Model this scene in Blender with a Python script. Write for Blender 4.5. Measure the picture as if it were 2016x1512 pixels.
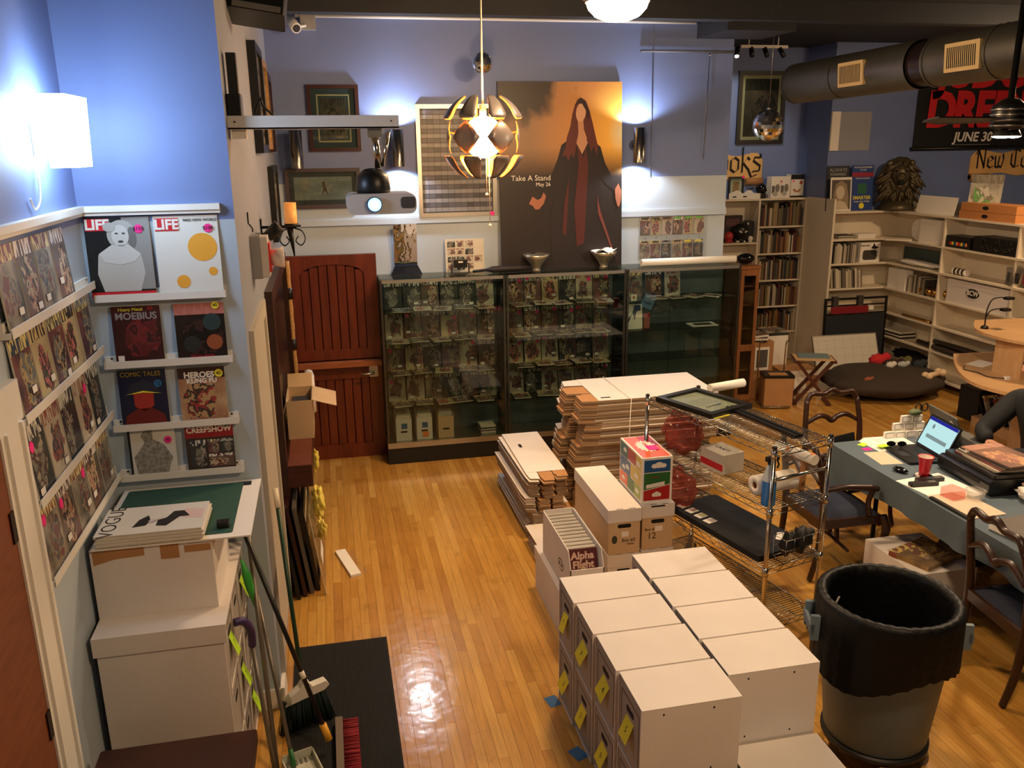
import bpy, bmesh, math, random
from math import sin, cos, pi, radians
from mathutils import Matrix, Vector, Euler
for o in list(bpy.data.objects): bpy.data.objects.remove(o)
SC = bpy.context.scene
COL = SC.collection
random.seed(7)
# ---------------------------------------------------------------- camera
cam_d = bpy.data.cameras.new('camera'); cam = bpy.data.objects.new('camera', cam_d); COL.objects.link(cam)
cam_d.sensor_width = 36; cam_d.lens = 30.0; cam_d.clip_start = .02; cam_d.clip_end = 60
YAW, PITCH, ROLL = radians(12.017), radians(15.648), radians(-.703)
_f = Vector((sin(YAW)*cos(PITCH), cos(YAW)*cos(PITCH), -sin(PITCH))); _r = Vector((cos(YAW), -sin(YAW), 0)); _u = _r.cross(_f)
_r2 = _r*cos(ROLL)+_u*sin(ROLL); _u2 = _u*cos(ROLL)-_r*sin(ROLL)
cam.matrix_world = Matrix(((_r2.x, _u2.x, -_f.x, 0), (_r2.y, _u2.y, -_f.y, 0), (_r2.z, _u2.z, -_f.z, 2.75), (0, 0, 0, 1)))
SC.camera = cam
# ---------------------------------------------------------------- world, exposure
W = bpy.data.worlds.new('world'); SC.world = W; W.use_nodes = True
W.node_tree.nodes['Background'].inputs[0].default_value = (.5, .55, .7, 1); W.node_tree.nodes['Background'].inputs[1].default_value = .012
SC.view_settings.view_transform = 'Standard'; SC.view_settings.look = 'None'; SC.view_settings.gamma = 1
SC.view_settings.use_curve_mapping = False; SC.view_settings.exposure = 0.0
K_PEND, K_DOME, K_FAN, K_SCON, K_LEFT = 100, 80, 60, 42, 17      # lamp strengths, used by the lamps' own builders
# ---------------------------------------------------------------- materials
def lin(c): return tuple(((v/255)/12.92 if v/255 <= .04045 else (((v/255)+.055)/1.055)**2.4) for v in c)
MATS = {}
def nd(t, typ, **kw):
    n = t.nodes.new('ShaderNode'+typ)
    for k, v in kw.items(): setattr(n, k, v)
    return n
def mat(name, col, rough=.6, metal=0, var=0, vs=6, bump=0, bs=60, coat=0, emit=0, spec=.5, coord='Object', stretch=None, rand=0):
    if name in MATS: return MATS[name]
    m = bpy.data.materials.new(name); m.use_nodes = True; t = m.node_tree; p = t.nodes['Principled BSDF']
    rgb = lin(col)
    p.inputs['Base Color'].default_value = (*rgb, 1); p.inputs['Roughness'].default_value = rough; p.inputs['Metallic'].default_value = metal
    p.inputs['Specular IOR Level'].default_value = spec; p.inputs['Coat Weight'].default_value = coat; p.inputs['Coat Roughness'].default_value = .08
    if emit: p.inputs['Emission Color'].default_value = (*rgb, 1); p.inputs['Emission Strength'].default_value = emit
    if var or bump:
        tc = nd(t, 'TexCoord'); mp = nd(t, 'Mapping'); t.links.new(tc.outputs[coord], mp.inputs[0])
        if stretch: mp.inputs['Scale'].default_value = stretch
    if var or rand:
        hs = nd(t, 'HueSaturation'); hs.inputs['Color'].default_value = (*rgb, 1); t.links.new(hs.outputs[0], p.inputs['Base Color'])
        mr = nd(t, 'MapRange'); mr.inputs['To Min'].default_value = 1-var-rand; mr.inputs['To Max'].default_value = 1+var+rand
        if var:
            nz = nd(t, 'TexNoise'); nz.inputs['Scale'].default_value = vs; nz.inputs['Detail'].default_value = 5
            t.links.new(mp.outputs[0], nz.inputs['Vector']); mr.inputs['From Min'].default_value = .3; mr.inputs['From Max'].default_value = .7
            t.links.new(nz.outputs[0], mr.inputs[0])
        else:
            oi = nd(t, 'ObjectInfo'); t.links.new(oi.outputs['Random'], mr.inputs[0])
        t.links.new(mr.outputs[0], hs.inputs['Value'])
    if bump:
        n2 = nd(t, 'TexNoise'); n2.inputs['Scale'].default_value = bs; n2.inputs['Detail'].default_value = 4; t.links.new(mp.outputs[0], n2.inputs['Vector'])
        bp = nd(t, 'Bump'); bp.inputs['Strength'].default_value = bump; bp.inputs['Distance'].default_value = .01
        t.links.new(n2.outputs[0], bp.inputs['Height']); t.links.new(bp.outputs[0], p.inputs['Normal'])
    MATS[name] = m; return m
def glow(name, col, s):
    if name in MATS: return MATS[name]
    m = bpy.data.materials.new(name); m.use_nodes = True; t = m.node_tree; t.nodes.clear()
    e = nd(t, 'Emission'); e.inputs[0].default_value = (*lin(col), 1); e.inputs[1].default_value = s
    o = nd(t, 'OutputMaterial'); t.links.new(e.outputs[0], o.inputs[0]); MATS[name] = m; return m
def clear(name, tint=(255, 255, 255), ior=1.45, rough=.0, base=0.0, body=None):
    """thin clear sheet: transparent plus fresnel gloss (and a little body colour for films)"""
    if name in MATS: return MATS[name]
    m = bpy.data.materials.new(name); m.use_nodes = True; t = m.node_tree; t.nodes.clear()
    tr = nd(t, 'BsdfTransparent'); tr.inputs[0].default_value = (*lin(tint), 1)
    gl = nd(t, 'BsdfGlossy'); gl.inputs['Roughness'].default_value = rough
    lw = nd(t, 'LayerWeight'); lw.inputs[0].default_value = .5; pw = nd(t, 'Math', operation='POWER'); pw.inputs[1].default_value = 4.5; t.links.new(lw.outputs['Facing'], pw.inputs[0])
    fr = nd(t, 'Math', operation='MULTIPLY_ADD'); f0 = ((ior-1)/(ior+1))**2; fr.inputs[1].default_value = .55; fr.inputs[2].default_value = f0; t.links.new(pw.outputs[0], fr.inputs[0])
    mx = nd(t, 'MixShader'); t.links.new(fr.outputs[0], mx.inputs[0]); t.links.new(tr.outputs[0], mx.inputs[1]); t.links.new(gl.outputs[0], mx.inputs[2])
    last = mx
    if body:
        df = nd(t, 'BsdfDiffuse'); df.inputs[0].default_value = (*lin(body), 1)
        m2 = nd(t, 'MixShader'); m2.inputs[0].default_value = base; t.links.new(mx.outputs[0], m2.inputs[1]); t.links.new(df.outputs[0], m2.inputs[2]); last = m2
    o = nd(t, 'OutputMaterial'); t.links.new(last.outputs[0], o.inputs[0]); MATS[name] = m; return m
def wood(name, c1, c2, rough=.4, scale=(1, 1, 8), coat=0):
    if name in MATS: return MATS[name]
    m = mat(name, c1, rough, coat=coat); t = m.node_tree; p = t.nodes['Principled BSDF']
    tc = nd(t, 'TexCoord'); mp = nd(t, 'Mapping'); mp.inputs['Scale'].default_value = scale; t.links.new(tc.outputs['Object'], mp.inputs[0])
    nz = nd(t, 'TexNoise'); nz.inputs['Scale'].default_value = 6; nz.inputs['Detail'].default_value = 8; nz.inputs['Distortion'].default_value = .6; t.links.new(mp.outputs[0], nz.inputs['Vector'])
    cr = nd(t, 'ValToRGB'); cr.color_ramp.elements[0].position = .3; cr.color_ramp.elements[1].position = .7
    cr.color_ramp.elements[0].color = (*lin(c1), 1); cr.color_ramp.elements[1].color = (*lin(c2), 1)
    t.links.new(nz.outputs[0], cr.inputs[0]); t.links.new(cr.outputs[0], p.inputs['Base Color']); return m
def cover(name, cols, title=(250, 240, 230), band=(190, 40, 40), seed=0, scale=3.2, sat=.75, flat=False):
    """flat printed cover: soft backdrop, a figure-like patchwork in the middle, a title strip with letter-like marks"""
    if name in MATS: return MATS[name]
    m = bpy.data.materials.new(name); m.use_nodes = True; t = m.node_tree; p = t.nodes['Principled BSDF']; p.inputs['Roughness'].default_value = .25
    tc = nd(t, 'TexCoord'); oi = nd(t, 'ObjectInfo'); sx = nd(t, 'SeparateXYZ'); t.links.new(tc.outputs['Generated'], sx.inputs[0]); V = sx.outputs[1 if flat else 2]; U = sx.outputs[0]
    uv = nd(t, 'CombineXYZ'); t.links.new(U, uv.inputs[0]); t.links.new(V, uv.inputs[1])
    rr = nd(t, 'Math', operation='MULTIPLY_ADD'); rr.inputs[1].default_value = 53; rr.inputs[2].default_value = seed; t.links.new(oi.outputs['Random'], rr.inputs[0])
    off = nd(t, 'CombineXYZ'); t.links.new(rr.outputs[0], off.inputs[0]); t.links.new(rr.outputs[0], off.inputs[2])
    ad = nd(t, 'VectorMath', operation='ADD'); t.links.new(uv.outputs[0], ad.inputs[0]); t.links.new(off.outputs[0], ad.inputs[1])
    def noise(sc, det, dist=0):
        n = nd(t, 'TexNoise'); n.inputs['Scale'].default_value = sc; n.inputs['Detail'].default_value = det; n.inputs['Distortion'].default_value = dist; t.links.new(ad.outputs[0], n.inputs['Vector']); return n.outputs[0]
    def ramp(fac, cs, mode, lo, hi):
        r = nd(t, 'ValToRGB'); r.color_ramp.interpolation = mode; e = r.color_ramp.elements
        while len(e) < len(cs): e.new(.5)
        for i, c in enumerate(cs): e[i].position = lo+(hi-lo)*i/max(1, len(cs)-1); e[i].color = (*lin(c), 1)
        t.links.new(fac, r.inputs[0]); return r.outputs[0]
    def mixc(f, a, b):
        x = nd(t, 'Mix', data_type='RGBA'); t.links.new(f, x.inputs[0])
        for k, v in ((6, a), (7, b)):
            if isinstance(v, tuple): x.inputs[k].default_value = (*lin(v), 1)
            else: t.links.new(v, x.inputs[k])
        return x.outputs[2]
    def gt(a, th):
        g = nd(t, 'Math', operation='GREATER_THAN'); g.inputs[1].default_value = th; t.links.new(a, g.inputs[0]); return g.outputs[0]
    bg = ramp(noise(1.6, 3), (cols[0], cols[4]), 'LINEAR', .3, .7)
    fg = ramp(noise(scale*1.7, 3, .4), (cols[1], cols[2], cols[3], cols[1]), 'CONSTANT', .36, .62)
    cx = nd(t, 'Math', operation='MULTIPLY_ADD'); cx.inputs[1].default_value = .4; cx.inputs[2].default_value = .3; t.links.new(oi.outputs['Random'], cx.inputs[0])
    cc = nd(t, 'CombineXYZ'); t.links.new(cx.outputs[0], cc.inputs[0]); cc.inputs[1].default_value = .42
    ds = nd(t, 'VectorMath', operation='DISTANCE'); t.links.new(uv.outputs[0], ds.inputs[0]); t.links.new(cc.outputs[0], ds.inputs[1])
    wn = nd(t, 'Math', operation='MULTIPLY_ADD'); wn.inputs[1].default_value = -.8; t.links.new(noise(3.2, 3, .3), wn.inputs[0]); t.links.new(ds.outputs['Value'], wn.inputs[2])
    art = mixc(gt(wn.outputs[0], -.07), fg, bg)
    sc2 = nd(t, 'VectorMath', operation='MULTIPLY'); sc2.inputs[1].default_value = (12, 3.5, 1); t.links.new(ad.outputs[0], sc2.inputs[0])
    n2 = nd(t, 'TexNoise'); n2.inputs['Scale'].default_value = 1.3; n2.inputs['Detail'].default_value = 0; t.links.new(sc2.outputs[0], n2.inputs['Vector'])
    out = mixc(gt(V, .8), art, mixc(gt(n2.outputs[0], .5), band, title))
    hs = nd(t, 'HueSaturation'); hs.inputs['Saturation'].default_value = sat; hs.inputs['Value'].default_value = .9; t.links.new(out, hs.inputs['Color']); t.links.new(hs.outputs[0], p.inputs['Base Color']); MATS[name] = m; return m
def palette(name, cols, rough=.5):
    """one flat colour per object, picked from a list"""
    if name in MATS: return MATS[name]
    m = mat(name, cols[0], rough); t = m.node_tree; oi = nd(t, 'ObjectInfo'); cr = nd(t, 'ValToRGB'); cr.color_ramp.interpolation = 'CONSTANT'; e = cr.color_ramp.elements
    while len(e) < len(cols): e.new(.5)
    for i, c in enumerate(cols): e[i].position = i/len(cols); e[i].color = (*lin(c), 1)
    t.links.new(oi.outputs['Random'], cr.inputs[0]); t.links.new(cr.outputs[0], t.nodes['Principled BSDF'].inputs['Base Color']); return m
# ---------------------------------------------------------------- mesh helpers
def RX(a): return Matrix.Rotation(a, 4, 'X')
def RY(a): return Matrix.Rotation(a, 4, 'Y')
def RZ(a): return Matrix.Rotation(a, 4, 'Z')
def TR(x, y, z): return Matrix.Translation((x, y, z))
class B:
    def __init__(s): s.v = []; s.f = []; s.m = []; s.s = []; s.M = Matrix()
    def at(s, M): s.M = M; return s
    def add(s, vs, fs, m=0, sm=False):
        o = len(s.v); s.v += [s.M @ Vector(v) for v in vs]
        for f in fs: s.f.append([i+o for i in f]); s.m.append(m); s.s.append(sm)
        return s
    def box(s, x0, y0, z0, x1, y1, z1, m=0):
        return s.add([(x0,y0,z0),(x1,y0,z0),(x1,y1,z0),(x0,y1,z0),(x0,y0,z1),(x1,y0,z1),(x1,y1,z1),(x0,y1,z1)],
                     [(0,3,2,1),(4,5,6,7),(0,1,5,4),(1,2,6,5),(2,3,7,6),(3,0,4,7)], m)
    def rbox(s, x0, y0, z0, x1, y1, z1, r=.01, m=0, ax=2):
        """box with rounded edges along one axis"""
        a = [(x0,x1),(y0,y1),(z0,z1)]; i, j = [k for k in range(3) if k != ax]; pts = []
        for (cx, cy, a0) in ((a[i][1]-r, a[j][1]-r, 0), (a[i][0]+r, a[j][1]-r, 1), (a[i][0]+r, a[j][0]+r, 2), (a[i][1]-r, a[j][0]+r, 3)):
            for k in range(4): t = (a0+k/3)*pi/2; pts.append((cx+r*cos(t), cy+r*sin(t)))
        return s.prism(pts, a[ax][0], a[ax][1], ax, m)
    def prism(s, pts, d0, d1, ax=1, m=0, m_side=None):
        """2D outline extruded along axis ax; ax=1: pts are (x,z); ax=2: (x,y); ax=0: (y,z)"""
        def P(p, d): return (p[0], d, p[1]) if ax == 1 else ((p[0], p[1], d) if ax == 2 else (d, p[0], p[1]))
        n = len(pts); vs = [P(p, d0) for p in pts]+[P(p, d1) for p in pts]
        ar = sum(pts[i][0]*pts[(i+1) % n][1]-pts[(i+1) % n][0]*pts[i][1] for i in range(n))
        fl = (ar > 0) ^ (ax == 1)
        a, b = list(range(n)), list(range(n, 2*n))
        s.add(vs, [a[::-1] if fl else a, b if fl else b[::-1]], m)
        o = len(s.v)-2*n
        for i in range(n):
            j = (i+1) % n; q = [o+i, o+j, o+n+j, o+n+i]; s.f.append(q if fl else q[::-1]); s.m.append(m if m_side is None else m_side); s.s.append(False)
        return s
    def ring(s, c, ax, r, n, ph=0):
        z = ax.normalized(); x = z.orthogonal().normalized(); y = z.cross(x)
        return [c+(x*cos(2*pi*i/n+ph)+y*sin(2*pi*i/n+ph))*r for i in range(n)]
    def cyl(s, p0, p1, r, r1=None, n=14, m=0, caps=True):
        p0, p1 = Vector(p0), Vector(p1); d = p1-p0; r1 = r if r1 is None else r1
        vs = s.ring(p0, d, r, n)+s.ring(p1, d, r1, n)
        s.add(vs, [(i, (i+1) % n, n+(i+1) % n, n+i) for i in range(n)], m, True)
        if caps: s.add(vs, [tuple(range(n))[::-1], tuple(range(n, 2*n))], m)
        return s
    def tube(s, pts, r, n=8, m=0, closed=False):
        pts = [Vector(p) for p in pts]; k = len(pts); R = r if isinstance(r, (list, tuple)) else [r]*k; vs = []; x = None
        for i, p in enumerate(pts):
            d = (pts[(i+1) % k]-pts[i-1]) if (closed or 0 < i < k-1) else (pts[1]-pts[0] if i == 0 else pts[-1]-pts[-2])
            d.normalize()
            x = (x-d*x.dot(d)) if x is not None else d.orthogonal()
            if x.length < 1e-4: x = d.orthogonal()
            x.normalize(); y = d.cross(x)
            vs += [p+(x*cos(2*pi*j/n)+y*sin(2*pi*j/n))*R[i] for j in range(n)]
        fs = []
        for i in range(k if closed else k-1):
            a, b = i*n, ((i+1) % k)*n
            fs += [(a+j, a+(j+1) % n, b+(j+1) % n, b+j) for j in range(n)]
        s.add(vs, fs, m, True)
        if not closed: s.add(vs, [tuple(range(n))[::-1], tuple(range((k-1)*n, k*n))], m)
        return s
    def lathe(s, prof, n=24, m=0, c=(0, 0, 0), cap0=True, cap1=True):
        vs = [(c[0]+r*cos(2*pi*j/n), c[1]+r*sin(2*pi*j/n), c[2]+z) for r, z in prof for j in range(n)]
        s.add(vs, [(i*n+j, i*n+(j+1) % n, (i+1)*n+(j+1) % n, (i+1)*n+j) for i in range(len(prof)-1) for j in range(n)], m, True)
        k = len(prof)
        if cap0: s.add(vs[:n], [tuple(range(n))[::-1]], m)
        if cap1: s.add(vs[-n:], [tuple(range(n))], m)
        return s
    def grid(s, fn, nu, nv, m=0, sm=True):
        vs = [fn(i/nu, j/nv) for i in range(nu+1) for j in range(nv+1)]
        return s.add(vs, [(i*(nv+1)+j, (i+1)*(nv+1)+j, (i+1)*(nv+1)+j+1, i*(nv+1)+j+1) for i in range(nu) for j in range(nv)], m, sm)
    def ball(s, c, r, n=16, k=10, m=0, fn=None):
        r = r if isinstance(r, (tuple, list)) else (r, r, r); vs = []
        for i in range(k+1):
            a = pi*i/k-pi/2
            for j in range(n):
                b = 2*pi*j/n; d = Vector((cos(a)*cos(b), cos(a)*sin(b), sin(a))); g = fn(d) if fn else 1
                vs.append((c[0]+d.x*r[0]*g, c[1]+d.y*r[1]*g, c[2]+d.z*r[2]*g))
        return s.add(vs, [(i*n+j, i*n+(j+1) % n, (i+1)*n+(j+1) % n, (i+1)*n+j) for i in range(k) for j in range(n)], m, True)
    def mesh(s, name, mats):
        me = bpy.data.meshes.new(name); me.from_pydata([tuple(v) for v in s.v], [], s.f)
        for m in (mats if isinstance(mats, (list, tuple)) else [mats]): me.materials.append(m)
        me.polygons.foreach_set('material_index', s.m); me.polygons.foreach_set('use_smooth', s.s)
        bm = bmesh.new(); bm.from_mesh(me); bmesh.ops.remove_doubles(bm, verts=bm.verts, dist=1e-5); bm.to_mesh(me); bm.free(); me.update(); return me
    def build(s, name, mats, parent=None, loc=None, rot=None): return put(name, s.mesh(name, mats), parent, loc, rot)
def put(name, me, parent=None, loc=None, rot=None, sc=None):
    o = bpy.data.objects.new(name, me); COL.objects.link(o); o.parent = parent
    if loc is not None: o.location = loc
    if rot is not None: o.rotation_euler = rot
    if sc is not None: o.scale = sc
    return o
def tag(o, label, cat, group=None):
    o['label'] = label; o['category'] = cat
    if group: o['group'] = group
    return o
def thing(name, label, cat, loc=(0, 0, 0), rz=0, group=None, rot=None):
    return tag(put(name, None, None, loc, rot or (0, 0, rz)), label, cat, group)
def struct(o): o['kind'] = 'structure'; return o
def nth(k): return str(k)+('th' if 10 < k % 100 < 14 else {1: 'st', 2: 'nd', 3: 'rd'}.get(k % 10, 'th'))
def stuff(o): o['kind'] = 'stuff'; return o
def copytree(o, parent=None):
    c = o.copy(); COL.objects.link(c); c.parent = parent
    for ch in o.children: copytree(ch, c)
    return c
def text(name, s, size, m, parent, loc, rot=(pi/2, 0, 0), align='CENTER', off=0, shear=0, sx=1, ext=.0006, sp=1):
    cu = bpy.data.curves.new(name, 'FONT'); cu.body = s; cu.size = size; cu.align_x = align; cu.align_y = 'CENTER'; cu.extrude = ext; cu.offset = off; cu.shear = shear; cu.space_character = sp; cu.resolution_u = 3
    t = bpy.data.objects.new(name, cu); COL.objects.link(t); dg = bpy.context.evaluated_depsgraph_get()
    me = bpy.data.meshes.new_from_object(t.evaluated_get(dg)); bpy.data.objects.remove(t); bpy.data.curves.remove(cu)
    me.materials.clear(); me.materials.append(m)
    return put(name, me, parent, loc, rot, (sx, 1, 1))
def lamp(name, typ, loc, col, w, size=.05, rot=None, spot=None, blend=.5):
    d = bpy.data.lights.new(name, typ); d.energy = w; d.color = lin(col); d.shadow_soft_size = size
    if spot: d.spot_size = radians(spot); d.spot_blend = blend
    o = bpy.data.objects.new(name, d); COL.objects.link(o); o.location = loc
    if rot: o.rotation_euler = rot
    return o
def smooth_path(pts, k=5):
    """Catmull-Rom through points"""
    P = [Vector(p) for p in pts]; out = []
    for i in range(len(P)-1):
        a, b, c, d = P[max(i-1, 0)], P[i], P[i+1], P[min(i+2, len(P)-1)]
        for j in range(k):
            t = j/k; out.append(.5*((2*b)+(c-a)*t+(2*a-5*b+4*c-d)*t*t+(3*b-a-3*c+d)*t**3))
    out.append(P[-1]); return out
def interp(vals, n): return [vals[min(int(i*(len(vals)-1)/n), len(vals)-2)]*(1-((i*(len(vals)-1)/n)-min(int(i*(len(vals)-1)/n), len(vals)-2)))+vals[min(int(i*(len(vals)-1)/n), len(vals)-2)+1]*((i*(len(vals)-1)/n)-min(int(i*(len(vals)-1)/n), len(vals)-2)) for i in range(n+1)]
# common materials
WHITE = mat('white_paint', (232, 228, 220), .45); CARD = mat('white_card', (224, 217, 212), .8, var=.03, vs=4, bump=.1, bs=30)
KRAFT = mat('kraft_card', (176, 128, 82), .85, var=.06, vs=9); TAN = mat('tan_card', (205, 176, 138), .85, var=.05, vs=5)
BLACK = mat('black_plastic', (16, 16, 17), .4); DARK = mat('dark_hole', (14, 12, 11), .9); CHROME = mat('chrome', (205, 200, 190), .16, 1)
STEEL = mat('brushed_steel', (170, 168, 162), .32, 1); ALU = mat('aluminium', (190, 188, 182), .38, 1, var=.03)
PAPER = mat('paper', (238, 232, 222), .8); YELLOW = mat('sticky_yellow', (240, 225, 60), .7); PINK = mat('sticky_pink', (255, 40, 150), .6, emit=.0)
INK = mat('black_ink', (20, 18, 18), .7); GLASS = clear('case_glass', (226, 232, 228)); FILM = clear('bag_film', (250, 250, 250), 1.35, .06, .04, (220, 220, 220))
BLUETAPE = mat('blue_tape', (40, 100, 150), .7); LIME = mat('sticky_lime', (180, 225, 40), .7); ORANGE = mat('sticky_orange', (245, 140, 70), .7)
# ================================================================ the room
def paint():
    m = mat('two_tone_paint', (104, 128, 186), .55); t = m.node_tree; p = t.nodes['Principled BSDF']
    g = nd(t, 'NewGeometry'); s = nd(t, 'SeparateXYZ'); t.links.new(g.outputs['Position'], s.inputs[0])
    gt = nd(t, 'Math', operation='GREATER_THAN'); gt.inputs[1].default_value = 2.455; t.links.new(s.outputs[2], gt.inputs[0])
    nz = nd(t, 'TexNoise'); nz.inputs['Scale'].default_value = 2.5; nz.inputs['Detail'].default_value = 3; t.links.new(g.outputs['Position'], nz.inputs['Vector'])
    mr = nd(t, 'MapRange'); mr.inputs['To Min'].default_value = .95; mr.inputs['To Max'].default_value = 1.05; t.links.new(nz.outputs[0], mr.inputs[0])
    x = nd(t, 'Mix', data_type='RGBA'); x.inputs[6].default_value = (*lin((176, 190, 204)), 1); x.inputs[7].default_value = (*lin((110, 128, 178)), 1); t.links.new(gt.outputs[0], x.inputs[0])
    h = nd(t, 'HueSaturation'); t.links.new(x.outputs[2], h.inputs['Color']); t.links.new(mr.outputs[0], h.inputs['Value']); t.links.new(h.outputs[0], p.inputs['Base Color']); return m
PAINT = paint(); GREYWALL = mat('pale_grey_paint', (142, 148, 162), .6, var=.02, vs=2); CEIL = mat('dark_ceiling', (38, 41, 48), .8, var=.1, vs=2)
H = 3.86
BLUEWALL = mat('blue_paint', (110, 128, 178), .55, var=.03, vs=2)
def wall(name, *b, m=None): return struct(B().box(*b).build(name, m or PAINT))
wall('wall_far', -.385, 7.585, 0, 3.69, 7.72, H); wall('wall_far_return', 3.55, 7.7201, 0, 3.69, 10.2, H)
wall('wall_corridor', -.52, 3.93, 0, -.3851, 7.72, H, m=GREYWALL); wall('wall_niche', -1.13, 3.93, 0, -.5201, 4.05, H)
struct(B().box(-.5201, 3.929, 0, -.3849, 3.9299, H).build('wall_niche_edge', PAINT))
wall('wall_left', -1.13, -3, 0, -1.01, 3.9299, H)
wall('wall_back', 3.6901, 10.2, 0, 6.1, 10.32, H, m=BLUEWALL); wall('wall_back_return', 5.97, 9.7201, 0, 6.1, 10.1999, H, m=BLUEWALL); wall('wall_right_back', 5.97, 9.6, 0, 9.6, 9.72, H, m=BLUEWALL)
wall('wall_right', 9.5, -3, 0, 9.62, 9.5999, H); wall('wall_rear', -1.13, -3.12, 0, 9.62, -3.0001, H)
struct(B().box(-1.13, -3.12, H, 9.62, 10.32, H+.1).build('ceiling', CEIL))
# rails, trims
struct(B().box(-.384, 7.56, 2.10, 1.53, 7.5849, 2.15).box(-.384, 7.565, 2.15, 1.53, 7.5849, 2.163).build('trim_1', mat('rail_paint', (178, 191, 204), .4)))
struct(B().box(2.64, 7.56, 2.10, 3.69, 7.5849, 2.15).box(2.64, 7.565, 2.15, 3.69, 7.5849, 2.163).build('trim_2', MATS['rail_paint']))
struct(B().cyl((-.13, 7.555, 3.77), (3.3, 7.555, 3.77), .018, n=10).build('trim_3', WHITE))
struct(B().box(-1.009, 3.895, 2.50, -.44, 3.9289, 2.525).box(-1.009, 3.905, 2.485, -.44, 3.9289, 2.50).build('trim_4', WHITE))
struct(B().box(-1.0099, 2.86, 2.50, -.975, 3.894, 2.525).box(-1.0099, 2.86, 2.485, -.985, 3.894, 2.50).build('trim_5', WHITE))
struct(B().box(-.9, 3.91, 0, -.386, 3.9288, .11).build('baseboard_niche', WHITE)); struct(B().box(-.3848, 3.92, 0, -.365, 4.1, .11).build('baseboard_corridor', WHITE))
struct(B().box(-1.13, 6.85, H-.16, 9.6, 7.0, H-.0001).build('trim_6', CEIL))
struct(B().box(3.33, 6.98, 3.639, 3.95, 7.5848, H-.0002).build('trim_7', mat('black_duct_box', (40, 42, 48), .5)))
# casing and brown door on the near left wall
struct(B().box(-1.0099, 2.66, 0, -.985, 2.85, 1.93).box(-.985, 2.685, 0, -.975, 2.70, 1.93).box(-.985, 2.82, 0, -.975, 2.84, 1.93).box(-1.0099, 1.5, 1.93, -.985, 2.87, 2.06).build('trim_8', WHITE))
d = struct(B().box(-1.0098, 1.6, .01, -.992, 2.6599, 1.929).build('door_2', wood('brown_door', (112, 58, 30), (132, 72, 40), .5, (1, 1, 6))))
B().box(-.992, 2.63, 1.6, -.986, 2.66, 1.70).build('hinge', mat('bronze', (60, 42, 30), .4, .8), d); B().box(-.992, 2.63, .9, -.986, 2.66, 1.0).build('hinge', MATS['bronze'], d)
# corridor wall: white casing panel, dark framed doorway
struct(B().box(-.3849, 4.06, .1, -.362, 4.14, 1.93).box(-.3849, 4.14, 1.85, -.362, 4.95, 1.93).box(-.3849, 4.88, .1, -.362, 4.95, 1.85).box(-.3849, 4.14, .1, -.375, 4.88, 1.85).build('trim_9', mat('cream_trim', (188, 180, 166), .45)))
d = struct(B().box(-.3849, 5.2, 0, -.34, 5.3, 1.93).box(-.3849, 7.15, 0, -.34, 7.25, 1.93).box(-.3849, 5.3, 1.84, -.34, 7.15, 1.93).build('door_3', wood('walnut_frame', (48, 26, 18), (64, 36, 24), .35)))
B().box(-.3848, 5.3, 0, -.372, 7.15, 1.84).build('door_panel', mat('near_black_panel', (20, 19, 24), .3), d)
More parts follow.
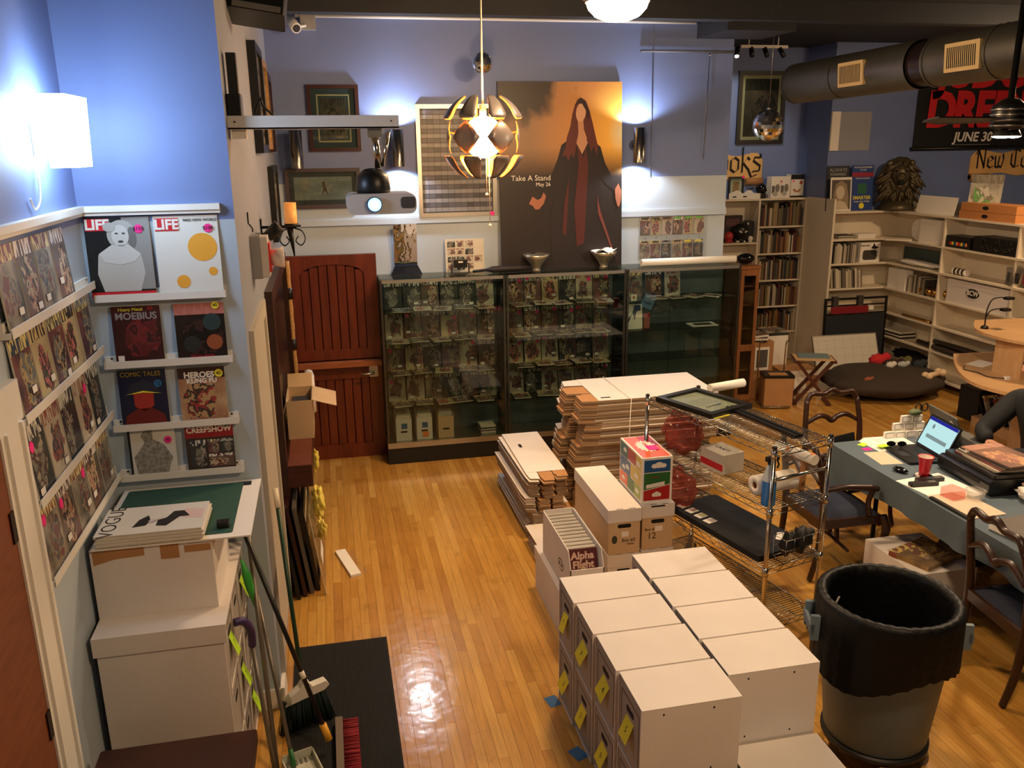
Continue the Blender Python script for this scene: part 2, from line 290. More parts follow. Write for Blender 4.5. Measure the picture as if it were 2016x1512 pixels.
# ---------------------------------------------------------------- plank floor
def plank_mat():
    m = mat('maple_planks', (200, 130, 50), .2, coat=.5); t = m.node_tree; p = t.nodes['Principled BSDF']; p.inputs['Coat Roughness'].default_value = .12
    g = nd(t, 'NewGeometry'); oi = nd(t, 'ObjectInfo'); a = nd(t, 'Math', operation='ADD'); fr = nd(t, 'Math', operation='FRACT')
    t.links.new(g.outputs['Random Per Island'], a.inputs[0]); t.links.new(oi.outputs['Random'], a.inputs[1]); t.links.new(a.outputs[0], fr.inputs[0])
    cr = nd(t, 'ValToRGB'); e = cr.color_ramp.elements; e.new(.35); e.new(.75)
    for i, (q, c) in enumerate(((0, (178, 126, 58)), (.3, (188, 137, 63)), (.75, (196, 147, 71)), (1, (206, 159, 82)))): e[i].position = q; e[i].color = (*lin(c), 1)
    t.links.new(fr.outputs[0], cr.inputs[0])
    mp = nd(t, 'Mapping'); mp.inputs['Scale'].default_value = (30, 2.2, 1); t.links.new(g.outputs['Position'], mp.inputs[0])
    n1 = nd(t, 'TexNoise'); n1.inputs['Scale'].default_value = 2; n1.inputs['Detail'].default_value = 6; t.links.new(mp.outputs[0], n1.inputs['Vector'])
    n2 = nd(t, 'TexNoise'); n2.inputs['Scale'].default_value = 4.5; n2.inputs['Detail'].default_value = 5; n2.inputs['Roughness'].default_value = .65; t.links.new(g.outputs['Position'], n2.inputs['Vector'])
    m1 = nd(t, 'MapRange'); m1.inputs['From Min'].default_value = .3; m1.inputs['From Max'].default_value = .7; m1.inputs['To Min'].default_value = .86; m1.inputs['To Max'].default_value = 1.1; t.links.new(n1.outputs[0], m1.inputs[0])
    m2 = nd(t, 'MapRange'); m2.inputs['From Min'].default_value = .58; m2.inputs['From Max'].default_value = .72; m2.inputs['To Min'].default_value = 1.0; m2.inputs['To Max'].default_value = .72; t.links.new(n2.outputs[0], m2.inputs[0])
    mu = nd(t, 'Math', operation='MULTIPLY'); t.links.new(m1.outputs[0], mu.inputs[0]); t.links.new(m2.outputs[0], mu.inputs[1])
    h = nd(t, 'HueSaturation'); t.links.new(cr.outputs[0], h.inputs['Color']); t.links.new(mu.outputs[0], h.inputs['Value']); t.links.new(h.outputs[0], p.inputs['Base Color'])
    n3 = nd(t, 'TexNoise'); n3.inputs['Scale'].default_value = 9; n3.inputs['Detail'].default_value = 2; t.links.new(g.outputs['Position'], n3.inputs['Vector'])
    n4 = nd(t, 'TexNoise'); n4.inputs['Scale'].default_value = 120; t.links.new(g.outputs['Position'], n4.inputs['Vector'])
    b1 = nd(t, 'Bump'); b1.inputs['Strength'].default_value = .12; b1.inputs['Distance'].default_value = .02; t.links.new(n3.outputs[0], b1.inputs['Height'])
    b2 = nd(t, 'Bump'); b2.inputs['Strength'].default_value = .05; b2.inputs['Distance'].default_value = .002; t.links.new(n4.outputs[0], b2.inputs['Height']); t.links.new(b1.outputs[0], b2.inputs['Normal'])
    t.links.new(b2.outputs[0], p.inputs['Normal']); t.links.new(b2.outputs[0], p.inputs['Coat Normal']); return m
PLANK = plank_mat()
fl = struct(B().box(-1.13, -3.12, -.12, 9.62, 10.32, -.014).build('floor', mat('subfloor', (58, 32, 14), .8)))
PW = .052; pl = []
rs = random.Random(3)
for i in range(int(10.7/PW)):
    x = -1.1+i*PW; y = 1.2-rs.random()*1.2
    while y < 10.2:
        L = rs.choice((.35, .55, .7, .85, 1.0, 1.25, 1.5)); pl.append((x, y, min(L, 10.25-y))); y += L
def rank(p):
    x, y, L = p; yc = max(3.1, y+L/2)
    if y+L < 2.9 or not (-.42 < x < 1.6 or (3.2 < x < 6.6 and False)): return 99+y
    return yc
pl.sort(key=rank)
unit = B().box(0, 0, -.012, 1, 1, 0).mesh('plank', PLANK)
for x, y, L in pl[:300]: put('plank', unit, fl, (x+.0006, y+.0006, 0), None, (PW-.0012, L-.0012, 1))
b = B()
for x, y, L in pl[300:]: b.box(x+.0006, y+.0006, -.012, x+PW-.0006, y+L-.0006, 0)
stuff(b.build('plank_field', PLANK, fl))
# ---------------------------------------------------------------- dutch door in the far wall
RED = wood('mahogany', (88, 33, 18), (116, 49, 28), .35, (3, 3, .4), coat=.2)
d = struct(B().box(-.372, 7.56, 0, .405, 7.5848, 1.855).build('door_1', mat('door_core', (26, 10, 7), .8)))
for z0, z1 in ((.12, .78), (1.0, 1.70)):
    for k in range(7):
        x0 = -.25+k*.0775; zt = z1 + (.075*(1-((k-3)/3.6)**2) if z0 > .9 else 0)
        B().prism([(x0+.003, 7.5601), (x0+.003, 7.549), (x0+.007, 7.545), (x0+.0705, 7.545), (x0+.0745, 7.549), (x0+.0745, 7.5601)], z0, zt, 2).build('door_board', RED, d)
def stile(x0, z0, x1, z1): B().box(x0, 7.53, z0, x1, 7.5602, z1).build('door_rail', RED, d)
stile(-.37, .0, -.25, .86); stile(.2925, .0, .405, .86); stile(-.25, 0, .2925, .13); stile(-.25, .75, .2925, .86)
stile(-.37, .93, -.25, 1.855); stile(.2925, .93, .405, 1.855); stile(-.25, .93, .2925, 1.02)
arch = [(-.25, 1.855), (.2925, 1.855), (.2925, 1.69)]+[(.02125+.27125*cos(a), 1.69+.085*sin(a)) for a in [pi*k/12 for k in range(1, 12)]]+[(-.25, 1.69)]
B().prism(arch, 7.53, 7.5602, 1).build('arched_rail', RED, d)
B().box(-.385, 7.46, .87, .405, 7.56, .915).build('door_ledge', wood('ledge_wood', (150, 86, 56), (170, 100, 66), .35), d)
hb = B().rbox(.29, 7.5, .76, .37, 7.53, .86, .012, ax=1).build('handle_plate', ALU, d); B().tube([(.33, 7.5, .80), (.33, 7.46, .80), (.22, 7.45, .80)], .011).build('lever', ALU, hb)
# ================================================================ lamps and ceiling things
def bulb_strength(w, area): return w/(pi*area)
def patch(b, fn, nu, nv, th=.004, m0=0, m1=1):
    """curved panel with thickness: outer face m0, inner face m1"""
    o = [[fn(i/nu, j/nv) for j in range(nv+1)] for i in range(nu+1)]; q = [[p-p.normalized()*th for p in r] for r in o]
    idx = lambda i, j: i*(nv+1)+j
    fs = [(idx(i, j), idx(i+1, j), idx(i+1, j+1), idx(i, j+1)) for i in range(nu) for j in range(nv)]
    b.add([p for r in o for p in r], fs, m0, True); b.add([p for r in q for p in r], [f[::-1] for f in fs], m1, True)
    per = [(i, 0) for i in range(nu)]+[(nu, j) for j in range(nv)]+[(i, nv) for i in range(nu, 0, -1)]+[(0, j) for j in range(nv, 0, -1)]
    vs = [o[i][j] for i, j in per]+[q[i][j] for i, j in per]; n = len(per)
    b.add(vs, [(k, n+k, n+(k+1) % n, (k+1) % n) for k in range(n)], m1)
def sph(R, lo, la): return Vector((R*cos(la)*cos(lo), R*cos(la)*sin(lo), R*sin(la)))
PETAL = mat('petal_grey', (150, 140, 136), .3, .6); COPPER = mat('petal_copper', (235, 150, 80), .25, .7)
t = thing('pendant_lamp', 'exploding globe pendant lamp with copper-lined petals hanging before the poster', 'lamp', (1.03, 5.63, 2.8))
def petal(name, la0, la1, w, lo, R, taper):
    b = B()
    def fn(u, v):
        la = la0+(la1-la0)*v; q = abs(la)/1.2; ww = w*((1-abs(2*v-1))**.8+.08) if taper > .8 else w*(1.15-taper*q)*(1 if .12 < v < .9 else .72)
        return sph(R, lo+(u-.5)*ww, la)
    patch(b, fn, 4, 8); return b.build(name, [PETAL, COPPER], t)
for k in range(8):
    lo = 2*pi*k/8+.2
    petal('upper_petal', radians(24), radians(64), .5, lo, .282, .5); petal('lower_petal', radians(-64), radians(-24), .5, lo+.1, .282, .5)
    if k < 6: petal('middle_petal', radians(-25), radians(25), .8, 4.538+.5236+k*pi/3, .235, .85)
    B().tube([sph(.06, lo, 0), sph(.235, lo+.3, .15)], .004, 5).build('strut', COPPER, t)
B().ball((0, 0, 0), .13, 20, 14).build('bulb', glow('pendant_bulb', (255, 205, 140), bulb_strength(K_PEND, 4*pi*.0169)), t)
B().cyl((0, 0, .07), (0, 0, .2), .022).cyl((0, 0, .2), (0, 0, H-2.801), .006, n=8).build('cord', mat('cream_cord', (240, 220, 190), .5), t)
for x, z in ((.012, -.36), (.03, -.56)): B().cyl((x, -.02, -.1), (x, -.02, z), .0025, n=6).ball((x, -.02, z), .011, 8, 6).build('pull_string', MATS['cream_cord'], t)
def dome(label, loc, w, blades=True):
    t = thing('ceiling_fan_light', label, 'lamp', loc)
    B().lathe([(.001, -.09), (.07, -.085), (.13, -.06), (.17, -.02), (.185, .02)], 28, cap1=False).build('glass_bowl', glow('dome_glow', (255, 214, 166), bulb_strength(w, .13)), t)
    B().lathe([(.19, .015), (.195, .05), (.12, .09), (.10, .16), (.03, .17), (.03, H-loc[2]-.001)], 24).build('motor_housing', mat('fan_brown', (60, 48, 40), .4), t)
    for k in range(5 if blades else 0):
        a = 2*pi*k/5+.25
        B().at(RZ(a) @ TR(0, 0, .115) @ RX(.15)).prism([(.1, -.03), (.2, -.06), (.62, -.07), (.66, -.04), (.66, .04), (.62, .07), (.2, .06), (.1, .03)], -.004, .004, 2).build('blade', wood('fan_blade', (96, 78, 52), (120, 98, 66), .4, (6, 1, 1)), t)
    return t
dome('brightly lit ceiling fan light above the far end of the aisle', (1.754, 5.15, 3.53), K_DOME)
dome('unseen warm ceiling fan light added over the near end of the aisle', (1.7, 1.45, 3.5), K_DOME*.24)  # outside the view; added to brighten the foreground boxes
dome('unseen warm round ceiling light added over the reception desk at far right', (6.35, 6.15, 3.6), K_DOME*1.3, False)  # invented lamp beyond the right edge, lifts the back shelves and desk
# black fan with spot bulbs on the right
t = thing('ceiling_fan', 'black ceiling fan with bare spot bulbs hanging before the red and black banner', 'fan', (3.95, 4.5, 2.80))
B().lathe([(.03, .0), (.085, .01), (.095, .06), (.095, .13), (.05, .17), (.018, .18), (.018, H-2.801)], 20).build('motor', BLACK, t)
for z in (.02, .05, .08, .11): B().lathe([(.097, z), (.101, z+.006), (.097, z+.012)], 20, cap0=False, cap1=False).build('cooling_fin', STEEL, t)
for k in range(4):
    B().at(RZ(pi+.13+k*pi/2) @ TR(0, 0, .06) @ RX(.2)).prism([(.08, -.02), (.16, -.05), (.58, -.06), (.6, 0), (.58, .06), (.16, .05), (.08, .02)], -.004, .004, 2).build('blade', BLACK, t)
for k, (dx, dy) in enumerate(((-.045, -.03), (.05, .0), (0, .05))):
    B().at(TR(dx, dy, 0)).lathe([(.028, .0), (.046, -.035)], 16, cap1=False).build('lamp_cup', STEEL, t)
    B().at(TR(dx, dy, -.034)).lathe([(.001, -.012), (.03, -.008), (.044, 0)], 16).build('bulb', glow('fan_bulb', (255, 226, 190), bulb_strength(K_FAN/3, .007)), t)
# cylinder sconces on the far wall: light leaves at both ends
def sconce(x, label, on=True):
    t = thing('wall_sconce', label, 'lamp', (x, 7.45, 2.585))
    B().lathe([(.052, 0), (.052, .30), (.048, .30), (.048, .0)], 24, cap0=False, cap1=False).build('cylinder', mat('sconce_steel', (150, 146, 140), .25, 1), t)
    B().cyl((0, .05, .15), (0, .134, .15), .04, .05).build('wall_plate', MATS['sconce_steel'], t)
    if on:
        B().lathe([(.0475, .262), (.0475, .266)], 20).build('upper_lens', glow('sconce_lens', (255, 244, 226), 40), t)
        B().lathe([(.0475, .034), (.0475, .038)], 20).build('lower_lens', MATS['sconce_lens'], t)
        for z, r in ((.27, (pi, 0, 0)), (.03, (0, 0, 0))):
            l = lamp('sconce_light', 'SPOT', (0, 0, z), (238, 244, 255), K_SCON, .03, r, 150, .35); l.parent = t
    else: B().cyl((0, 0, .1), (0, 0, .14), .047).build('lens', WHITE, t)
sconce(-.195, 'unlit steel cylinder sconce in the corner above the mahogany door', False)
sconce(.632, 'lit steel cylinder sconce between framed print and card frame')
sconce(2.77, 'lit steel cylinder sconce right of the large poster')
# square glass sconce on the near left wall
t = thing('glass_sconce', 'square frosted glass wall sconce glowing white on the left wall', 'lamp', (-.9, 3.52, 2.69))
B().prism([(-.105, 0), (.105, 0), (.15, .25), (-.15, .25)], -.045, .045, 0).build('shade', glow('sconce_white', (205, 232, 255), bulb_strength(K_LEFT, .2)), t)
B().box(-.108, -.05, .04, -.046, .05, .16).build('bracket', WHITE, t); B().tube(smooth_path([(-.10, -.06, .03), (-.09, -.12, -.1), (-.1, -.16, -.14), (-.1, -.2, -.1)]), .004, 6).build('cord', WHITE, t)
# projector hung from a white board
t = thing('shelf_board', 'long white board bracketed to the corridor wall carrying the projector', 'shelf', (-.384, 4.1, 2.83))
B().box(0, -.09, 0, .735, .06, .006).box(0, -.09, 0, .735, -.082, .055).box(0, .052, 0, .735, .06, .055).build('board', mat('board_white', (206, 206, 206), .5), t)
for x in (.03, .70): B().cyl((x, -.093, .03), (x, -.09, .03), .004, n=8).build('screw', DARK, t)
B().box(.01, -.05, -.04, .07, .02, 0).build('bracket', WHITE, t)
t = thing('projector', 'ceiling projector with a blazing blue-white lens under the white board', 'projector', (.255, 4.08, 2.5))
B().rbox(-.155, -.12, -.045, .155, .12, .045, .03, ax=1).build('body', mat('projector_white', (190, 192, 200), .4), t)
B().rbox(.085, -.124, -.02, .15, -.1201, .03, .012, ax=1).build('vent', mat('vent_grey', (60, 62, 70), .5), t)
B().cyl((-.035, -.12, .0), (-.035, -.14, .0), .034).build('lens_ring', BLACK, t); B().cyl((-.035, -.1401, 0), (-.035, -.1415, 0), .03).build('lens', glow('lens_blue', (70, 140, 255), 14), t); B().cyl((-.035, -.1416, 0), (-.035, -.1425, 0), .017).build('lens_core', glow('lens_white', (215, 235, 255), 60), t)
lm = lamp('projector_beam', 'SPOT', (-.035, -.15, 0), (140, 180, 255), 6, .02, (radians(80), 0, 0), 70, .6); lm.parent = t
B().lathe([(.075, .045), (.08, .06), (.075, .12), (.04, .15), (.02, .155)], 20, m=0, c=(-.03, 0, 0)).build('swivel_mount', BLACK, t)
B().cyl((-.0, .02, .155), (-.012, .02, .315), .017).cyl((.02, .02, .16), (.055, .02, .315), .008).build('mount_pole', CHROME, t); B().box(-.04, -.03, .29, .02, .05, .3298).build('mount_bracket', STEEL, t)
# black boxes at the top of the corridor wall
t = thing('wall_speaker', 'black loudspeaker tilted down from the top of corridor wall', 'speaker', (-.25, 4.62, 3.40), rot=(radians(-14), radians(8), 0))
B().rbox(-.13, -.1, -.05, .13, .12, .3, .015, ax=2).build('cabinet', BLACK, t); B().box(-.11, -.11, -.045, .11, -.1001, -.02).build('grille', mat('grille_grey', (120, 118, 112), .6), t)
t = thing('amplifier_box', 'black equipment box standing on the white board against corridor wall', 'box', (-.352, 4.1, 2.8361))
B().rbox(-.03, -.07, 0, .03, .04, .14, .006).build('case', BLACK, t); B().box(-.02, -.03, .1401, .02, .03, .31).build('handset', mat('black_rubber', (24, 24, 28), .6), t)
B().rbox(.032, -.04, 0, .06, .03, .03, .004).build('plug', BLACK, t)
t = thing('black_cable', 'black cable looping over the white projector board', 'cable', (0, 0, 0))
B().tube(smooth_path([(-.28, 4.14, 2.889), (-.26, 4.13, 2.94), (-.245, 4.12, 2.96), (-.235, 4.12, 2.93), (-.2, 4.13, 2.893)]), .005, 6).build('loop', BLACK, t)
# track lights, spiral duct, smoke alarm, mirror balls
t = thing('track_light', 'white track with small black spot heads above the framed print', 'lamp', (4.55, 9.2, 3.74))
B().box(0, -.02, 0, .56, .02, .03).cyl((.1, 0, .03), (.1, 0, .1195), .008).cyl((.45, 0, .03), (.45, 0, .1195), .008).build('track', WHITE, t)
for k, x in enumerate((-.03, .13, .29, .47)):
    h = B().cyl((x, -.0, .0), (x+.02*(k-1.5), -.05, -.09), .026).build('spot_head', BLACK, t)
    if k == 0: B().cyl((x-.03, -.051, -.091), (x-.0305, -.0525, -.0935), .022).build('lit_face', glow('track_glow', (255, 245, 225), 25), h)
lm = lamp('track_spot', 'SPOT', (.0, -.1, -.12), (255, 240, 215), 40, .02, (radians(58), 0, radians(-22)), 60, .5); lm.parent = t
t = thing('spiral_duct', 'large round galvanised duct under the ceiling on the right', 'duct', (4.15+7.25*.06, 0, 3.24+7.25*.02), rot=(-.02, 0, .06))
GALV = mat('galvanised', (112, 110, 100), .42, .8, var=.1, vs=5, coord='Object')
for y0, y1 in ((5.73, 7.25), (4.62, 5.55), (2.9, 4.35)): B().cyl((0, y0, 0), (0, y1, 0), .168, n=36, caps=False).build('duct_pipe', GALV, t)
for y0, y1 in ((5.55, 5.73), (4.35, 4.62)): B().cyl((0, y0, 0), (0, y1, 0), .155, n=32, caps=False).build('sleeve', mat('dark_sleeve', (34, 24, 22), .25), t)
for y in (7.25, 6.6, 5.73, 5.55, 5.0, 4.62, 4.35, 3.6): B().cyl((0, y-.012, 0), (0, y+.012, 0), .173, n=36, caps=False).build('seam_ring', GALV, t)
B().cyl((0, 7.2499, 0), (0, 7.251, 0), .166, n=36).build('end_cap', GALV, t)
for yc, s in ((6.3, 1), (5.17, 1)):
    f = B().at(RY(radians(-94))).rbox(-.09, yc-.15, .150, .09, yc+.15, .176, .006).build('vent_frame', mat('vent_cream', (206, 182, 130), .5), t)
    for k in range(15): B().at(RY(radians(-94))).box(-.065, yc-.118+k*.017, .1761, .065, yc-.109+k*.017, .1766).build('louvre', DARK, f)
t = thing('smoke_alarm', 'round white smoke alarm on the dark ceiling', 'alarm', (5.1, 7.55, H-.05)); B().lathe([(.05, 0), (.08, .02), (.085, .0499)], 20).build('cover', mat('alarm_white', (225, 215, 200), .5), t); B().lathe([(.03, -.004), (.05, 0)], 16).build('grille', mat('alarm_orange', (190, 120, 70), .6), t)
def mball(label, loc, r):
    t = thing('mirror_ball', label, 'mirror ball', loc); b = B(); n = 14
    for i in range(n):
        a0, a1 = pi*i/n-pi/2, pi*(i+1)/n-pi/2; k = max(4, int(26*cos((a0+a1)/2)))
        for j in range(k):
            c0, c1 = 2*pi*j/k, 2*pi*(j+1)/k; b.add([sph(r, c0, a0), sph(r, c1, a0), sph(r, c1, a1), sph(r, c0, a1)], [(0, 1, 2, 3)])
    stuff(b.build('mirror_tiles', mat('mirror_tile', (225, 225, 225), .04, 1), t)); B().cyl((0, 0, r), (0, 0, H-loc[2]-.0005), .002, n=5).cyl((0, 0, r-.004), (0, 0, r+.015), .02, n=10).build('hanger', STEEL, t)
mball('small mirror ball hanging behind the pendant lamp cord', (1.32, 7.2, 3.39), .083); mball('mirror ball hanging in front of the framed print at right', (3.6, 6.7, 2.88), .125)
t = thing('security_camera', 'white security camera on a junction box below the ceiling conduit', 'camera', (-.03, 7.585, 3.71))
B().box(-.06, -.06, -.05, .06, -.0005, .07).build('junction_box', mat('box_grey', (160, 160, 158), .5), t); B().cyl((-.14, -.06, .02), (-.09, -.2, -.06), .04).build('camera_body', WHITE, t); B().cyl((-.09, -.2001, -.06), (-.0885, -.204, -.062), .03).build('lens', BLACK, t); B().tube([(-.11, -.12, -.02), (-.06, -.08, -.03), (-.02, -.065, -.02)], .012).build('arm', WHITE, t)
# ================================================================ printed covers
CVD = list(enumerate((
    [((40, 36, 40), (120, 40, 36), (150, 130, 100), (70, 80, 90), (196, 180, 150)), (240, 220, 120), (140, 30, 30), 3],
    [((190, 170, 140), (70, 60, 70), (160, 60, 50), (110, 110, 90), (210, 200, 170)), (150, 30, 30), (200, 190, 160), 3.4],
    [((36, 50, 66), (110, 120, 120), (180, 150, 80), (60, 50, 50), (150, 60, 40)), (230, 210, 90), (50, 70, 100), 2.8],
    [((120, 50, 40), (60, 40, 40), (180, 110, 60), (200, 180, 140), (90, 100, 80)), (245, 235, 220), (90, 40, 40), 3.6],
    [((60, 70, 62), (130, 130, 110), (90, 60, 70), (170, 160, 130), (50, 50, 56)), (220, 220, 200), (60, 60, 70), 3.1],
    [((170, 150, 90), (100, 70, 50), (200, 60, 50), (60, 60, 60), (210, 190, 130)), (40, 40, 60), (220, 190, 80), 2.6])))
CV = [cover('cover_print_%d' % i, c, t, b, i*3.7, s) for i, (c, t, b, s) in CVD]; CVF = [cover('flat_print_%d' % i, c, t, b, i*3.7, s, flat=True) for i, (c, t, b, s) in CVD]
TAG = mat('price_tag', (232, 228, 220), .6); EDGE = mat('page_edge', (214, 204, 186), .8)
RIM = mat('tag_rim', (40, 36, 36), .7)
COVM = {}
def comic(name, label, cat, group, w, h, loc, rot, k, th=.006, tags=True, rs=random):
    """bagged comic: stands in the local XZ plane facing -Y, origin at the lower edge's middle"""
    key = (w, h, k, th)
    if key not in COVM:
        b = B(); b.box(-w/2, 0, 0, w/2, th, h, 1); b.m[2] = 0; COVM[key] = b.mesh(name, [CV[k], EDGE])
    o = tag(put(name, COVM[key], None, loc, rot), label, cat, group)
    if tags:
        if ('tag', 0) not in COVM:
            COVM['tag', 0] = B().rbox(-.024, -.0016, -.014, .024, -.0002, .014, .005, 1, ax=1).rbox(-.022, -.0024, -.012, .022, -.0016, .012, .004, 0, ax=1).mesh('price_tag', [TAG, RIM])
            st = [((.022 if i % 2 else .017)*cos(2*pi*i/20), (.022 if i % 2 else .017)*sin(2*pi*i/20)) for i in range(20)]
            COVM['star', 0] = B().prism(st, -.0016, -.0002, 1).mesh('price_star', PINK)
        s = w/.18
        if rs.random() < .8: put('price_tag', COVM['tag', 0], o, (rs.choice((-.28, .27, .22))*w, -.0004, h*rs.uniform(.08, .3)), None, (s, 1, s))
        if rs.random() < .35: put('price_star', COVM['star', 0], o, (rs.choice((-.3, .3))*w, -.0004, h*rs.uniform(.7, .9)), None, (s, 1, s))
    return o
# ================================================================ glass display cases
BACK = mat('case_back', (92, 104, 108), .5, var=.06, vs=2); PLINTH = mat('plinth_black', (20, 18, 17), .5)
ZS = (1.366, 1.09, .806, .517)
def case(x0, x1, label):
    t = thing('display_case', label, 'display case', (x0, 7.245, 0)); w = x1-x0; D = .335
    B().box(.004, .01, 0, w-.004, D, .15).build('plinth', PLINTH, t)
    B().box(.004, 0, .1501, w-.004, D, .2).build('deck', ALU, t); B().cyl((w*.55, -.004, .175), (w*.55, .0, .175), .008, n=10).build('lock', CHROME, t)
    for x in (.004, w-.022):
        for y in (0, D-.018): B().box(x, y, .2001, x+.018, y+.018, 1.66).build('corner_post', mat('case_frame', (96, 96, 90), .35, 1), t)
    B().box(.022, 0, 1.632, w-.022, .014, 1.6599).build('front_rail', ALU, t); B().box(.022, D-.014, 1.632, w-.022, D, 1.6599).build('rear_rail', ALU, t)
    B().box(.0225, D-.013, .2002, w-.0225, D-.006, 1.631).build('back_panel', BACK, t)
    B().box(w*.5-.004, D-.0145, .2002, w*.5+.004, D-.0131, 1.631).build('panel_joint', mat('joint_dark', (50, 58, 60), .5), t)
    B().box(.0225, .004, .2002, w-.0225, .008, 1.631).build('front_pane', GLASS, t)
    for x in (.006, w-.012): B().box(x, .0185, .2002, x+.005, D-.0185, 1.631).build('side_pane', GLASS, t)
    B().box(.004, 0, 1.6601, w-.004, D, 1.6661).build('top_pane', GLASS, t)
    for z in ZS: B().box(.024, .03, z-.008, w-.024, D-.0155, z).build('glass_shelf', clear('shelf_glass', (206, 216, 210)), t)
    return t
case(.405, 1.497, 'glass display case of comics next to the mahogany door'); case(1.5, 2.607, 'middle glass display case packed with comics under the tall poster'); case(2.61, 3.72, 'half-empty glass display case at the right end of the row')
NTH = ('leftmost', 'second from left', 'third from left', 'third from right', 'second from right', 'rightmost'); NTH5 = ('leftmost', 'second from left', 'middle', 'second from right', 'rightmost')
rs = random.Random(11); ORD = ('top', 'second', 'third', 'lowest')
for ci, (x0, nm) in enumerate(((.405, 'left'), (1.5, 'middle'))):
    for r in range(4):
        z = ZS[r]; n = 6
        for k in range(n):
            x = x0+.13+k*.165+rs.uniform(-.006, .006)
            comic('comic_book', 'bagged comic standing %s on the %s shelf of the %s display case' % (NTH[k], ORD[r], nm), 'comic', 'comics standing in the %s case, %s shelf' % (nm, ORD[r]), .155, .245, (x, 7.49-.02*(k % 2), z+.001), (radians(-10), 0, 0), rs.randrange(6), rs=rs)
        for k in range(5):
            o = comic('comic_book', '%s flat bagged comic at the front of the %s case, %s shelf' % (NTH5[k], nm, ORD[r]), 'comic', 'comics lying in the %s case, %s shelf' % (nm, ORD[r]), .155, .16, (x0+.17+k*.185+rs.uniform(-.02, .02), 7.285, z+.001+.008*(1+k % 2)), (radians(-88), 0, rs.uniform(-.2, .2)), rs.randrange(6), tags=False, rs=rs)
for k in range(3): comic('comic_book', ('left', 'middle', 'right')[k]+' one of three slabbed comics on the top shelf of the right case', 'comic', 'comics on the top shelf of the right case', .155, .25, (2.78+k*.19, 7.5, ZS[0]+.001), (radians(-8), 0, 0), (0, 3, 1)[k], tags=False)
for k in range(4): comic('comic_book', ('first', 'second', 'third', 'last')[k]+' from left of four flat comics on the right case top shelf', 'comic', 'flat comics in the right case', .15, .15, (2.95+k*.2, 7.3, ZS[0]+.008), (radians(-88), 0, .3*k), (3, 0, 5, 1)[k], tags=False)
# small things inside the cases
t = thing('coin_card', 'cream coin holder card leaning at the left of right case top shelf', 'card', (2.70, 7.3, ZS[0]+.0005)); B().box(-.028, 0, 0, .028, .003, .06).build('card', PAPER, t); B().cyl((0, -.0003, .032), (0, -.0015, .032), .012).build('coin', COPPER, t)
t = thing('art_print', 'pale print with a blue figure shape standing in right display case', 'print', (2.74, 7.36, ZS[1]+.0005), rot=(radians(-8), 0, 0))
B().box(-.075, 0, 0, .075, .006, .23).build('sheet', PAPER, t); B().prism([(-.07, .09), (-.02, .15), (.0, .22), (.06, .22), (.06, .17), (.02, .16), (.0, .08), (-.02, .15), (-.06, .06)], -.0015, -.0002, 1).build('figure', mat('figure_blue', (60, 76, 110), .6), t)
t = thing('foil_pack', 'small shiny red and white pack beside the pale print', 'pack', (2.86, 7.37, ZS[1]+.0005)); B().rbox(-.03, 0, 0, .03, .012, .14, .004).build('pack', mat('foil_red', (190, 120, 110), .2, .3), t); B().box(-.03, -.0012, .11, .03, -.0002, .139).build('header', mat('header_red', (150, 20, 30), .5), t)
t = thing('matted_print', 'cream-bordered print lying flat on right case middle shelf', 'print', (3.42, 7.37, ZS[1]+.001)); B().box(-.13, -.07, 0, .13, .09, .006).build('mat_board', PAPER, t); B().box(-.09, -.04, .0061, .09, .06, .0068).build('picture', mat('print_dark', (70, 76, 66), .5), t)
for k in range(9): tag(B().rbox(-.14, -.09, 0, .14, .09, .013, .005).build('black_tray', BLACK, None, (3.42+.006*(k % 3), 7.42, .201+k*.0135)), 'thin black tray, %s from the bottom of the pile in the right case' % nth(k+1), 'tray', 'black trays piled in the right case')
for k in range(3):
    x = (.56, .745, .94)[k]; t = thing('comic_box', ('white comic box with a blue square note in the left case', 'white comic box with an orange note in the left case', 'tan comic box with plastic bags in the left case')[k], 'box', (x, 7.3, .201))
    m = (CARD, CARD, TAN)[k]; B().box(-.07, 0, 0, .07, .25, .004).box(-.07, 0, .004, .07, .004, .2).box(-.07, .246, .004, .07, .25, .26).box(-.07, .004, .004, -.066, .246, .22).box(.066, .004, .004, .07, .246, .22).build('carton', m, t)
    B().rbox(-.03, -.0015, .075, .03, -.0002, .09, .006, ax=1).build('hand_hole', DARK, t)
    if k < 2: B().box(-.022, -.0016, .11, .03, -.0003, .16).build('blue_note', BLUETAPE, t)
    if k == 1: B().box(-.018, -.002, .02, .035, -.0003, .072).build('orange_note', ORANGE, t)
    for j in range(8): B().box(-.06, .01+j*.028, .005, .06, .016+j*.028, .235).build('bagged_comic', FILM if j == 0 and k == 2 else EDGE, t)
t = thing('comic_pile', 'low pile of bagged comics at the bottom right of the left case', 'comics', (1.33, 7.4, .201))
for k in range(6): B().box(-.07, -.09, k*.012, .07, .09, k*.012+.010).build('comic', EDGE if k % 2 else CVF[k % 6], t)
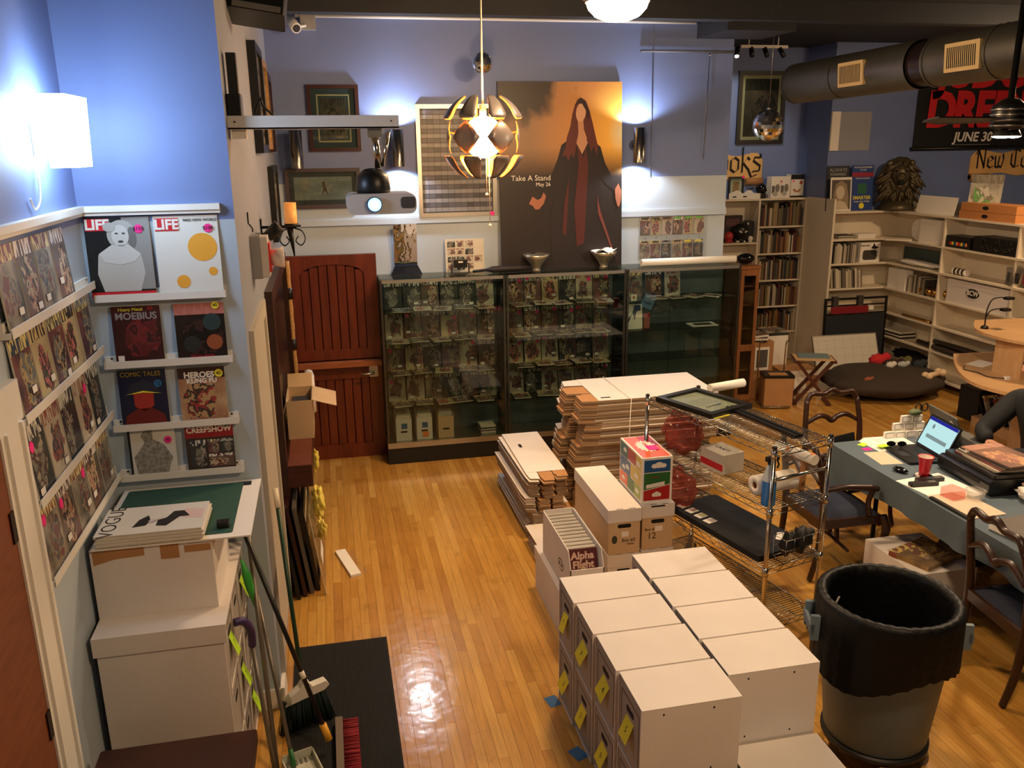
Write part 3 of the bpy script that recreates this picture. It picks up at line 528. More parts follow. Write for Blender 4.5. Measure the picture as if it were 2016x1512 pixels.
# ---------------------------------------------------------------- on top of the cases
ZT = 1.6663
POST = None
def poster_mat():
    m = mat('poster_print', (60, 40, 30), .45); t = m.node_tree; p = t.nodes['Principled BSDF']; tc = nd(t, 'TexCoord'); s = nd(t, 'SeparateXYZ'); t.links.new(tc.outputs['Generated'], s.inputs[0])
    nz = nd(t, 'TexNoise'); nz.inputs['Scale'].default_value = 3.2; nz.inputs['Detail'].default_value = 6; nz.inputs['Distortion'].default_value = .4; t.links.new(tc.outputs['Generated'], nz.inputs['Vector'])
    v = nd(t, 'VectorMath', operation='DISTANCE'); cb = nd(t, 'CombineXYZ'); t.links.new(s.outputs[0], cb.inputs[0]); t.links.new(s.outputs[2], cb.inputs[1]); t.links.new(cb.outputs[0], v.inputs[0]); v.inputs[1].default_value = (1.0, .73, 0)
    sky = nd(t, 'ValToRGB'); e = sky.color_ramp.elements; e.new(.3); e.new(.6)
    for i, (q, c) in enumerate(((0, (255, 250, 210)), (.12, (255, 196, 84)), (.34, (214, 150, 84)), (.75, (150, 118, 88)))): e[i].position = q; e[i].color = (*lin(c), 1)
    t.links.new(v.outputs['Value'], sky.inputs[0])
    # dark cloud at upper left, smoke haze, dark ground below
    dx = nd(t, 'Math', operation='MULTIPLY_ADD'); dx.inputs[1].default_value = -.45; t.links.new(s.outputs[0], dx.inputs[0]); t.links.new(s.outputs[2], dx.inputs[2])
    ad = nd(t, 'Math', operation='MULTIPLY_ADD'); ad.inputs[1].default_value = .5; t.links.new(nz.outputs[0], ad.inputs[0]); t.links.new(dx.outputs[0], ad.inputs[2])
    mr = nd(t, 'MapRange'); mr.inputs['From Min'].default_value = .96; mr.inputs['From Max'].default_value = 1.05; t.links.new(ad.outputs[0], mr.inputs[0])
    x1 = nd(t, 'Mix', data_type='RGBA'); x1.inputs[7].default_value = (*lin((58, 50, 44)), 1); t.links.new(mr.outputs[0], x1.inputs[0]); t.links.new(sky.outputs[0], x1.inputs[6])
    gz = nd(t, 'MapRange'); gz.inputs['From Min'].default_value = .66; gz.inputs['From Max'].default_value = .50; t.links.new(s.outputs[2], gz.inputs[0])
    x2 = nd(t, 'Mix', data_type='RGBA'); x2.inputs[7].default_value = (*lin((36, 28, 26)), 1); t.links.new(gz.outputs[0], x2.inputs[0]); t.links.new(x1.outputs[2], x2.inputs[6]); t.links.new(x2.outputs[2], p.inputs['Base Color']); return m
t = thing('movie_poster', 'tall poster board of a dark-robed figure under an orange sky reading Take A Stand', 'poster', (2.07, 7.46, ZT), rot=(radians(-3.2), 0, 0))
b = B().box(-.56, 0, 0, .56, .025, 1.61, 1); b.m[2] = 0; b.build('board', [poster_mat(), mat('board_edge', (30, 28, 28), .6)], t)
def flat(name, pts, m, d=0): B().prism([(x*1.12-.56, z*1.61) for x, z in pts], -.0022-d, -.0003-d, 1).build(name, m, t)
RC = random.Random(5)
flat('robe', [(.42, .0), (.40, .25), (.44, .42), (.50, .52), (.42, .44), (.40, .40), (.36, .40), (.42, .52), (.47, .60), (.50, .67), (.56, .70), (.66, .71), (.76, .69), (.82, .66), (.86, .57), (.93, .48), (.99, .44), (.99, .40), (.93, .42), (.86, .46), (.82, .50), (.84, .30), (.9, 0)], mat('robe_black', (34, 24, 26), .5))
flat('robe_panel', [(.62, .12), (.60, .34), (.64, .56), (.63, .66), (.68, .60), (.70, .67), (.72, .56), (.70, .34), (.68, .14)], mat('robe_red', (84, 30, 28), .5), .002)
flat('robe_trim', [(.5, .2), (.52, .36), (.56, .5), (.55, .36), (.53, .18)], MATS['robe_red'], .002)
flat('coat_edge', [(.79, .4), (.8, .3), (.9, .12), (.97, .02), (.91, .13), (.82, .31)], mat('edge_rose', (120, 62, 56), .5), .002)
flat('hair', [(.615, .885), (.59, .83), (.575, .77), (.545, .71), (.535, .66), (.505, .61), (.54, .615), (.555, .585), (.58, .625), (.60, .60), (.625, .67), (.64, .74), (.685, .75), (.72, .68), (.745, .63), (.765, .665), (.79, .61), (.80, .66), (.775, .73), (.755, .79), (.73, .85), (.70, .895), (.66, .915)], mat('hair_auburn', (96, 42, 36), .5), .002)
flat('hair_top', [(.61, .87), (.63, .905), (.66, .918), (.70, .90), (.735, .84), (.715, .79), (.70, .85), (.67, .885), (.635, .885)], mat('hair_dark', (52, 26, 24), .5), .007)
flat('neck', [(.635, .80), (.68, .80), (.685, .73), (.715, .68), (.668, .62), (.622, .68), (.64, .73)], mat('skin_print', (196, 146, 116), .5), .004); flat('face', [(.66+.04*cos(2*pi*k/16)+.006*sin(2*pi*k/16), .84+.05*sin(2*pi*k/16)) for k in range(16)], mat('face_print', (214, 166, 134), .5), .006)
flat('hand', [(.23, .36), (.26, .40), (.30, .38), (.33, .39), (.35, .42), (.37, .40), (.35, .36), (.31, .33), (.28, .33), (.26, .35)], mat('hand_print', (170, 110, 84), .5), .002)
flat('hand', [(.94, .43), (.945, .38), (.96, .34), (.975, .33), (.99, .36), (.995, .42), (.97, .46)], MATS['hand_print'], .004)
text('poster_text', 'Take A Stand', .066, PAPER, t, (-.28, -.004, .80)); text('poster_text', 'May 26', .046, PAPER, t, (-.17, -.004, .745))
t = thing('silver_bowl', 'silver footed bowl before the left of the poster', 'bowl', (1.80, 7.36, ZT)); BR = [(.001, 0), (.042, 0), (.036, .02), (.034, .03), (.05, .06), (.10, .12), (.118, .15), (.114, .15), (.095, .12), (.045, .066), (.001, .05)]
B().lathe(BR, 28, cap0=False, cap1=False).build('bowl', mat('silver_bowl', (200, 190, 170), .28, .9), t)
t = thing('silver_bowl', 'silver footed bowl with a white cloth at the poster corner', 'bowl', (2.43, 7.38, ZT)); B().lathe(BR, 28, cap0=False, cap1=False).build('bowl', MATS['silver_bowl'], t)
B().grid(lambda u, v: Vector(((u-.5)*.2, (v-.5)*.16, .152+.02*sin(7*u)*cos(5*v)+.02*u)), 8, 8).build('cloth', PAPER, t)
t = thing('paper_tube', 'long rolled white paper tube on top of right case', 'tube', (2.79, 7.38, ZT+.0335)); B().cyl((0, 0, 0), (.93, 0, .0), .033, n=20).build('roll', PAPER, t); B().cyl((-.0005, 0, 0), (-.001, 0, 0), .02).build('end', EDGE, t)
t = thing('spot_floodlight', 'small black LED floodlight on a bracket on the left case', 'lamp', (1.12, 7.36, ZT)); B().rbox(-.06, -.02, .06, .06, .03, .13, .012, ax=1).build('head', BLACK, t); B().tube([(-.075, 0, .10), (-.075, 0, .01), (-.05, 0, .006), (.05, 0, .006), (.075, 0, .01), (.075, 0, .10)], .007).build('bracket', BLACK, t); B().box(-.02, -.022, .105, .02, -.0201, .118).build('label', PAPER, t)
t = thing('umbrella', 'folded black umbrella lying on the middle of the case tops', 'umbrella', (1.35, 7.37, ZT+.03)); B().tube([(0, 0, 0), (.06, 0, 0), (.3, 0, .005), (.42, 0, 0)], [.012, .03, .028, .012], 10).build('canopy', mat('umbrella_cloth', (34, 28, 34), .6, bump=.3, bs=20), t); B().tube([(-.12, -.0, -.01), (0, 0, 0)], .012).build('handle', BLACK, t)
t = thing('chrome_stand', 'low chrome rack lying behind the white-cloth bowl', 'rack', (2.45, 7.5, ZT+.006)); [B().cyl((-.13, y, .0), (.16, y, 0), .005, n=6).build('bar', CHROME, t) for y in (0, .03, .06)]
t = thing('standing_mirror', 'narrow tall mirror stand of warped comic reflections on the left case', 'mirror', (.665, 7.54, ZT), rot=(radians(7), 0, 0)); B().box(-.1, 0, .08, .1, .012, .44).build('mirror', mat('mirror', (220, 220, 225), .03, 1, bump=.6, bs=3), t); B().prism([(-.14, 0), (.14, 0), (.10, .08), (-.10, .08)], -.03, .012, 1).build('base', mat('mirror_base', (110, 120, 160), .1, .9), t)
t = thing('framed_comic', 'newsprint comic page in a clear holder behind the floodlight', 'comic', (1.19, 7.52, ZT), rot=(radians(-5), 0, 0)); B().box(-.175, 0, 0, .175, .01, .29).build('holder', mat('newsprint', (206, 200, 184), .5), t)
rs = random.Random(4); 
for r in range(4):
    for c in range(4): B().box(-.155+c*.08, -.002, .02+r*.066, -.155+c*.08+.07, -.0003, .02+r*.066+.056).build('panel', (CV[1], CV[4], EDGE)[rs.randrange(3)], t)
# ================================================================ pictures on the walls
def framed(name, label, w, h, loc, fw, fm, mw, mm, pic, rz=0, glass=True, d=.03, bottom=None):
    """picture frame facing -Y, origin at its centre on the wall"""
    t = thing(name, label, 'picture', loc, rz)
    for a in ((-w/2, -h/2, w/2, -h/2+fw), (-w/2, h/2-fw, w/2, h/2), (-w/2, -h/2+fw, -w/2+fw, h/2-fw), (w/2-fw, -h/2+fw, w/2, h/2-fw)): B().box(a[0], -d, a[1], a[2], -.0005, a[3]).build('frame_bar', fm, t)
    B().box(-w/2+fw, -.012, -h/2+fw, w/2-fw, -.002, h/2-fw).build('mount', mm, t); iw, ih = w/2-fw-mw, h/2-fw-mw
    B().box(-iw, -.0135, -ih, iw, -.0121, ih).build('picture', pic, t)
    if glass: B().box(-w/2+fw, -.018, -h/2+fw, w/2-fw, -.0165, h/2-fw).build('glass', GLASS, t)
    return t
SEPIA = cover('sepia_print', ((50, 40, 34), (96, 76, 60), (140, 116, 92), (70, 66, 60), (180, 160, 130)), (110, 100, 84), (86, 70, 58), 9, 4)
MIST = cover('misty_print', ((150, 156, 170), (176, 180, 188), (196, 196, 196), (166, 170, 182), (206, 202, 196)), (190, 192, 196), (178, 182, 190), 4, 2.2)
t_ = framed('framed_print', 'dark red framed print with grey mount above the projector board', .42, .53, (.126, 7.5845, 2.98), .03, wood('rosewood', (44, 17, 18), (60, 24, 24), .3), .075, mat('mount_teal', (78, 92, 104), .7), SEPIA)
for a in ((-.135, -.19, .135, -.178), (-.135, .178, .135, .19), (-.135, -.178, -.123, .178), (.123, -.178, .135, .178)): B().box(a[0], -.0142, a[1], a[2], -.0136, a[3]).build('cream_border', mat('mount_cream', (232, 214, 176), .7), t_)
t = framed('framed_print', 'wide landscape print in a grey-brown frame behind the projector', .62, .33, (.0, 7.5845, 2.415), .03, mat('frame_taupe', (70, 60, 62), .4), .04, mat('mount_taupe', (92, 86, 92), .7), MIST)
B().prism([(-.02, -.06), (.0, 0), (-.01, .05), (.015, .06), (.02, .02), (.04, -.06), (.01, -.02)], -.0145, -.0136, 1).build('figure', mat('figure_brown', (120, 96, 90), .6), t)
t = thing('framed_card_collection', 'tall silver frame holding a grid of tiny coin-like cards', 'picture', (1.148, 7.5845, 2.62)); w, h = .69, .94
for a in ((-w/2, -h/2, w/2, -h/2+.035), (-w/2, h/2-.035, w/2, h/2), (-w/2, -h/2+.035, -w/2+.035, h/2-.035), (w/2-.035, -h/2+.035, w/2, h/2-.035)): B().box(a[0], -.03, a[1], a[2], -.0005, a[3]).build('frame_bar', ALU, t)
B().box(-w/2+.035, -.012, -h/2+.035, w/2-.035, -.002, h/2-.035).build('backing', mat('card_back', (66, 64, 66), .7), t)
c1 = B().box(0, -.0035, 0, .053, 0, .0345).mesh('card', mat('card_dark', (74, 74, 82), .4, rand=.35)); c2 = B().box(0, -.0035, 0, .053, 0, .0345).mesh('card', mat('card_pale', (128, 128, 132), .4, rand=.1))
for r in range(22):
    for c in range(11): put('card', c2 if r % 2 == 0 else c1, t, (-.305+c*.0556, -.0122, -.425+r*.0387))
B().cyl((.3, -.031, -.45), (.3, -.0325, -.45), .02).build('price_dot', PINK, t)
framed('framed_print', 'black framed fantasy print with cream mount behind the mirror ball', .63, .86, (5.36, 10.1995, 3.155), .05, BLACK, .04, mat('mount_cream', (232, 214, 176), .7), cover('dark_print', ((30, 26, 24), (60, 46, 40), (112, 70, 56), (44, 40, 38), (150, 110, 84)), (60, 50, 44), (36, 30, 28), 3, 3))
# hanging pockets of trading cards on the right of the far wall
t = thing('card_pockets', 'clear hanging sheet with two rows of trading card packs', 'cards', (3.17, 7.5845, 1.69)); B().box(-.34, -.012, 0, .34, -.0095, .43).build('clear_sheet', FILM, t)
for r in range(2):
    for k in range(6):
        c = B().box(-.048, -.008, 0, .048, -.001, .165).build('card_pack', CV[(k*2+r*3) % 6], t, (-.275+k*.107, 0, .02+r*.215)); B().box(-.035, -.0088, .145, .03, -.0081, .16).build('header', (mat('tag_green', (90, 210, 60), .6) if r and k > 2 else YELLOW if k > 3 else BLACK), c)
        B().cyl((0, -.02, .19), (0, -.001, .19), .004, n=6).build('peg', CHROME, c)
t = thing('cable_wire', 'thin picture wire hanging from the rod, right of poster', 'wire'); B().cyl((2.93, 7.575, 2.45), (2.916, 7.575, 3.53), .003, n=5).build('wire', STEEL, t); B().cyl((2.916, 7.575, 3.53), (2.916, 7.575, 3.84), .002, n=5).build('upper_wire', STEEL, t)
t = thing('cable_wire', 'thin picture wire hanging from the rod near the wall end', 'wire'); B().cyl((3.44, 7.575, 2.6), (3.454, 7.575, 3.53), .003, n=5).build('wire', STEEL, t); B().ball((3.454, 7.565, 3.5), .012, 8, 6).build('clip', CHROME, t)
t = thing('hanging_rod', 'thin grey rod fixed along the upper far wall', 'rod'); B().cyl((2.80, 7.565, 3.53), (3.68, 7.565, 3.53), .012, n=8).build('rod', mat('rod_grey', (96, 100, 112), .6), t)
# ---------------------------------------------------------------- corridor wall
def side_frame(label, y0, y1, z0, z1, m, d):
    t = thing('framed_picture', label, 'picture', (-.3845, (y0+y1)/2, z0)); w, h = y1-y0, z1-z0
    for a in ((-w/2, 0, w/2, .05), (-w/2, h-.05, w/2, h), (-w/2, .05, -w/2+.05, h-.05), (w/2-.05, .05, w/2, h-.05)): B().box(.0003, a[0], a[1], d, a[2], a[3]).build('frame_bar', m, t)
    B().box(.0003, -w/2+.05, .05, d*.6, w/2-.05, h-.05).build('print', SEPIA, t)
side_frame('large black framed picture nearest on the corridor wall', 5.55, 6.15, 2.72, 3.36, BLACK, .05)
side_frame('gilt framed picture seen edge-on on the corridor wall', 6.3, 6.85, 2.74, 3.34, wood('gilt', (150, 110, 60), (190, 150, 90), .35), .04); side_frame('brown framed picture at the far end of the corridor wall', 7.0, 7.45, 2.72, 3.3, MATS['rosewood'], .035)
side_frame('black framed picture above the dark doorway', 6.55, 7.2, 2.08, 2.62, BLACK, .04)
t = thing('fire_alarm', 'grey wall alarm box with red lens and white strobe horn', 'alarm', (-.3845, 4.62, 2.1)); B().rbox(.0003, -.07, 0, .05, .07, .22, .01, ax=0).build('back_box', mat('alarm_grey', (150, 148, 146), .5), t); B().rbox(.0501, -.065, .005, .085, .065, .215, .01, ax=0).build('front_plate', mat('alarm_cover', (206, 200, 194), .5), t)
B().rbox(.0851, -.05, .03, .095, .05, .18, .01, ax=0).build('red_lens', mat('red_lens', (220, 60, 50), .3), t); B().cyl((.0951, 0, .10), (.16, 0, .10), .04, .055, n=16).build('strobe', mat('strobe_clear', (226, 210, 204), .15), t)
t = thing('black_hook', 'black wall hook on the corridor wall above the alarm', 'hook', (-.3845, 4.55, 2.38)); B().box(.0003, -.008, 0, .006, .008, .06).tube([(.006, 0, .0), (.02, 0, -.02), (.02, 0, -.04)], .004, 6).build('hook', BLACK, t)
t = thing('spot_fixture', 'black adjustable spot fixture beside the candle sconce', 'lamp', (-.3845, 5.0, 2.28)); B().cyl((.0005, 0, 0), (.06, 0, 0), .015).cyl((.06, -.0, -.01), (.13, 0, .05), .03, .04).build('head', BLACK, t)
IRON = mat('wrought_iron', (22, 20, 20), .5, .5); t = thing('candle_sconce', 'wrought iron wall sconce with two amber pillar candles', 'sconce', (-.3845, 5.4, 2.29))
B().box(.0005, -.02, -.05, .008, .02, .05).box(.0081, -.008, -.008, .21, .008, .008).box(.1, -.02, -.001, .235, .04, .006).build('arm', IRON, t)
B().cyl((.17, 0, -.01), (.185, 0, -.18), .02, .004, n=10).build('spike', IRON, t)
for dy, hh in ((0, .11), (.045, .14)):
    B().lathe([(.036, .006), (.036, hh), (.03, hh), (.028, hh-.012), (.001, hh-.014)], 18, c=(.18, dy-.01, 0)).build('candle', mat('amber_wax', (250, 170, 90), .5, emit=.25), t)
    B().lathe([(.038, .0065), (.04, .02), (.0365, .02)], 12, c=(.18, dy-.01, 0), cap0=False, cap1=False).build('cup', IRON, t)
for s in (-1, 1):
    for q in (0, .03): B().tube(smooth_path([(.18+s*.01, .0+q, -.01), (.18+s*.06, q, -.03), (.18+s*.075, q, -.08), (.18+s*.05, q, -.115), (.18+s*.02, q, -.09), (.18+s*.035, q, -.06)]), .003, 5).build('scroll', IRON, t)
t = thing('bamboo_pole', 'bamboo pole with black straps standing by the door', 'pole', (-.335, 7.2, 0)); 
B().lathe([(.022, 0.0)]+[(r, z) for k in range(12) for r, z in ((.022, .155*k+.02), (.026, .155*k+.078), (.022, .155*k+.13))]+[(.022, 1.86)], 12).build('pole', wood('bamboo', (190, 140, 80), (210, 164, 104), .4), t)
for z in (.80, 1.12, 1.55): B().cyl((0, 0, z), (0, 0, z+.09), .03, n=12).build('strap', BLACK, t)
# dark wooden ledge, carton and things around it
t = thing('wall_ledge', 'dark mahogany ledge sticking out of the corridor wall', 'ledge', (-.3398, 5.2, .68)); B().box(0, 0, 0, .15, 1.7, .14).build('ledge', wood('dark_mahogany', (58, 24, 18), (78, 34, 26), .35), t); B().box(.003, .003, .1401, .147, 1.697, .146).build('top', wood('ledge_top', (90, 42, 32), (112, 56, 44), .3), t)
B().box(0, .2, -.6795, .05, .26, -.0005).box(0, 1.4, -.6795, .05, 1.46, -.0005).build('leg', MATS['dark_mahogany'], t)
t = thing('open_carton', 'open cardboard carton with flaps out on the dark ledge', 'box', (-.26, 5.72, .8265)); w, dd, h = .17, .36, .27
B().box(-w/2, 0, 0, w/2, dd, .004).box(-w/2, 0, .004, w/2, .004, h).box(-w/2, dd-.004, .004, w/2, dd, h).box(-w/2, .004, .004, -w/2+.004, dd-.004, h).box(w/2-.004, .004, .004, w/2, dd-.004, h).build('carton_body', TAN, t)
for M, a, b_ in ((TR(w/2, 0, h) @ RY(radians(18)), .17, dd), ): B().at(M).box(0, 0, 0, a, b_, .004).build('flap', TAN, t)
B().at(TR(0, dd, h) @ RX(radians(40))).box(-w/2, 0, 0, w/2, .12, .004).build('flap', TAN, t); B().at(TR(-w/2+.002, 0, h) @ RY(radians(-75))).box(-.11, 0, 0, 0, dd, .004).build('flap', TAN, t)
B().box(-.06, .06, .006, .06, .3, .22).build('contents', mat('dark_contents', (40, 36, 34), .6), t)
t = thing('paper_roll', 'white paper towel roll standing behind the open carton', 'roll', (-.22, 6.35, .8265)); B().lathe([(.02, .28), (.056, .28), (.056, 0), (.02, 0)], 20, cap0=False, cap1=False).build('paper', PAPER, t); B().lathe([(.0199, .279), (.0199, .001)], 14, cap0=False, cap1=False).build('core', KRAFT, t)
t = thing('desk_lamp', 'small lit lamp head glowing behind the carton flap', 'lamp', (-.215, 6.72, 0)); B().lathe([(.045, 1.0), (.03, 1.05), (.01, 1.06)], 16, cap0=False).build('shade', WHITE, t); B().lathe([(.001, .999), (.04, 1.0)], 16).build('bulb', glow('lamp_warm', (255, 214, 150), 8), t); B().tube([(0, 0, 1.02), (-.01, .0, .9), (0, 0, .828)], .004, 6).cyl((0, 0, .8265), (0, 0, .836), .022).build('stem', WHITE, t)
# framed things leaning in a pile under the ledge
for k, (lab, m, w, h, x) in enumerate((('black framed picture at the back of the leaning pile', BLACK, .9, .66, -.335), ('dark red framed picture leaning in the pile under ledge', MATS['rosewood'], .8, .62, -.295), ('grey framed picture leaning in the pile under ledge', mat('frame_grey', (92, 86, 80), .4), .86, .6, -.255), ('black narrow framed picture leaning in the pile under ledge', BLACK, .7, .56, -.215))):
    t = thing('leaning_frame', lab, 'picture', (x, 5.0+.45+.03*k, .001), rot=(0, radians(-7), 0)); y0, y1 = -.45, -.45+w
    B().box(0, y0, 0, .022, y1, .035).box(0, y0, h-.035, .022, y1, h).box(0, y0, .035, .022, y0+.035, h-.035).box(0, y1-.035, .035, .022, y1, h-.035).build('frame', m, t); B().box(.005, y0+.035, .035, .012, y1-.035, h-.035).build('print', (CV[2], CV[3], SEPIA, CV[4])[k], t)
t = thing('acrylic_sheet', 'clear acrylic sheet leaning at the front of the frame pile', 'sheet', (-.165, 5.45, .001), rot=(0, radians(-7), 0)); B().box(0, -.42, 0, .006, .5, .56).build('sheet', clear('acrylic', (240, 236, 226), 1.5, .01, .06, (230, 214, 190)), t); B().box(.0062, -.42, 0, .0082, -.41, .56).build('edge', EDGE, t); B().box(.0063, -.2, .1, .0075, .05, .17).build('tape_strip', PAPER, t)
YB = mat('yellow_wrap', (226, 206, 96), .6)
for k, (y, z, s, ry) in enumerate(((5.9, .6, .07, .3), (5.55, .42, .08, -.4), (5.25, .36, .06, .7))):
    tag(B().ball((0, 0, 0), (s*.45, s, s*1.3), 26, 18, fn=lambda d: 1+.3*sin(7*d.x+5*d.z)*cos(6*d.y+2*d.z)+.12*sin(15*d.z+9*d.y)).build('yellow_wrap', YB, None, (-.20+.02*k, y, z), (ry, 0, .2)), ('crumpled yellow wrapping on top of the leaning frames, nearest the ledge', 'crumpled yellow wrapping halfway down the leaning frames', 'crumpled yellow wrapping at the near end of the leaning frames')[k], 'wrapping')
t = thing('white_package', 'flat white packaged slat lying on the wood floor', 'package', (-.01, 5.42, .0005), rot=(0, 0, radians(14))); B().box(-.035, -.2, 0, .035, .2, .018).build('slat', PAPER, t); B().grid(lambda u, v: Vector((.035+.05*u, -.19+.36*v, .004+.008*sin(9*v)*u)), 4, 10).build('bag_film', FILM, t)
t = thing('rubber_mat', 'black ribbed rubber floor mat beside the brooms', 'mat', (-.065, 3.835, .0005)); RUB = mat('ribbed_rubber', (18, 18, 18), .85)
b = B().box(-.27, -.59, 0, .247, .61, .006)
for k in range(49): b.box(-.262+k*.0103, -.58, .006, -.262+k*.0103+.006, .60, .0085)
b.build('mat', RUB, t)
# ================================================================ left niche: rails, magazines, comics
def rail(label, M, L):
    t = thing('display_rail', label, 'rail'); t.matrix_world = M
    B().box(0, -.012, 0, L, 0, .05).build('back_strip', WHITE, t); B().box(0, -.035, 0, L, -.0121, .018).build('channel', WHITE, t); B().box(0, -.037, .0, L, -.033, .032).build('lip', WHITE, t)
    for x in (.03, L-.03): B().cyl((x, -.0135, .042), (x, -.0121, .042), .005, n=8).build('screw', DARK, t)
NA = ('top', 'second', 'third', 'lowest')
for k, z in enumerate((2.122, 1.828, 1.538, 1.30)): rail('%s white display rail on the narrow front wall' % NA[k], TR(-.985, 3.9288, z), .535)
LM = TR(-1.0098, 0, 0) @ RZ(pi/2)          # local x runs along +Y, local -y points into the room (+X)
for k, z in enumerate((2.185, 1.905, 1.612, 1.33)): rail('%s white display rail along the left side wall' % NA[k], TR(-1.0098, 2.862, z) @ RZ(pi/2), 1.03)
rs = random.Random(21)
for r, (z, y0, n) in enumerate(((2.205, 2.87, 4), (1.925, 2.87, 5), (1.632, 2.87, 5), (1.35, 2.87, 5))):
    for k in range(n):
        h = (.262, .25, .25, .25)[r]; y = y0+.1+k*.19
        comic('comic_book', 'bagged comic on the %s rail of the left wall, %s from the door casing' % (NA[r], ('first', 'second', 'third', 'fourth', 'fifth')[k]), 'comic', 'comics on the left wall rails', .178, h, (-.982, y, z), (radians(-4), 0, pi/2), (r*2+k*3) % 6, rs=rs)
def mag(name, label, cat, x, z, w, h, base):
    t = thing(name, label, cat, (x, 3.90, z), rot=(radians(-4), 0, 0)); b = B().box(-w/2, 0, 0, w/2, .006, h, 1); b.m[2] = 0; b.build('cover', [base, EDGE], t); return t
def lay(t, name, pts, m, d=.0): return B().prism(pts, -.0015-d, -.0003-d, 1).build(name, m, t)
def rect(x0, z0, x1, z1): return [(x0, z0), (x1, z0), (x1, z1), (x0, z1)]
def ell(cx, cz, rx, rz, n=24, a0=0): return [(cx+rx*cos(2*pi*k/n+a0), cz+rz*sin(2*pi*k/n+a0)) for k in range(n)]
LIFE = mat('life_red', (206, 36, 44), .4); GREY1 = mat('print_grey', (150, 148, 144), .4); STAR = [(.02*(1 if i % 2 else .8)*cos(2*pi*i/24), .02*(1 if i % 2 else .8)*sin(2*pi*i/24)) for i in range(24)]
def star(t, x, z, s=1, m=None, txt=None):
    o = B().prism([(x+a*s, z+b*s) for a, b in STAR], -.0048, -.0036, 1).build('price_star', m or PINK, t)
    if txt: text('price', txt, .022*s, INK, o, (x, -.0056, z))
t = mag('magazine', 'LIFE magazine with a grey-toned portrait of a woman in an off-shoulder dress', 'magazine', -.864, 2.142, .258, .335, mat('cover_black', (26, 27, 28), .3))
lay(t, 'backdrop', rect(.02, .03, .129, .335), GREY1); lay(t, 'masthead', rect(-.125, .28, -.03, .33), LIFE, .001); text('title', 'LIFE', .058, WHITE, t, (-.077, -.0032, .304), off=.002); lay(t, 'red_strip', rect(-.129, 0, .129, .022), LIFE, .001)
lay(t, 'hair', ell(.015, .262, .058, .062), mat('hair_pale', (176, 174, 168), .5), .0012); lay(t, 'face', ell(.01, .258, .034, .046), mat('face_grey', (204, 202, 196), .5), .0024)
[lay(t, n_, ell(*e_), mat('face_dark', (70, 66, 64), .5), .0036) for n_, e_ in (('eye', (-.004, .268, .007, .0035, 10)), ('eye', (.024, .268, .007, .0035, 10)), ('lips', (.010, .234, .011, .005, 12)))]; lay(t, 'curl', ell(-.03, .295, .025, .02), MATS['hair_pale'], .0036); lay(t, 'shadow_hair', ell(.055, .25, .018, .045), mat('hair_shade', (112, 110, 106), .5), .0014)
lay(t, 'torso', [(-.03, .215), (-.085, .18), (-.095, .10), (-.075, .024), (.07, .024), (.095, .10), (.085, .18), (.04, .215)], mat('dress_grey', (190, 187, 180), .5), .0012); lay(t, 'shoulders', [(-.03, .22), (-.082, .185), (-.06, .15), (.0, .135), (.06, .15), (.085, .18), (.04, .22)], MATS['face_grey'], .0024); star(t, .085, .285, 1, None, '$150')
t = mag('magazine', 'LIFE magazine with orange discs on a white cover', 'magazine', -.588, 2.142, .262, .335, mat('cover_white', (226, 224, 216), .3))
lay(t, 'masthead', rect(-.125, .272, -.03, .325), LIFE, .001); text('title', 'LIFE', .058, WHITE, t, (-.077, -.0032, .297), off=.002); DISC = mat('disc_orange', (236, 168, 60), .4)
for c in ((.06, .20, .06), (-.03, .055, .028), (.095, .095, .018)): lay(t, 'disc', ell(c[0], c[1], c[2], c[2]), DISC)
text('headline', 'MAD NEW WORLD', .016, INK, t, (.06, -.003, .315)); star(t, .09, .28, 1, None, '$100')
t = mag('magazine', 'dark red magazine titled MOEBIUS', 'magazine', -.834, 1.848, .2, .25, cover('moebius_print', ((70, 26, 30), (96, 32, 36), (120, 40, 44), (60, 30, 34), (50, 22, 26)), (70, 30, 32), (70, 30, 32), 1, 2.5, 1)); text('title', 'MOEBIUS', .042, mat('title_grey', (150, 140, 140), .4), t, (0, -.001, .205), sx=1.0, off=.001); text('banner', 'Heavy Metal', .02, YELLOW, t, (-.02, -.001, .235)); text('banner_number', '50', .022, LIFE, t, (.06, -.001, .237)); B().box(-.09, -.0015, .008, -.065, -.0003, .035).build('barcode', PAPER, t)
t = mag('magazine', 'black and red magazine with three round emblems', 'magazine', -.573, 1.848, .21, .25, cover('ember_print', ((18, 14, 14), (24, 18, 18), (60, 24, 20), (20, 16, 16), (44, 22, 18)), (200, 80, 40), (190, 70, 36), 6, 2))
for c in ((.05, .165, .038, (40, 60, 60)), (.055, .075, .034, (150, 80, 44)), (-.04, .07, .036, (36, 40, 38))): lay(t, 'emblem', ell(*c[:2], c[2], c[2]), mat('emblem_%d' % c[3][0], c[3], .5))
text('subtitle', 'FALLEN ANGEL', .015, LIFE, t, (0, -.002, .015)); star(t, .07, .238, .9, YELLOW, '40')
t = mag('magazine', 'COMIC TALES magazine with a helmeted red face on midnight blue', 'magazine', -.844, 1.558, .2, .255, mat('midnight', (22, 28, 56), .35)); text('title', 'COMIC TALES', .03, mat('title_gold', (170, 150, 50), .4), t, (-.005, -.001, .235), sx=.9)
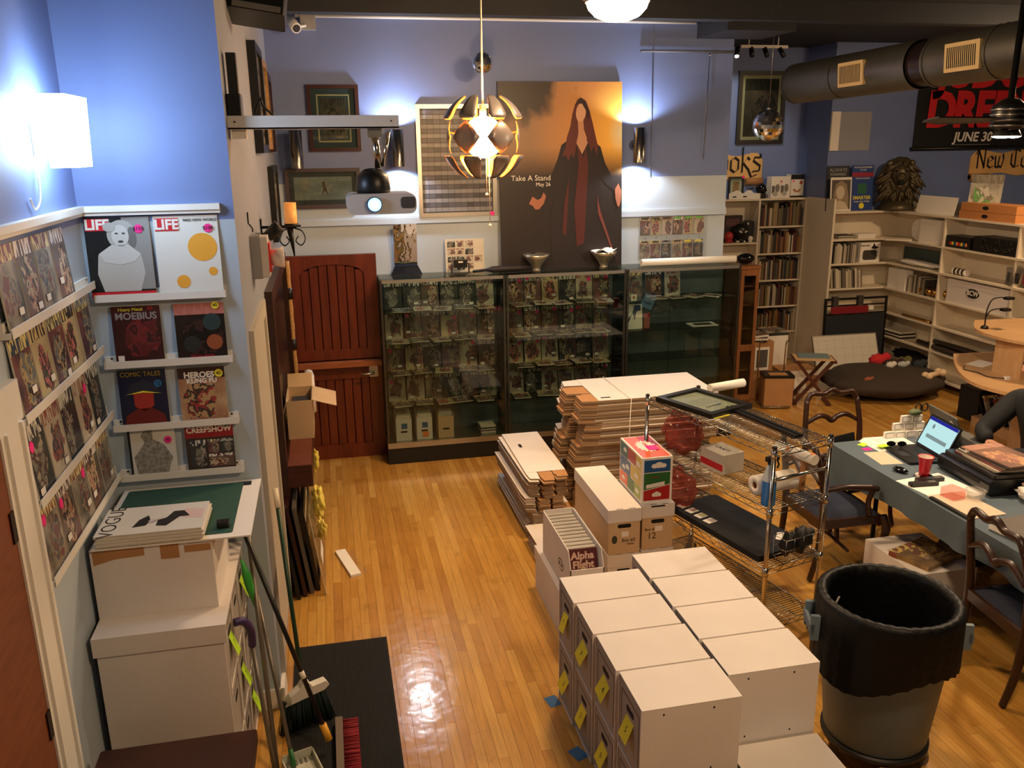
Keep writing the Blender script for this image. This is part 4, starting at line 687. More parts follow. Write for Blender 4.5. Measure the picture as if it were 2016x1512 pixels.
lay(t, 'helmet', [(-.07, .15), (-.05, .19), (0, .21), (.05, .19), (.07, .15), (.05, .155), (-.05, .155)], mat('helmet_dark', (40, 44, 60), .3)); lay(t, 'face', [(-.042, .15), (-.04, .09), (0, .065), (.04, .09), (.042, .15)], mat('face_red', (170, 50, 40), .5)); lay(t, 'coat', [(-.09, 0), (-.08, .05), (-.03, .08), (.03, .08), (.08, .05), (.09, 0)], mat('coat_red', (110, 30, 28), .5)); lay(t, 'brim', [(-.075, .145), (0, .16), (.075, .145), (0, .152)], YELLOW, .0012); star(t, .065, .19, .95, BLUETAPE, '12')
t = mag('magazine', 'kung fu heroes magazine with a yellow number forty sticker', 'magazine', -.593, 1.558, .2, .25, cover('kungfu_print', ((150, 70, 50), (190, 150, 100), (70, 60, 50), (160, 50, 46), (210, 180, 130)), (60, 44, 40), (60, 44, 40), 2, 3, .95)); text('title', 'HEROES', .036, PAPER, t, (-.01, -.001, .215), off=.0015); text('title', 'KUNG FU', .03, PAPER, t, (.0, -.001, .188), off=.001); star(t, .075, .22, 1, YELLOW, '40')
t = mag('magazine', 'white sketchbook cover with an ink drawing of a craggy torso', 'magazine', -.836, 1.318, .2, .235, mat('sketch_white', (214, 212, 204), .5)); lay(t, 'ink_drawing', [(-.07, .01), (-.08, .09), (-.05, .13), (-.03, .16), (-.045, .19), (-.02, .225), (.005, .215), (.005, .17), (.05, .145), (.085, .08), (.07, .05), (.06, .01)], mat('ink_wash', (140, 138, 130), .6, var=.5, vs=60)); star(t, .07, .165, .9, None, '45'); lay(t, 'spine_strip', rect(-.1, 0, -.09, .235), INK)
t = mag('magazine', 'CREEPSHOW comic with a red title band and small picture panels', 'magazine', -.587, 1.318, .21, .235, mat('cover_dusk', (60, 46, 40), .4)); lay(t, 'band', rect(-.105, .16, .105, .235), mat('band_red', (150, 34, 40), .4)); text('title', 'CREEPSHOW', .038, PAPER, t, (0, -.0025, .197), sx=.88, off=.001)
for k, (x0, z0, x1, z1, c) in enumerate(((-.09, .02, -.02, .15, 4), (-.01, .085, .04, .15, 2), (.045, .085, .1, .15, 4), (-.01, .02, .1, .08, 3))): lay(t, 'panel', rect(x0, z0, x1, z1), CV[c])
star(t, .075, .222, .8, mat('star_green', (20, 110, 80), .5))
# ---------------------------------------------------------------- drawer boxes: two-part white boxes with a grey drawer end
GREYC = mat('drawer_grey', (158, 150, 142), .75, var=.03, vs=8); LINE = mat('print_line', (70, 62, 58), .7)
def drawer_box(label, loc, D, Wd, Ht, rz, note=None, group=None, rivets=True, ncol=None):
    """drawer end faces local -X; box runs D along +X, Wd along Y"""
    t = thing('drawer_box', label, 'box', loc, rz, group)
    B().box(0, .002, 0, D, Wd-.002, .005).box(.002, .002, Ht-.005, D, Wd-.002, Ht).box(0, .002, .005, D, .008, Ht-.005).box(0, Wd-.008, .005, D, Wd-.002, Ht-.005).box(D-.005, .008, .005, D, Wd-.008, Ht-.005).build('shell', CARD, t)
    dr = B().box(.004, .012, .008, .03, Wd-.012, Ht-.012).build('drawer_end', GREYC, t)
    for a in ((.03, .04, .034, Ht-.05), (Wd-.034, .04, Wd-.03, Ht-.05)): B().box(.003, a[0], a[1], .0039, a[2], a[3]).build('printed_line', LINE, dr)
    B().box(.003, .03, Ht-.054, .0039, Wd-.03, Ht-.05).build('printed_line', LINE, dr)
    B().rbox(.0025, Wd/2-.04, Ht-.11, .0038, Wd/2+.04, Ht-.085, .01, ax=0).build('hand_hole', DARK, dr)
    if note is not None:
        n = B().at(TR(.0, Wd/2+.0, Ht*.48) @ RX(random.uniform(-.25, .25)) @ RY(radians(22))).box(-.012, -.042, -.05, -.011, .042, .042).build('sticky_note', ncol or YELLOW, t)
        text('number', note, .04, mat('pen_ink', (90, 84, 30), .7), n, (-.0125, Wd/2, Ht*.48), (radians(68), 0, -pi/2))
    if rivets:
        for x, z in ((D*.22, .03), (D*.72, .03), (D*.22, Ht-.03), (D*.72, Ht-.03)): B().cyl((x, .0019, z), (x, .0005, z), .004, n=8).build('rivet', DARK, t)
    return t
random.seed(5)
CW = ('nearest', 'second', 'third', 'farthest')
# left tower, drawer ends facing the aisle (+X): rotate by pi
for lev in range(3):
    for k in range(3):
        drawer_box('%s white drawer box %s in the left tower under the magazines' % (('bottom', 'middle', 'top')[lev], ('nearest', 'in the middle', 'farthest')[k]), (-.5, 3.42+k*.245, lev*.3125), .48, .24, .31, pi, '7' if (lev+k) % 2 == 0 else None, 'drawer boxes in the left tower', False, LIME)
t = thing('tower_lid', 'large white lid board covering the left tower of drawer boxes', 'lid', (-.99, 3.16, .938)); B().box(0, 0, 0, .495, .755, .006).box(0, 0, -.075, .495, .006, 0).build('lid', CARD, t); B().box(.012, .0065, -.9375, .483, .013, -.0005).build('side_panel', CARD, t)
t = thing('white_carton', 'sealed white carton with torn brown tape on the left tower', 'box', (-.99, 3.31, .9445)); B().box(0, 0, 0, .455, .45, .3).build('carton', CARD, t)
B().prism([(.01, .235), (.09, .255), (.2, .26), (.2, .2999), (.01, .2999)], -.001, -.0001, 1).build('torn_tape', KRAFT, t); B().box(.26, -.001, .235, .33, -.0001, .2999).build('tape_strip', KRAFT, t); B().box(.35, -.001, .255, .45, -.0001, .285).build('tape_strip', KRAFT, t)
ZC = 1.2449
t = thing('foam_board', 'large sheet of white board under the green cutting mat', 'board', (-.98, 3.30, ZC)); B().box(0, .0, .0, .6, .62, .006).build('board', PAPER, t); B().box(.5, .55, .0062, .56, .6, .0066).build('printed_label', INK, t)
tag(B().rbox(.0, 0, 0, .5, .55, .003, .01).build('cutting_mat', mat('mat_green', (46, 84, 70), .6), None, (-.955, 3.34, ZC+.0065)), 'dark green cutting mat on white board atop the carton', 'mat')
for k in range(7): tag(B().box(0, 0, 0, .4, .27, .006).build('magazine', mat('magazine_white', (222, 216, 206), .4), None, (-.965+.004*(k % 3), 3.302-.003*(k % 2), ZC+.0102+k*.0063)), 'thin white magazine, %s of the seven in the pile on the cutting mat' % ('lowest', 'second from bottom', 'third from bottom', 'middle', 'third from top', 'second from top', 'topmost')[k], 'magazine', 'magazines piled on the carton')
t = thing('fashion_magazine', 'VOGUE magazine with a black-hatted figure on top of the pile', 'magazine', (-.965, 3.30, ZC+.0545)); B().box(0, 0, 0, .4, .27, .005).build('cover', MATS['sketch_white'], t)
text('title', 'VOGUE', .085, INK, t, (.045, .135, .0056), (0, 0, pi/2), off=-.001, sx=1.05); 
def hz(name, pts, m, d=0): B().prism(pts, .0052+d, .0058+d, 2).build(name, m, t)
hz('hat', [(.13, .06), (.145, .13), (.175, .17), (.19, .12), (.18, .07)], INK); hz('suit', [(.18, .08), (.22, .11), (.22, .06), (.26, .05), (.3, .13), (.34, .13), (.31, .19), (.27, .19), (.25, .13), (.2, .1)], INK, .0005); hz('glove_arm', [(.18, .11), (.22, .14), (.25, .15), (.23, .12)], MATS['face_grey'], .001); hz('skirt', [(.31, .12), (.39, .1), (.39, .19), (.31, .21)], mat('blush', (214, 190, 184), .5))
tag(B().rbox(0, 0, 0, .05, .035, .03, .008).build('tape_dispenser', BLACK, None, (-.52, 3.38, 1.2515)), 'small black block at the right edge of the white board', 'block')
for k, (y, z) in enumerate(((3.3, 1.1), (3.36, .99))): pass
# dark brown low cabinet at the bottom left
t = thing('brown_cabinet', 'dark brown cabinet top in the lower left corner', 'cabinet', (-.95, 2.2, 0)); WAL = wood('espresso', (52, 26, 16), (66, 34, 22), .35); B().box(.02, .02, 0, .53, .70, .555).build('carcass', WAL, t); B().rbox(0, 0, .5551, .56, .75, .6, .01).build('top', WAL, t)
# ---------------------------------------------------------------- brooms and poles
def pole(name, label, cat, pts, r, m, tips=()):
    t = thing(name, label, cat, pts[-1]); q = [Vector(p)-Vector(pts[-1]) for p in pts]; B().tube(q, r, 10).build('pole', m, t)
    for a, b_, rr, mm, nm in tips:
        d = q[-1]-q[0]; B().tube([q[0]+d*a, q[0]+d*b_], rr, 10).build(nm, mm, t)
    return t
SIL = mat('pole_grey', (120, 112, 104), .35, .4); GRN = mat('pole_green', (22, 60, 40), .4); BRI = mat('bristle_green', (24, 44, 42), .8); PINKR = mat('bristle_red', (150, 36, 48), .8)
t = pole('angle_broom', 'white-headed angle broom with dark green bristles and green handle', 'broom', [(-.34, 4.16, 1.10), (-.262, 3.745, .2)], .011, GRN, ((0, .1, .014, mat('tip_cream', (232, 222, 200), .5), 'grip'),))
B().at(RZ(.35)).prism([(-.1, -.045), (-.07, .0), (-.02, .03), (.0, .06), (.03, .04), (.04, .02), (.11, .025), (.125, .0), (.1, -.02)], -.022, .022, 1).build('head', WHITE, t)
def bristles(fn, n, m, t, r=.0022):
    b = B()
    for k in range(n): p, q = fn(k); b.tube([p, q], [r, r*.8], 4)
    return stuff(b.build('bristles', m, t))
rs = random.Random(2)
def brf(k): u, v = rs.random(), rs.uniform(-1, 1); x = -.1+.2*u; M = RZ(.35); return M @ Vector((x, .018*v, -.03+.02*u)), M @ Vector((x*1.25-.01+.03*u, .03*v+rs.uniform(-.01, .01), -.198))
bristles(brf, 420, BRI, t)
t = pole('push_broom', 'red-bristled push broom on its side with a long black handle', 'broom', [(-.50, 3.80, 1.17), (-.15, 3.52, .07)], .011, BLACK, ((-.015, .015, .013, mat('tip_yellow', (230, 170, 50), .5), 'end_cap'), (.93, 1.0, .017, MATS['tip_yellow'], 'socket'), (.7, .73, .0125, PAPER, 'sticker')))
B().box(.03, -.25, -.065, .065, .19, -.02).build('block', mat('block_wood', (110, 96, 80), .6), t)
def prf(k): y, z = rs.uniform(-.245, .185), rs.uniform(-.065, -.022); return Vector((.066, y, z)), Vector((.14, y+rs.uniform(-.004, .004), z+rs.uniform(-.003, .003)))
bristles(prf, 520, PINKR, t)
pole('blue_tipped_pole', 'silver mop pole with a blue tip leaning in the corner', 'pole', [(-.46, 3.87, 1.14), (-.384, 3.42, .012)], .011, SIL, ((0, .1, .015, mat('tip_blue', (36, 50, 110), .4), 'grip'),))
t = pole('hooked_pole', 'grey pole topped with a curved purple grip', 'pole', [(-.44, 3.46, .66), (-.385, 3.36, .012)], .010, SIL); B().tube(smooth_path([(-.105, .0, .85-.03), (-.07, .02, .84-.03), (-.05, .06, .77-.03), (-.055, .1, .645)]), .018, 10).build('grip', mat('grip_purple', (56, 36, 92), .5), t)
pole('green_ended_pole', 'grey pole with a green lower end among the brooms', 'pole', [(-.455, 3.88, .75), (-.31, 3.43, .012)], .010, SIL, ((.9, .99, .0115, mat('end_green', (40, 110, 60), .5), 'collar'),))
t = thing('hand_brush', 'bright green plastic scoop handle hanging by the drawer boxes', 'brush', (-.45, 3.72, .70)); B().tube([(-.03, .0, .24), (-.015, 0, .16), (-.005, 0, .09), (.01, .0, .0)], [.006, .02, .018, .008], 10).build('handle', mat('plastic_green', (60, 170, 70), .4), t)
t = thing('dustpan', 'white and green dustpan lying on the floor below the brooms', 'dustpan', (-.27, 3.4, .0105), rot=(0, 0, .3)); B().box(-.075, -.13, 0, .075, .09, .006).box(-.075, -.13, .006, -.069, .09, .04).box(.069, -.13, .006, .075, .09, .04).box(-.069, .084, .006, .069, .09, .05).build('pan', mat('pan_white', (206, 206, 190), .4), t)
for k in range(6): B().box(-.06+k*.022, .05, .0061, -.052+k*.022, .08, .012).build('rib', mat('rib_grey', (130, 130, 120), .5), t)
B().prism([(-.03, -.08), (.03, -.08), (.04, -.02), (.0, .02), (-.04, -.02)], .0061, .009, 2).build('print', mat('print_black', (24, 30, 34), .5), t)
# ================================================================ foreground drawer boxes
BY = [3.705, 3.443, 3.17, 2.889, 2.62]
NOTE = {(0, 1): '9', (1, 1): '9', (2, 1): '34', (3, 1): '5', (0, 0): '11', (1, 0): '3', (2, 0): '6', (3, 0): '12'}
for k in range(4):
    for lev in range(2):
        drawer_box('%s drawer box %s from the camera in the aisle-side row, yellow note' % (('lower', 'upper')[lev], ('farthest', 'third', 'second', 'nearest')[k]), (1.015+.01*k, BY[k+1], lev*.3375), .415, BY[k]-BY[k+1]-.006, .336, 0, NOTE[k, lev], 'drawer boxes in the aisle-side row')
RY2 = [3.855, 3.585, 3.306, 3.03, 2.757]
for k in range(4):
    for lev in range(2):
        drawer_box('%s drawer box %s from the camera in the row beside the wire cart' % (('lower', 'upper')[lev], ('farthest', 'third', 'second', 'nearest')[k]), (1.45+.006*k, RY2[k+1], lev*.3375), .41, RY2[k]-RY2[k+1]-.006, .336, 0, None, 'drawer boxes in the row beside the cart')
drawer_box('single low drawer box in front of the cart-side row', (1.475, 2.485, 0), .41, .264, .336, 0, None)
for k, (x, y, r) in enumerate(((.985, 3.655, .2), (1.0, 3.25, .4))): tag(B().box(-.035, -.045, 0, .03, .04, .0008).build('tape_patch', BLUETAPE, None, (x-.012, y, .0006), (0, 0, r)), ('patch of blue tape on the floor beside the farthest boxes', 'patch of blue tape on the floor beside the nearer boxes')[k], 'tape')
# ---------------------------------------------------------------- comic boxes behind them
def lidbox(name, label, loc, W_, D, H_, body, lid, note=None, slots=True):
    t = thing(name, label, 'box', loc); B().box(.006, .006, 0, W_-.006, D-.006, H_-.01).build('carton', body, t)
    B().box(0, 0, H_-.01, W_, D, H_).box(0, 0, H_-.085, W_, .005, H_-.01).box(0, D-.005, H_-.085, W_, D, H_-.01).box(0, .005, H_-.085, .005, D-.005, H_-.01).box(W_-.005, .005, H_-.085, W_, D-.005, H_-.01).build('lid', lid, t)
    B().rbox(W_*.3, .0045, H_-.125, W_*.7, .0059, H_-.1, .01, ax=1).build('hand_hole', DARK, t)
    for x in (.25, .62): B().box(W_*x, .006, H_, W_*(x+.2), .012, H_+.0006).build('lid_slot', DARK, t)
    return t
lidbox('comic_box', 'white lidded long box on the floor under the open box', (1.16, 4.03, 0), .235, .80, .29, CARD, CARD)
lidbox('comic_box', 'white lidded box under the tan long box', (1.56, 4.56, 0), .215, .74, .298, CARD, CARD); lidbox('comic_box', 'white lidded box under the box marked 12', (1.785, 4.58, 0), .215, .42, .298, CARD, CARD)
t = lidbox('comic_box', 'tan long box with white lid and marker writing on its end', (1.56, 4.56, .3), .215, .74, .30, TAN, CARD)
text('marker_text', 'Box #2', .03, mat('marker', (70, 50, 34), .8), t, (.135, .0045, .09), shear=.1); text('marker_text', 'Alpha', .02, MATS['marker'], t, (.15, .0045, .065)); B().box(.09, .004, .115, .135, .0056, .15).build('sticker', PAPER, t); B().prism(ell(.045, .10, .018, .028, 10), .0035, .0056, 1).build('scribble', mat('scribble_green', (60, 66, 44), .8), t)
t = lidbox('comic_box', 'tan short box with white lid and 12 written on its end', (1.785, 4.58, .3), .215, .42, .30, TAN, CARD)
text('marker_text', '12', .06, MATS['marker'], t, (.07, .0045, .09)); text('marker_text', 'Box #', .026, MATS['marker'], t, (.055, .0045, .135)); B().box(.09, .004, .12, .14, .0056, .155).build('sticker', PAPER, t); B().box(.06, -.001, .285, .15, -.0001, .295).build('front_slot', DARK, t)
t = thing('open_comic_box', 'open white box full of comics with Alpha Flight at the front', 'box', (1.19, 4.1, .2905)); W_, D, H_ = .195, .62, .285
B().box(0, 0, 0, W_, D, .005).box(0, 0, .005, W_, .005, .19).box(0, D-.005, .005, W_, D, H_).prism([(0, .005), (D, .005), (D, H_), (.05, H_), (0, .19)], 0, .005, 0).prism([(0, .005), (D, .005), (D, H_), (.05, H_), (0, .19)], W_-.005, W_, 0).build('carton', CARD, t)
B().prism(ell(.2, .13, .055, .035, 20), -.0012, -.0002, 0).build('round_logo', INK, t); B().prism(ell(.2, .13, .048, .028, 20), -.0018, -.0013, 0).build('logo_ring', CARD, t); text('logo_text', 'BCW', .034, INK, t, (-.0022, .2, .13), (pi/2, 0, -pi/2))
B().rbox(.06, -.0012, .07, .135, -.0002, .095, .01, ax=1).build('hand_hole', DARK, t)
for k in range(34):
    B().box(.012, 0, 0, .182, .008, .262).build('comic', (EDGE, PAPER, FILM)[k % 3 if k else 0], t, (0, .07+k*.0155, .006), (radians(-12), 0, 0))
c = B().box(.012, 0, 0, .182, .008, .262).build('front_comic', mat('alpha_maroon', (90, 34, 40), .35), t, (0, .052, .006), (radians(-12), 0, 0)); text('comic_title', 'Alpha', .058, mat('alpha_title', (226, 190, 170), .4), c, (.097, -.001, .222), off=.002); text('comic_title', 'Flight', .058, MATS['alpha_title'], c, (.1, -.001, .17), off=.002); B().prism(ell(.1, .08, .05, .05, 16), -.0015, -.0002, 1).build('printed_head', mat('print_tan', (190, 160, 120), .5), c)
# colourful comic-panel box
t = thing('printed_box', 'bright comic-strip patterned box with a pink square note', 'box', (1.785, 4.605, .6015)); W_, D, H_ = .2, .40, .30
B().box(0, 0, 0, W_, D, H_).build('carton', mat('glossy_white', (236, 232, 224), .35), t)
C_ = {n: mat('print_'+n, c, .35) for n, c in dict(blue=(34, 84, 140), green=(44, 104, 52), red=(176, 36, 40), orange=(226, 96, 50), yellow=(206, 176, 60), teal=(30, 96, 110), lime=(150, 170, 70)).items()}
def fr(name, pts, m, d=0): B().prism(pts, -.0012-d, -.0001-d, 1).build(name, m, t)
def lf(name, pts, m, d=0): B().prism(pts, -.0012-d, -.0001-d, 0).build(name, m, t)
def tp(name, pts, m, d=0): B().prism(pts, H_+.0001+d, H_+.0012+d, 2).build(name, m, t)
fr('panel', rect(.015, .205, .185, .285), C_['blue']); fr('panel', [(.015, .09), (.185, .12), (.185, .2), (.015, .2)], C_['green']); fr('panel', [(.015, .02), (.185, .02), (.185, .115), (.1, .1), (.015, .085)], C_['red'])
def cloud(f, cx, cz, r, d=.0012, sq=1): [f('speech_cloud', ell(cx+r*a, cz+r*b*sq, r*c, r*c*sq, 12), WHITE, d+.0001*k) for k, (a, b, c) in enumerate(((-.8, 0, .6), (0, .2, .8), (.8, 0, .6)))]
cloud(fr, .11, .245, .035, sq=.7); cloud(fr, .1, .055, .022); fr('label_strip', [(.03, .1), (.15, .115), (.15, .14), (.03, .125)], WHITE, .0012); fr('handle', rect(.06, .165, .12, .18), mat('print_olive', (84, 80, 50), .5), .0012)
for pts, c in ((rect(.01, .2, .1, .29), 'yellow'), (rect(.105, .21, .25, .29), 'red'), (rect(.255, .2, .39, .29), 'teal'), (rect(.2, .1, .39, .195), 'blue'), (rect(.01, .11, .195, .195), 'yellow'), (rect(.25, .02, .39, .095), 'orange'), (rect(.13, .02, .245, .1), 'green'), (rect(.01, .02, .125, .105), 'lime')): lf('panel', pts, C_[c])
for x, z, r in ((.06, .24, .025), (.3, .25, .02), (.25, .15, .024), (.32, .13, .02), (.09, .15, .024), (.32, .055, .02), (.07, .06, .022)): cloud(lf, x, z, r, sq=.9)
tp('panel', rect(.012, .012, .188, .388), C_['orange']); tp('panel', [(.1, .25), (.188, .2), (.188, .388), (.1, .388)], C_['red'], .0012); tp('burst', [(.1+.07*(1 if i % 2 else .75)*cos(i*pi/14), .2+.11*(1 if i % 2 else .75)*sin(i*pi/14)) for i in range(28)], WHITE, .0024); text('lettering', 'comics', .05, C_['red'], t, (.1, .2, H_+.0044), (0, 0, pi/2)); tp('pink_note', rect(.09, .12, .16, .2), PINK, .0052)
# ---------------------------------------------------------------- stacks of flattened boxes
EDGEC = mat('flute_edge', (150, 126, 98), .9)
def sheet(L, Wd, th):
    """flattened carton: white blank with notched kraft flaps on its -X end"""
    b = B(); f = L*.16
    b.prism([(f, 0), (L, 0), (L, Wd), (f, Wd)], th*.1, th, 2, 0, 2)
    b.prism([(f*.3, Wd*.03), (f, 0), (f, Wd*.33), (f*.6, Wd*.34), (f*.55, Wd*.3), (f*.3, Wd*.3)], 0, th*.85, 2, 1, 2)
    b.prism([(0, Wd*.4), (f, Wd*.37), (f, Wd*.68), (f*.5, Wd*.7), (.0, Wd*.66)], 0, th*.7, 2, 1, 2)
    b.prism([(f*.2, Wd*.74), (f, Wd*.72), (f, Wd), (f*.3, Wd*.97)], 0, th*.9, 2, 0, 2)
    return b
big = sheet(1.15, .62, .019).mesh('flat_box', [CARD, KRAFT, EDGEC]); small = sheet(1.05, .30, .0125).mesh('flat_box', [CARD, KRAFT, EDGEC])
rs = random.Random(8)
for k in range(45):
    bun = k//9; o = put('flat_box', big, None, (1.70+[.0, .02, -.03, .03, 0][bun]+.004*(k % 9)+rs.uniform(-.006, .006), 5.86+[.0, .03, .02, 0, .01][bun]+rs.uniform(-.008, .008), .001+k*.0198), (0, 0, rs.uniform(-.012, .012)+[.01, -.02, .02, 0, .0][bun]))
    tag(o, 'flattened long white box, %s from the floor in the tall stack' % nth(k+1), 'flat box', 'flattened boxes in the tall stack')
    if k == 44: o['label'] = 'topmost flattened white box of the tall stack, hand slot showing'; B().rbox(.22, .06, .0191, .30, .085, .0196, .01).build('hand_slot', DARK, o); B().rbox(.9, .1, .0191, 1.0, .108, .0196, .003).build('fold_slot', DARK, o)
t = thing('flat_box_strap', 'white plastic strap around the tall stack of flattened boxes', 'strap', (2.15, 5.84, 0)); B().tube([(0, -.005, .02), (0.0, -.006, .6), (.01, -.004, .895), (0, .66, .897)], .003, 5).build('strap', PAPER, t)
for k in range(35):
    bun = min(k//8, 3); o = put('flat_box', small, None, (1.575+rs.uniform(-.01, .01)+[.0, .03, -.02, .01][bun], 5.42+[.06, .0, .03, .05][bun]+rs.uniform(-.01, .01)+.004*(k % 8), .001+k*.0130), (0, 0, pi/2+rs.uniform(-.02, .02)))
    tag(o, 'flattened white box, %s from the floor in the low stack by the aisle' % nth(k+1), 'flat box', 'flattened boxes in the low stack')
    if k == 34: o['label'] = 'topmost flattened white box of the low stack, hand slot showing'; B().rbox(.7, .2, .0126, .78, .225, .0131, .01).build('hand_slot', DARK, o)
for k in range(10): tag(put('flat_box', small, None, (1.50+rs.uniform(-.01, .01), 4.86+rs.uniform(-.02, .02)+.01*k, .001+k*.0130), (0, 0, pi/2+rs.uniform(-.04, .04)), (.5, .8, 1)), 'short flattened white box, %s from the floor in the small heap' % nth(k+1), 'flat box', 'flattened boxes in the small heap')
# ---------------------------------------------------------------- wire cart
WIRE = mat('chrome_wire', (150, 146, 138), .25, 1)
P1 = Vector((1.928, 4.913, 0)); P2 = Vector((2.218, 3.831, 0)); ax = (P2-P1).normalized(); L = (P2-P1).length; Wc = .407
t = thing('wire_cart', 'chrome wire shelving cart on casters beside the drawer boxes', 'cart', P1, math.atan2(ax.y, ax.x))
# local: x along the long side from P1 to P2, +y towards the table
for x in (0, L):
    for y in (0, Wc):
        p = B().cyl((x, y, .1), (x, y, 1.21), .013, n=12).build('post', CHROME, t); B().lathe([(.0135, 1.2), (.0135, 1.212), (.001, 1.218)], 12, c=(x, y, 0)).build('post_cap', BLACK, p)
        c = B().cyl((x-.012, y, .045), (x+.012, y, .045), .045, n=16).build('caster_wheel', BLACK, t); B().box(x-.02, y-.012, .05, x+.02, y+.012, .105).build('fork', CHROME, c)
for z in (1.175, .84, .49, .13):
    s = B()
    for y in (0, Wc):
        s.cyl((0, y, z+.012), (L, y, z+.012), .0035, n=6).cyl((0, y, z-.022), (L, y, z-.022), .003, n=6)
        n = 26; s.tube([(L*i/n, y, z+(.01 if i % 2 else -.02)) for i in range(n+1)], .0022, 4)
    for x in (0, L):
        s.cyl((x, 0, z+.012), (x, Wc, z+.012), .0035, n=6).cyl((x, 0, z-.022), (x, Wc, z-.022), .003, n=6); n = 9; s.tube([(x, Wc*i/n, z+(.01 if i % 2 else -.02)) for i in range(n+1)], .0022, 4)
    for k in range(1, 58): s.cyl((L*k/58, 0, z+.016), (L*k/58, Wc, z+.016), .0025, n=5)
    for y in (Wc*.33, Wc*.66): s.cyl((0, y, z+.011), (L, y, z+.011), .003, n=6)
    s.build('wire_shelf', WIRE, t)
    for x in (0, L):
        for y in (0, Wc): B().cyl((x, y, z-.03), (x, y, z+.02), .017, n=12).build('corner_collar', CHROME, t)
B().cyl((L, .01, 1.02), (L, Wc-.01, 1.02), .011, n=12).build('push_handle', CHROME, t)
RC_ = math.atan2(ax.y, ax.x); CARTM = TR(*P1) @ RZ(RC_)
def cw(x, y, z): return CARTM @ Vector((x, y, z))
bk = thing('wire_basket', 'small wire basket of black gloves hooked on the cart end', 'basket', cw(L+.075, .1, .60), RC_); s = B()
for z in (0, .06, .12): s.tube([(-.04, -.09, z), (.05, -.09, z), (.05, .16, z), (-.04, .16, z)], .002, 5, closed=True)
for y in (-.09, -.03, .035, .1, .16): s.tube([(-.04, y, .12), (-.04, y, 0), (.05, y, 0), (.05, y, .12)], .0018, 5)
s.tube([(-.04, 0, .12), (-.06, 0, .14)], .002, 5).tube([(-.04, .1, .12), (-.06, .1, .14)], .002, 5); s.build('basket_wires', WIRE, bk)
for k, (x, y, z, a) in enumerate(((0, -.03, .06, .2), (.01, .05, .07, -.3), (.0, .1, .06, .4))): tag(B().ball((0, 0, 0), (.035, .045, .075), 12, 8, fn=lambda d: 1+.15*sin(6*d.z+4*d.x)).build('black_glove', mat('glove_black', (16, 16, 18), .6), None, cw(L+.075+x, .1+y, .60+z+.015), (a, .2, 0)), ('black glove at the left of the wire basket', 'black glove in the middle of the wire basket', 'black glove at the right of the wire basket')[k], 'glove')
# things on the cart
t = framed('framed_certificate', 'black framed certificate lying flat on top of the wire cart', .36, .46, cw(.30, .20, 1.1935), .04, mat('frame_satin', (18, 17, 16), .3), .0, PAPER, mat('certificate', (206, 198, 184), .6)); t['category'] = 'frame'; t.rotation_euler = (radians(-90), 0, RC_+pi/2+radians(8))
text('script', 'Certificate', .03, INK, t, (0, -.0145, -.08), shear=.3); [B().box(-.09, -.0145, -.03+.022*k, .09, -.0137, -.026+.022*k).build('text_line', mat('line_grey', (150, 144, 134), .7), t) for k in range(5)]
for k in range(2): tag(B().box(0, 0, 0, .6, .022, .018).build('black_rail', BLACK, None, cw(.44, .255+.035*k, 1.1935), (0, 0, RC_-.05)), ('black metal rail on the cart top, nearer the frame', 'black metal rail on the cart top, nearer the table')[k], 'rail')
tag(B().cyl((0, 0, 0), (0, .28, 0), .028, n=16).build('poster_tube', PAPER, None, cw(.12, .40, 1.225), (0, 0, RC_)), 'rolled white poster tube behind the framed certificate', 'tube')
tag(B().box(0, 0, 0, .22, .13, .004).build('yellow_folder', YELLOW, None, cw(.34, .05, 1.1935), (0, 0, RC_+.1)), 'yellow folder sticking out under the framed certificate', 'folder')
t = thing('printed_carton', 'small printed white and red carton under the cart top', 'box', cw(.42, .1, .8585), RC_); B().box(0, 0, 0, .2, .16, .12).build('carton', EDGE, t); B().box(.0, -.001, .02, .2, -.0001, .06).build('red_band', LIFE, t); text('box_text', 'CRAFT', .04, INK, t, (.1, .08, .1206), (0, 0, 0))
t = thing('bubble_wrap_bag', 'crumpled pink translucent plastic bag bulging from the cart', 'bag', cw(.18, .14, .859), RC_); PKF = clear('pink_film', (236, 190, 180), 1.5, .12, .35, (170, 90, 78))
def crumple(d): return 1+.12*sin(9*d.x+4*d.y)+.1*sin(11*d.z-5*d.y)
B().ball((0, .0, .13), (.15, .1, .13), 26, 18, fn=crumple).build('film', PKF, t)
t = thing('plastic_bag', 'pink plastic bag sagging beneath the middle cart shelf', 'bag', cw(.17, .1, .508), RC_); B().ball((0, 0, .12), (.17, .11, .12), 26, 18, fn=crumple).build('film', PKF, t)
t = thing('plastic_bag', 'crumpled clear grey plastic bag on the lower cart shelf', 'bag', cw(.16, .14, .148), RC_); B().ball((0, 0, .10), (.13, .09, .10), 24, 16, fn=crumple).build('film', clear('grey_film', (240, 240, 240), 1.5, .1, .25, (170, 170, 164)), t)
def towel_roll(label, loc, rot, L_, R_):
    t = thing('paper_towel_roll', label, 'paper roll', loc, rot=rot); B().lathe([(.02, 0), (R_, 0), (R_, L_), (.02, L_), (.02, 0)], 26, cap0=False, cap1=False).build('paper', PAPER, t); B().lathe([(.0195, .001), (.0195, L_-.001)], 14, cap0=False, cap1=False).build('core', KRAFT, t)
towel_roll('paper towel roll lying on the middle shelf of the cart', cw(.93, .06, .915), (radians(90), 0, RC_+pi-.1), .26, .056)
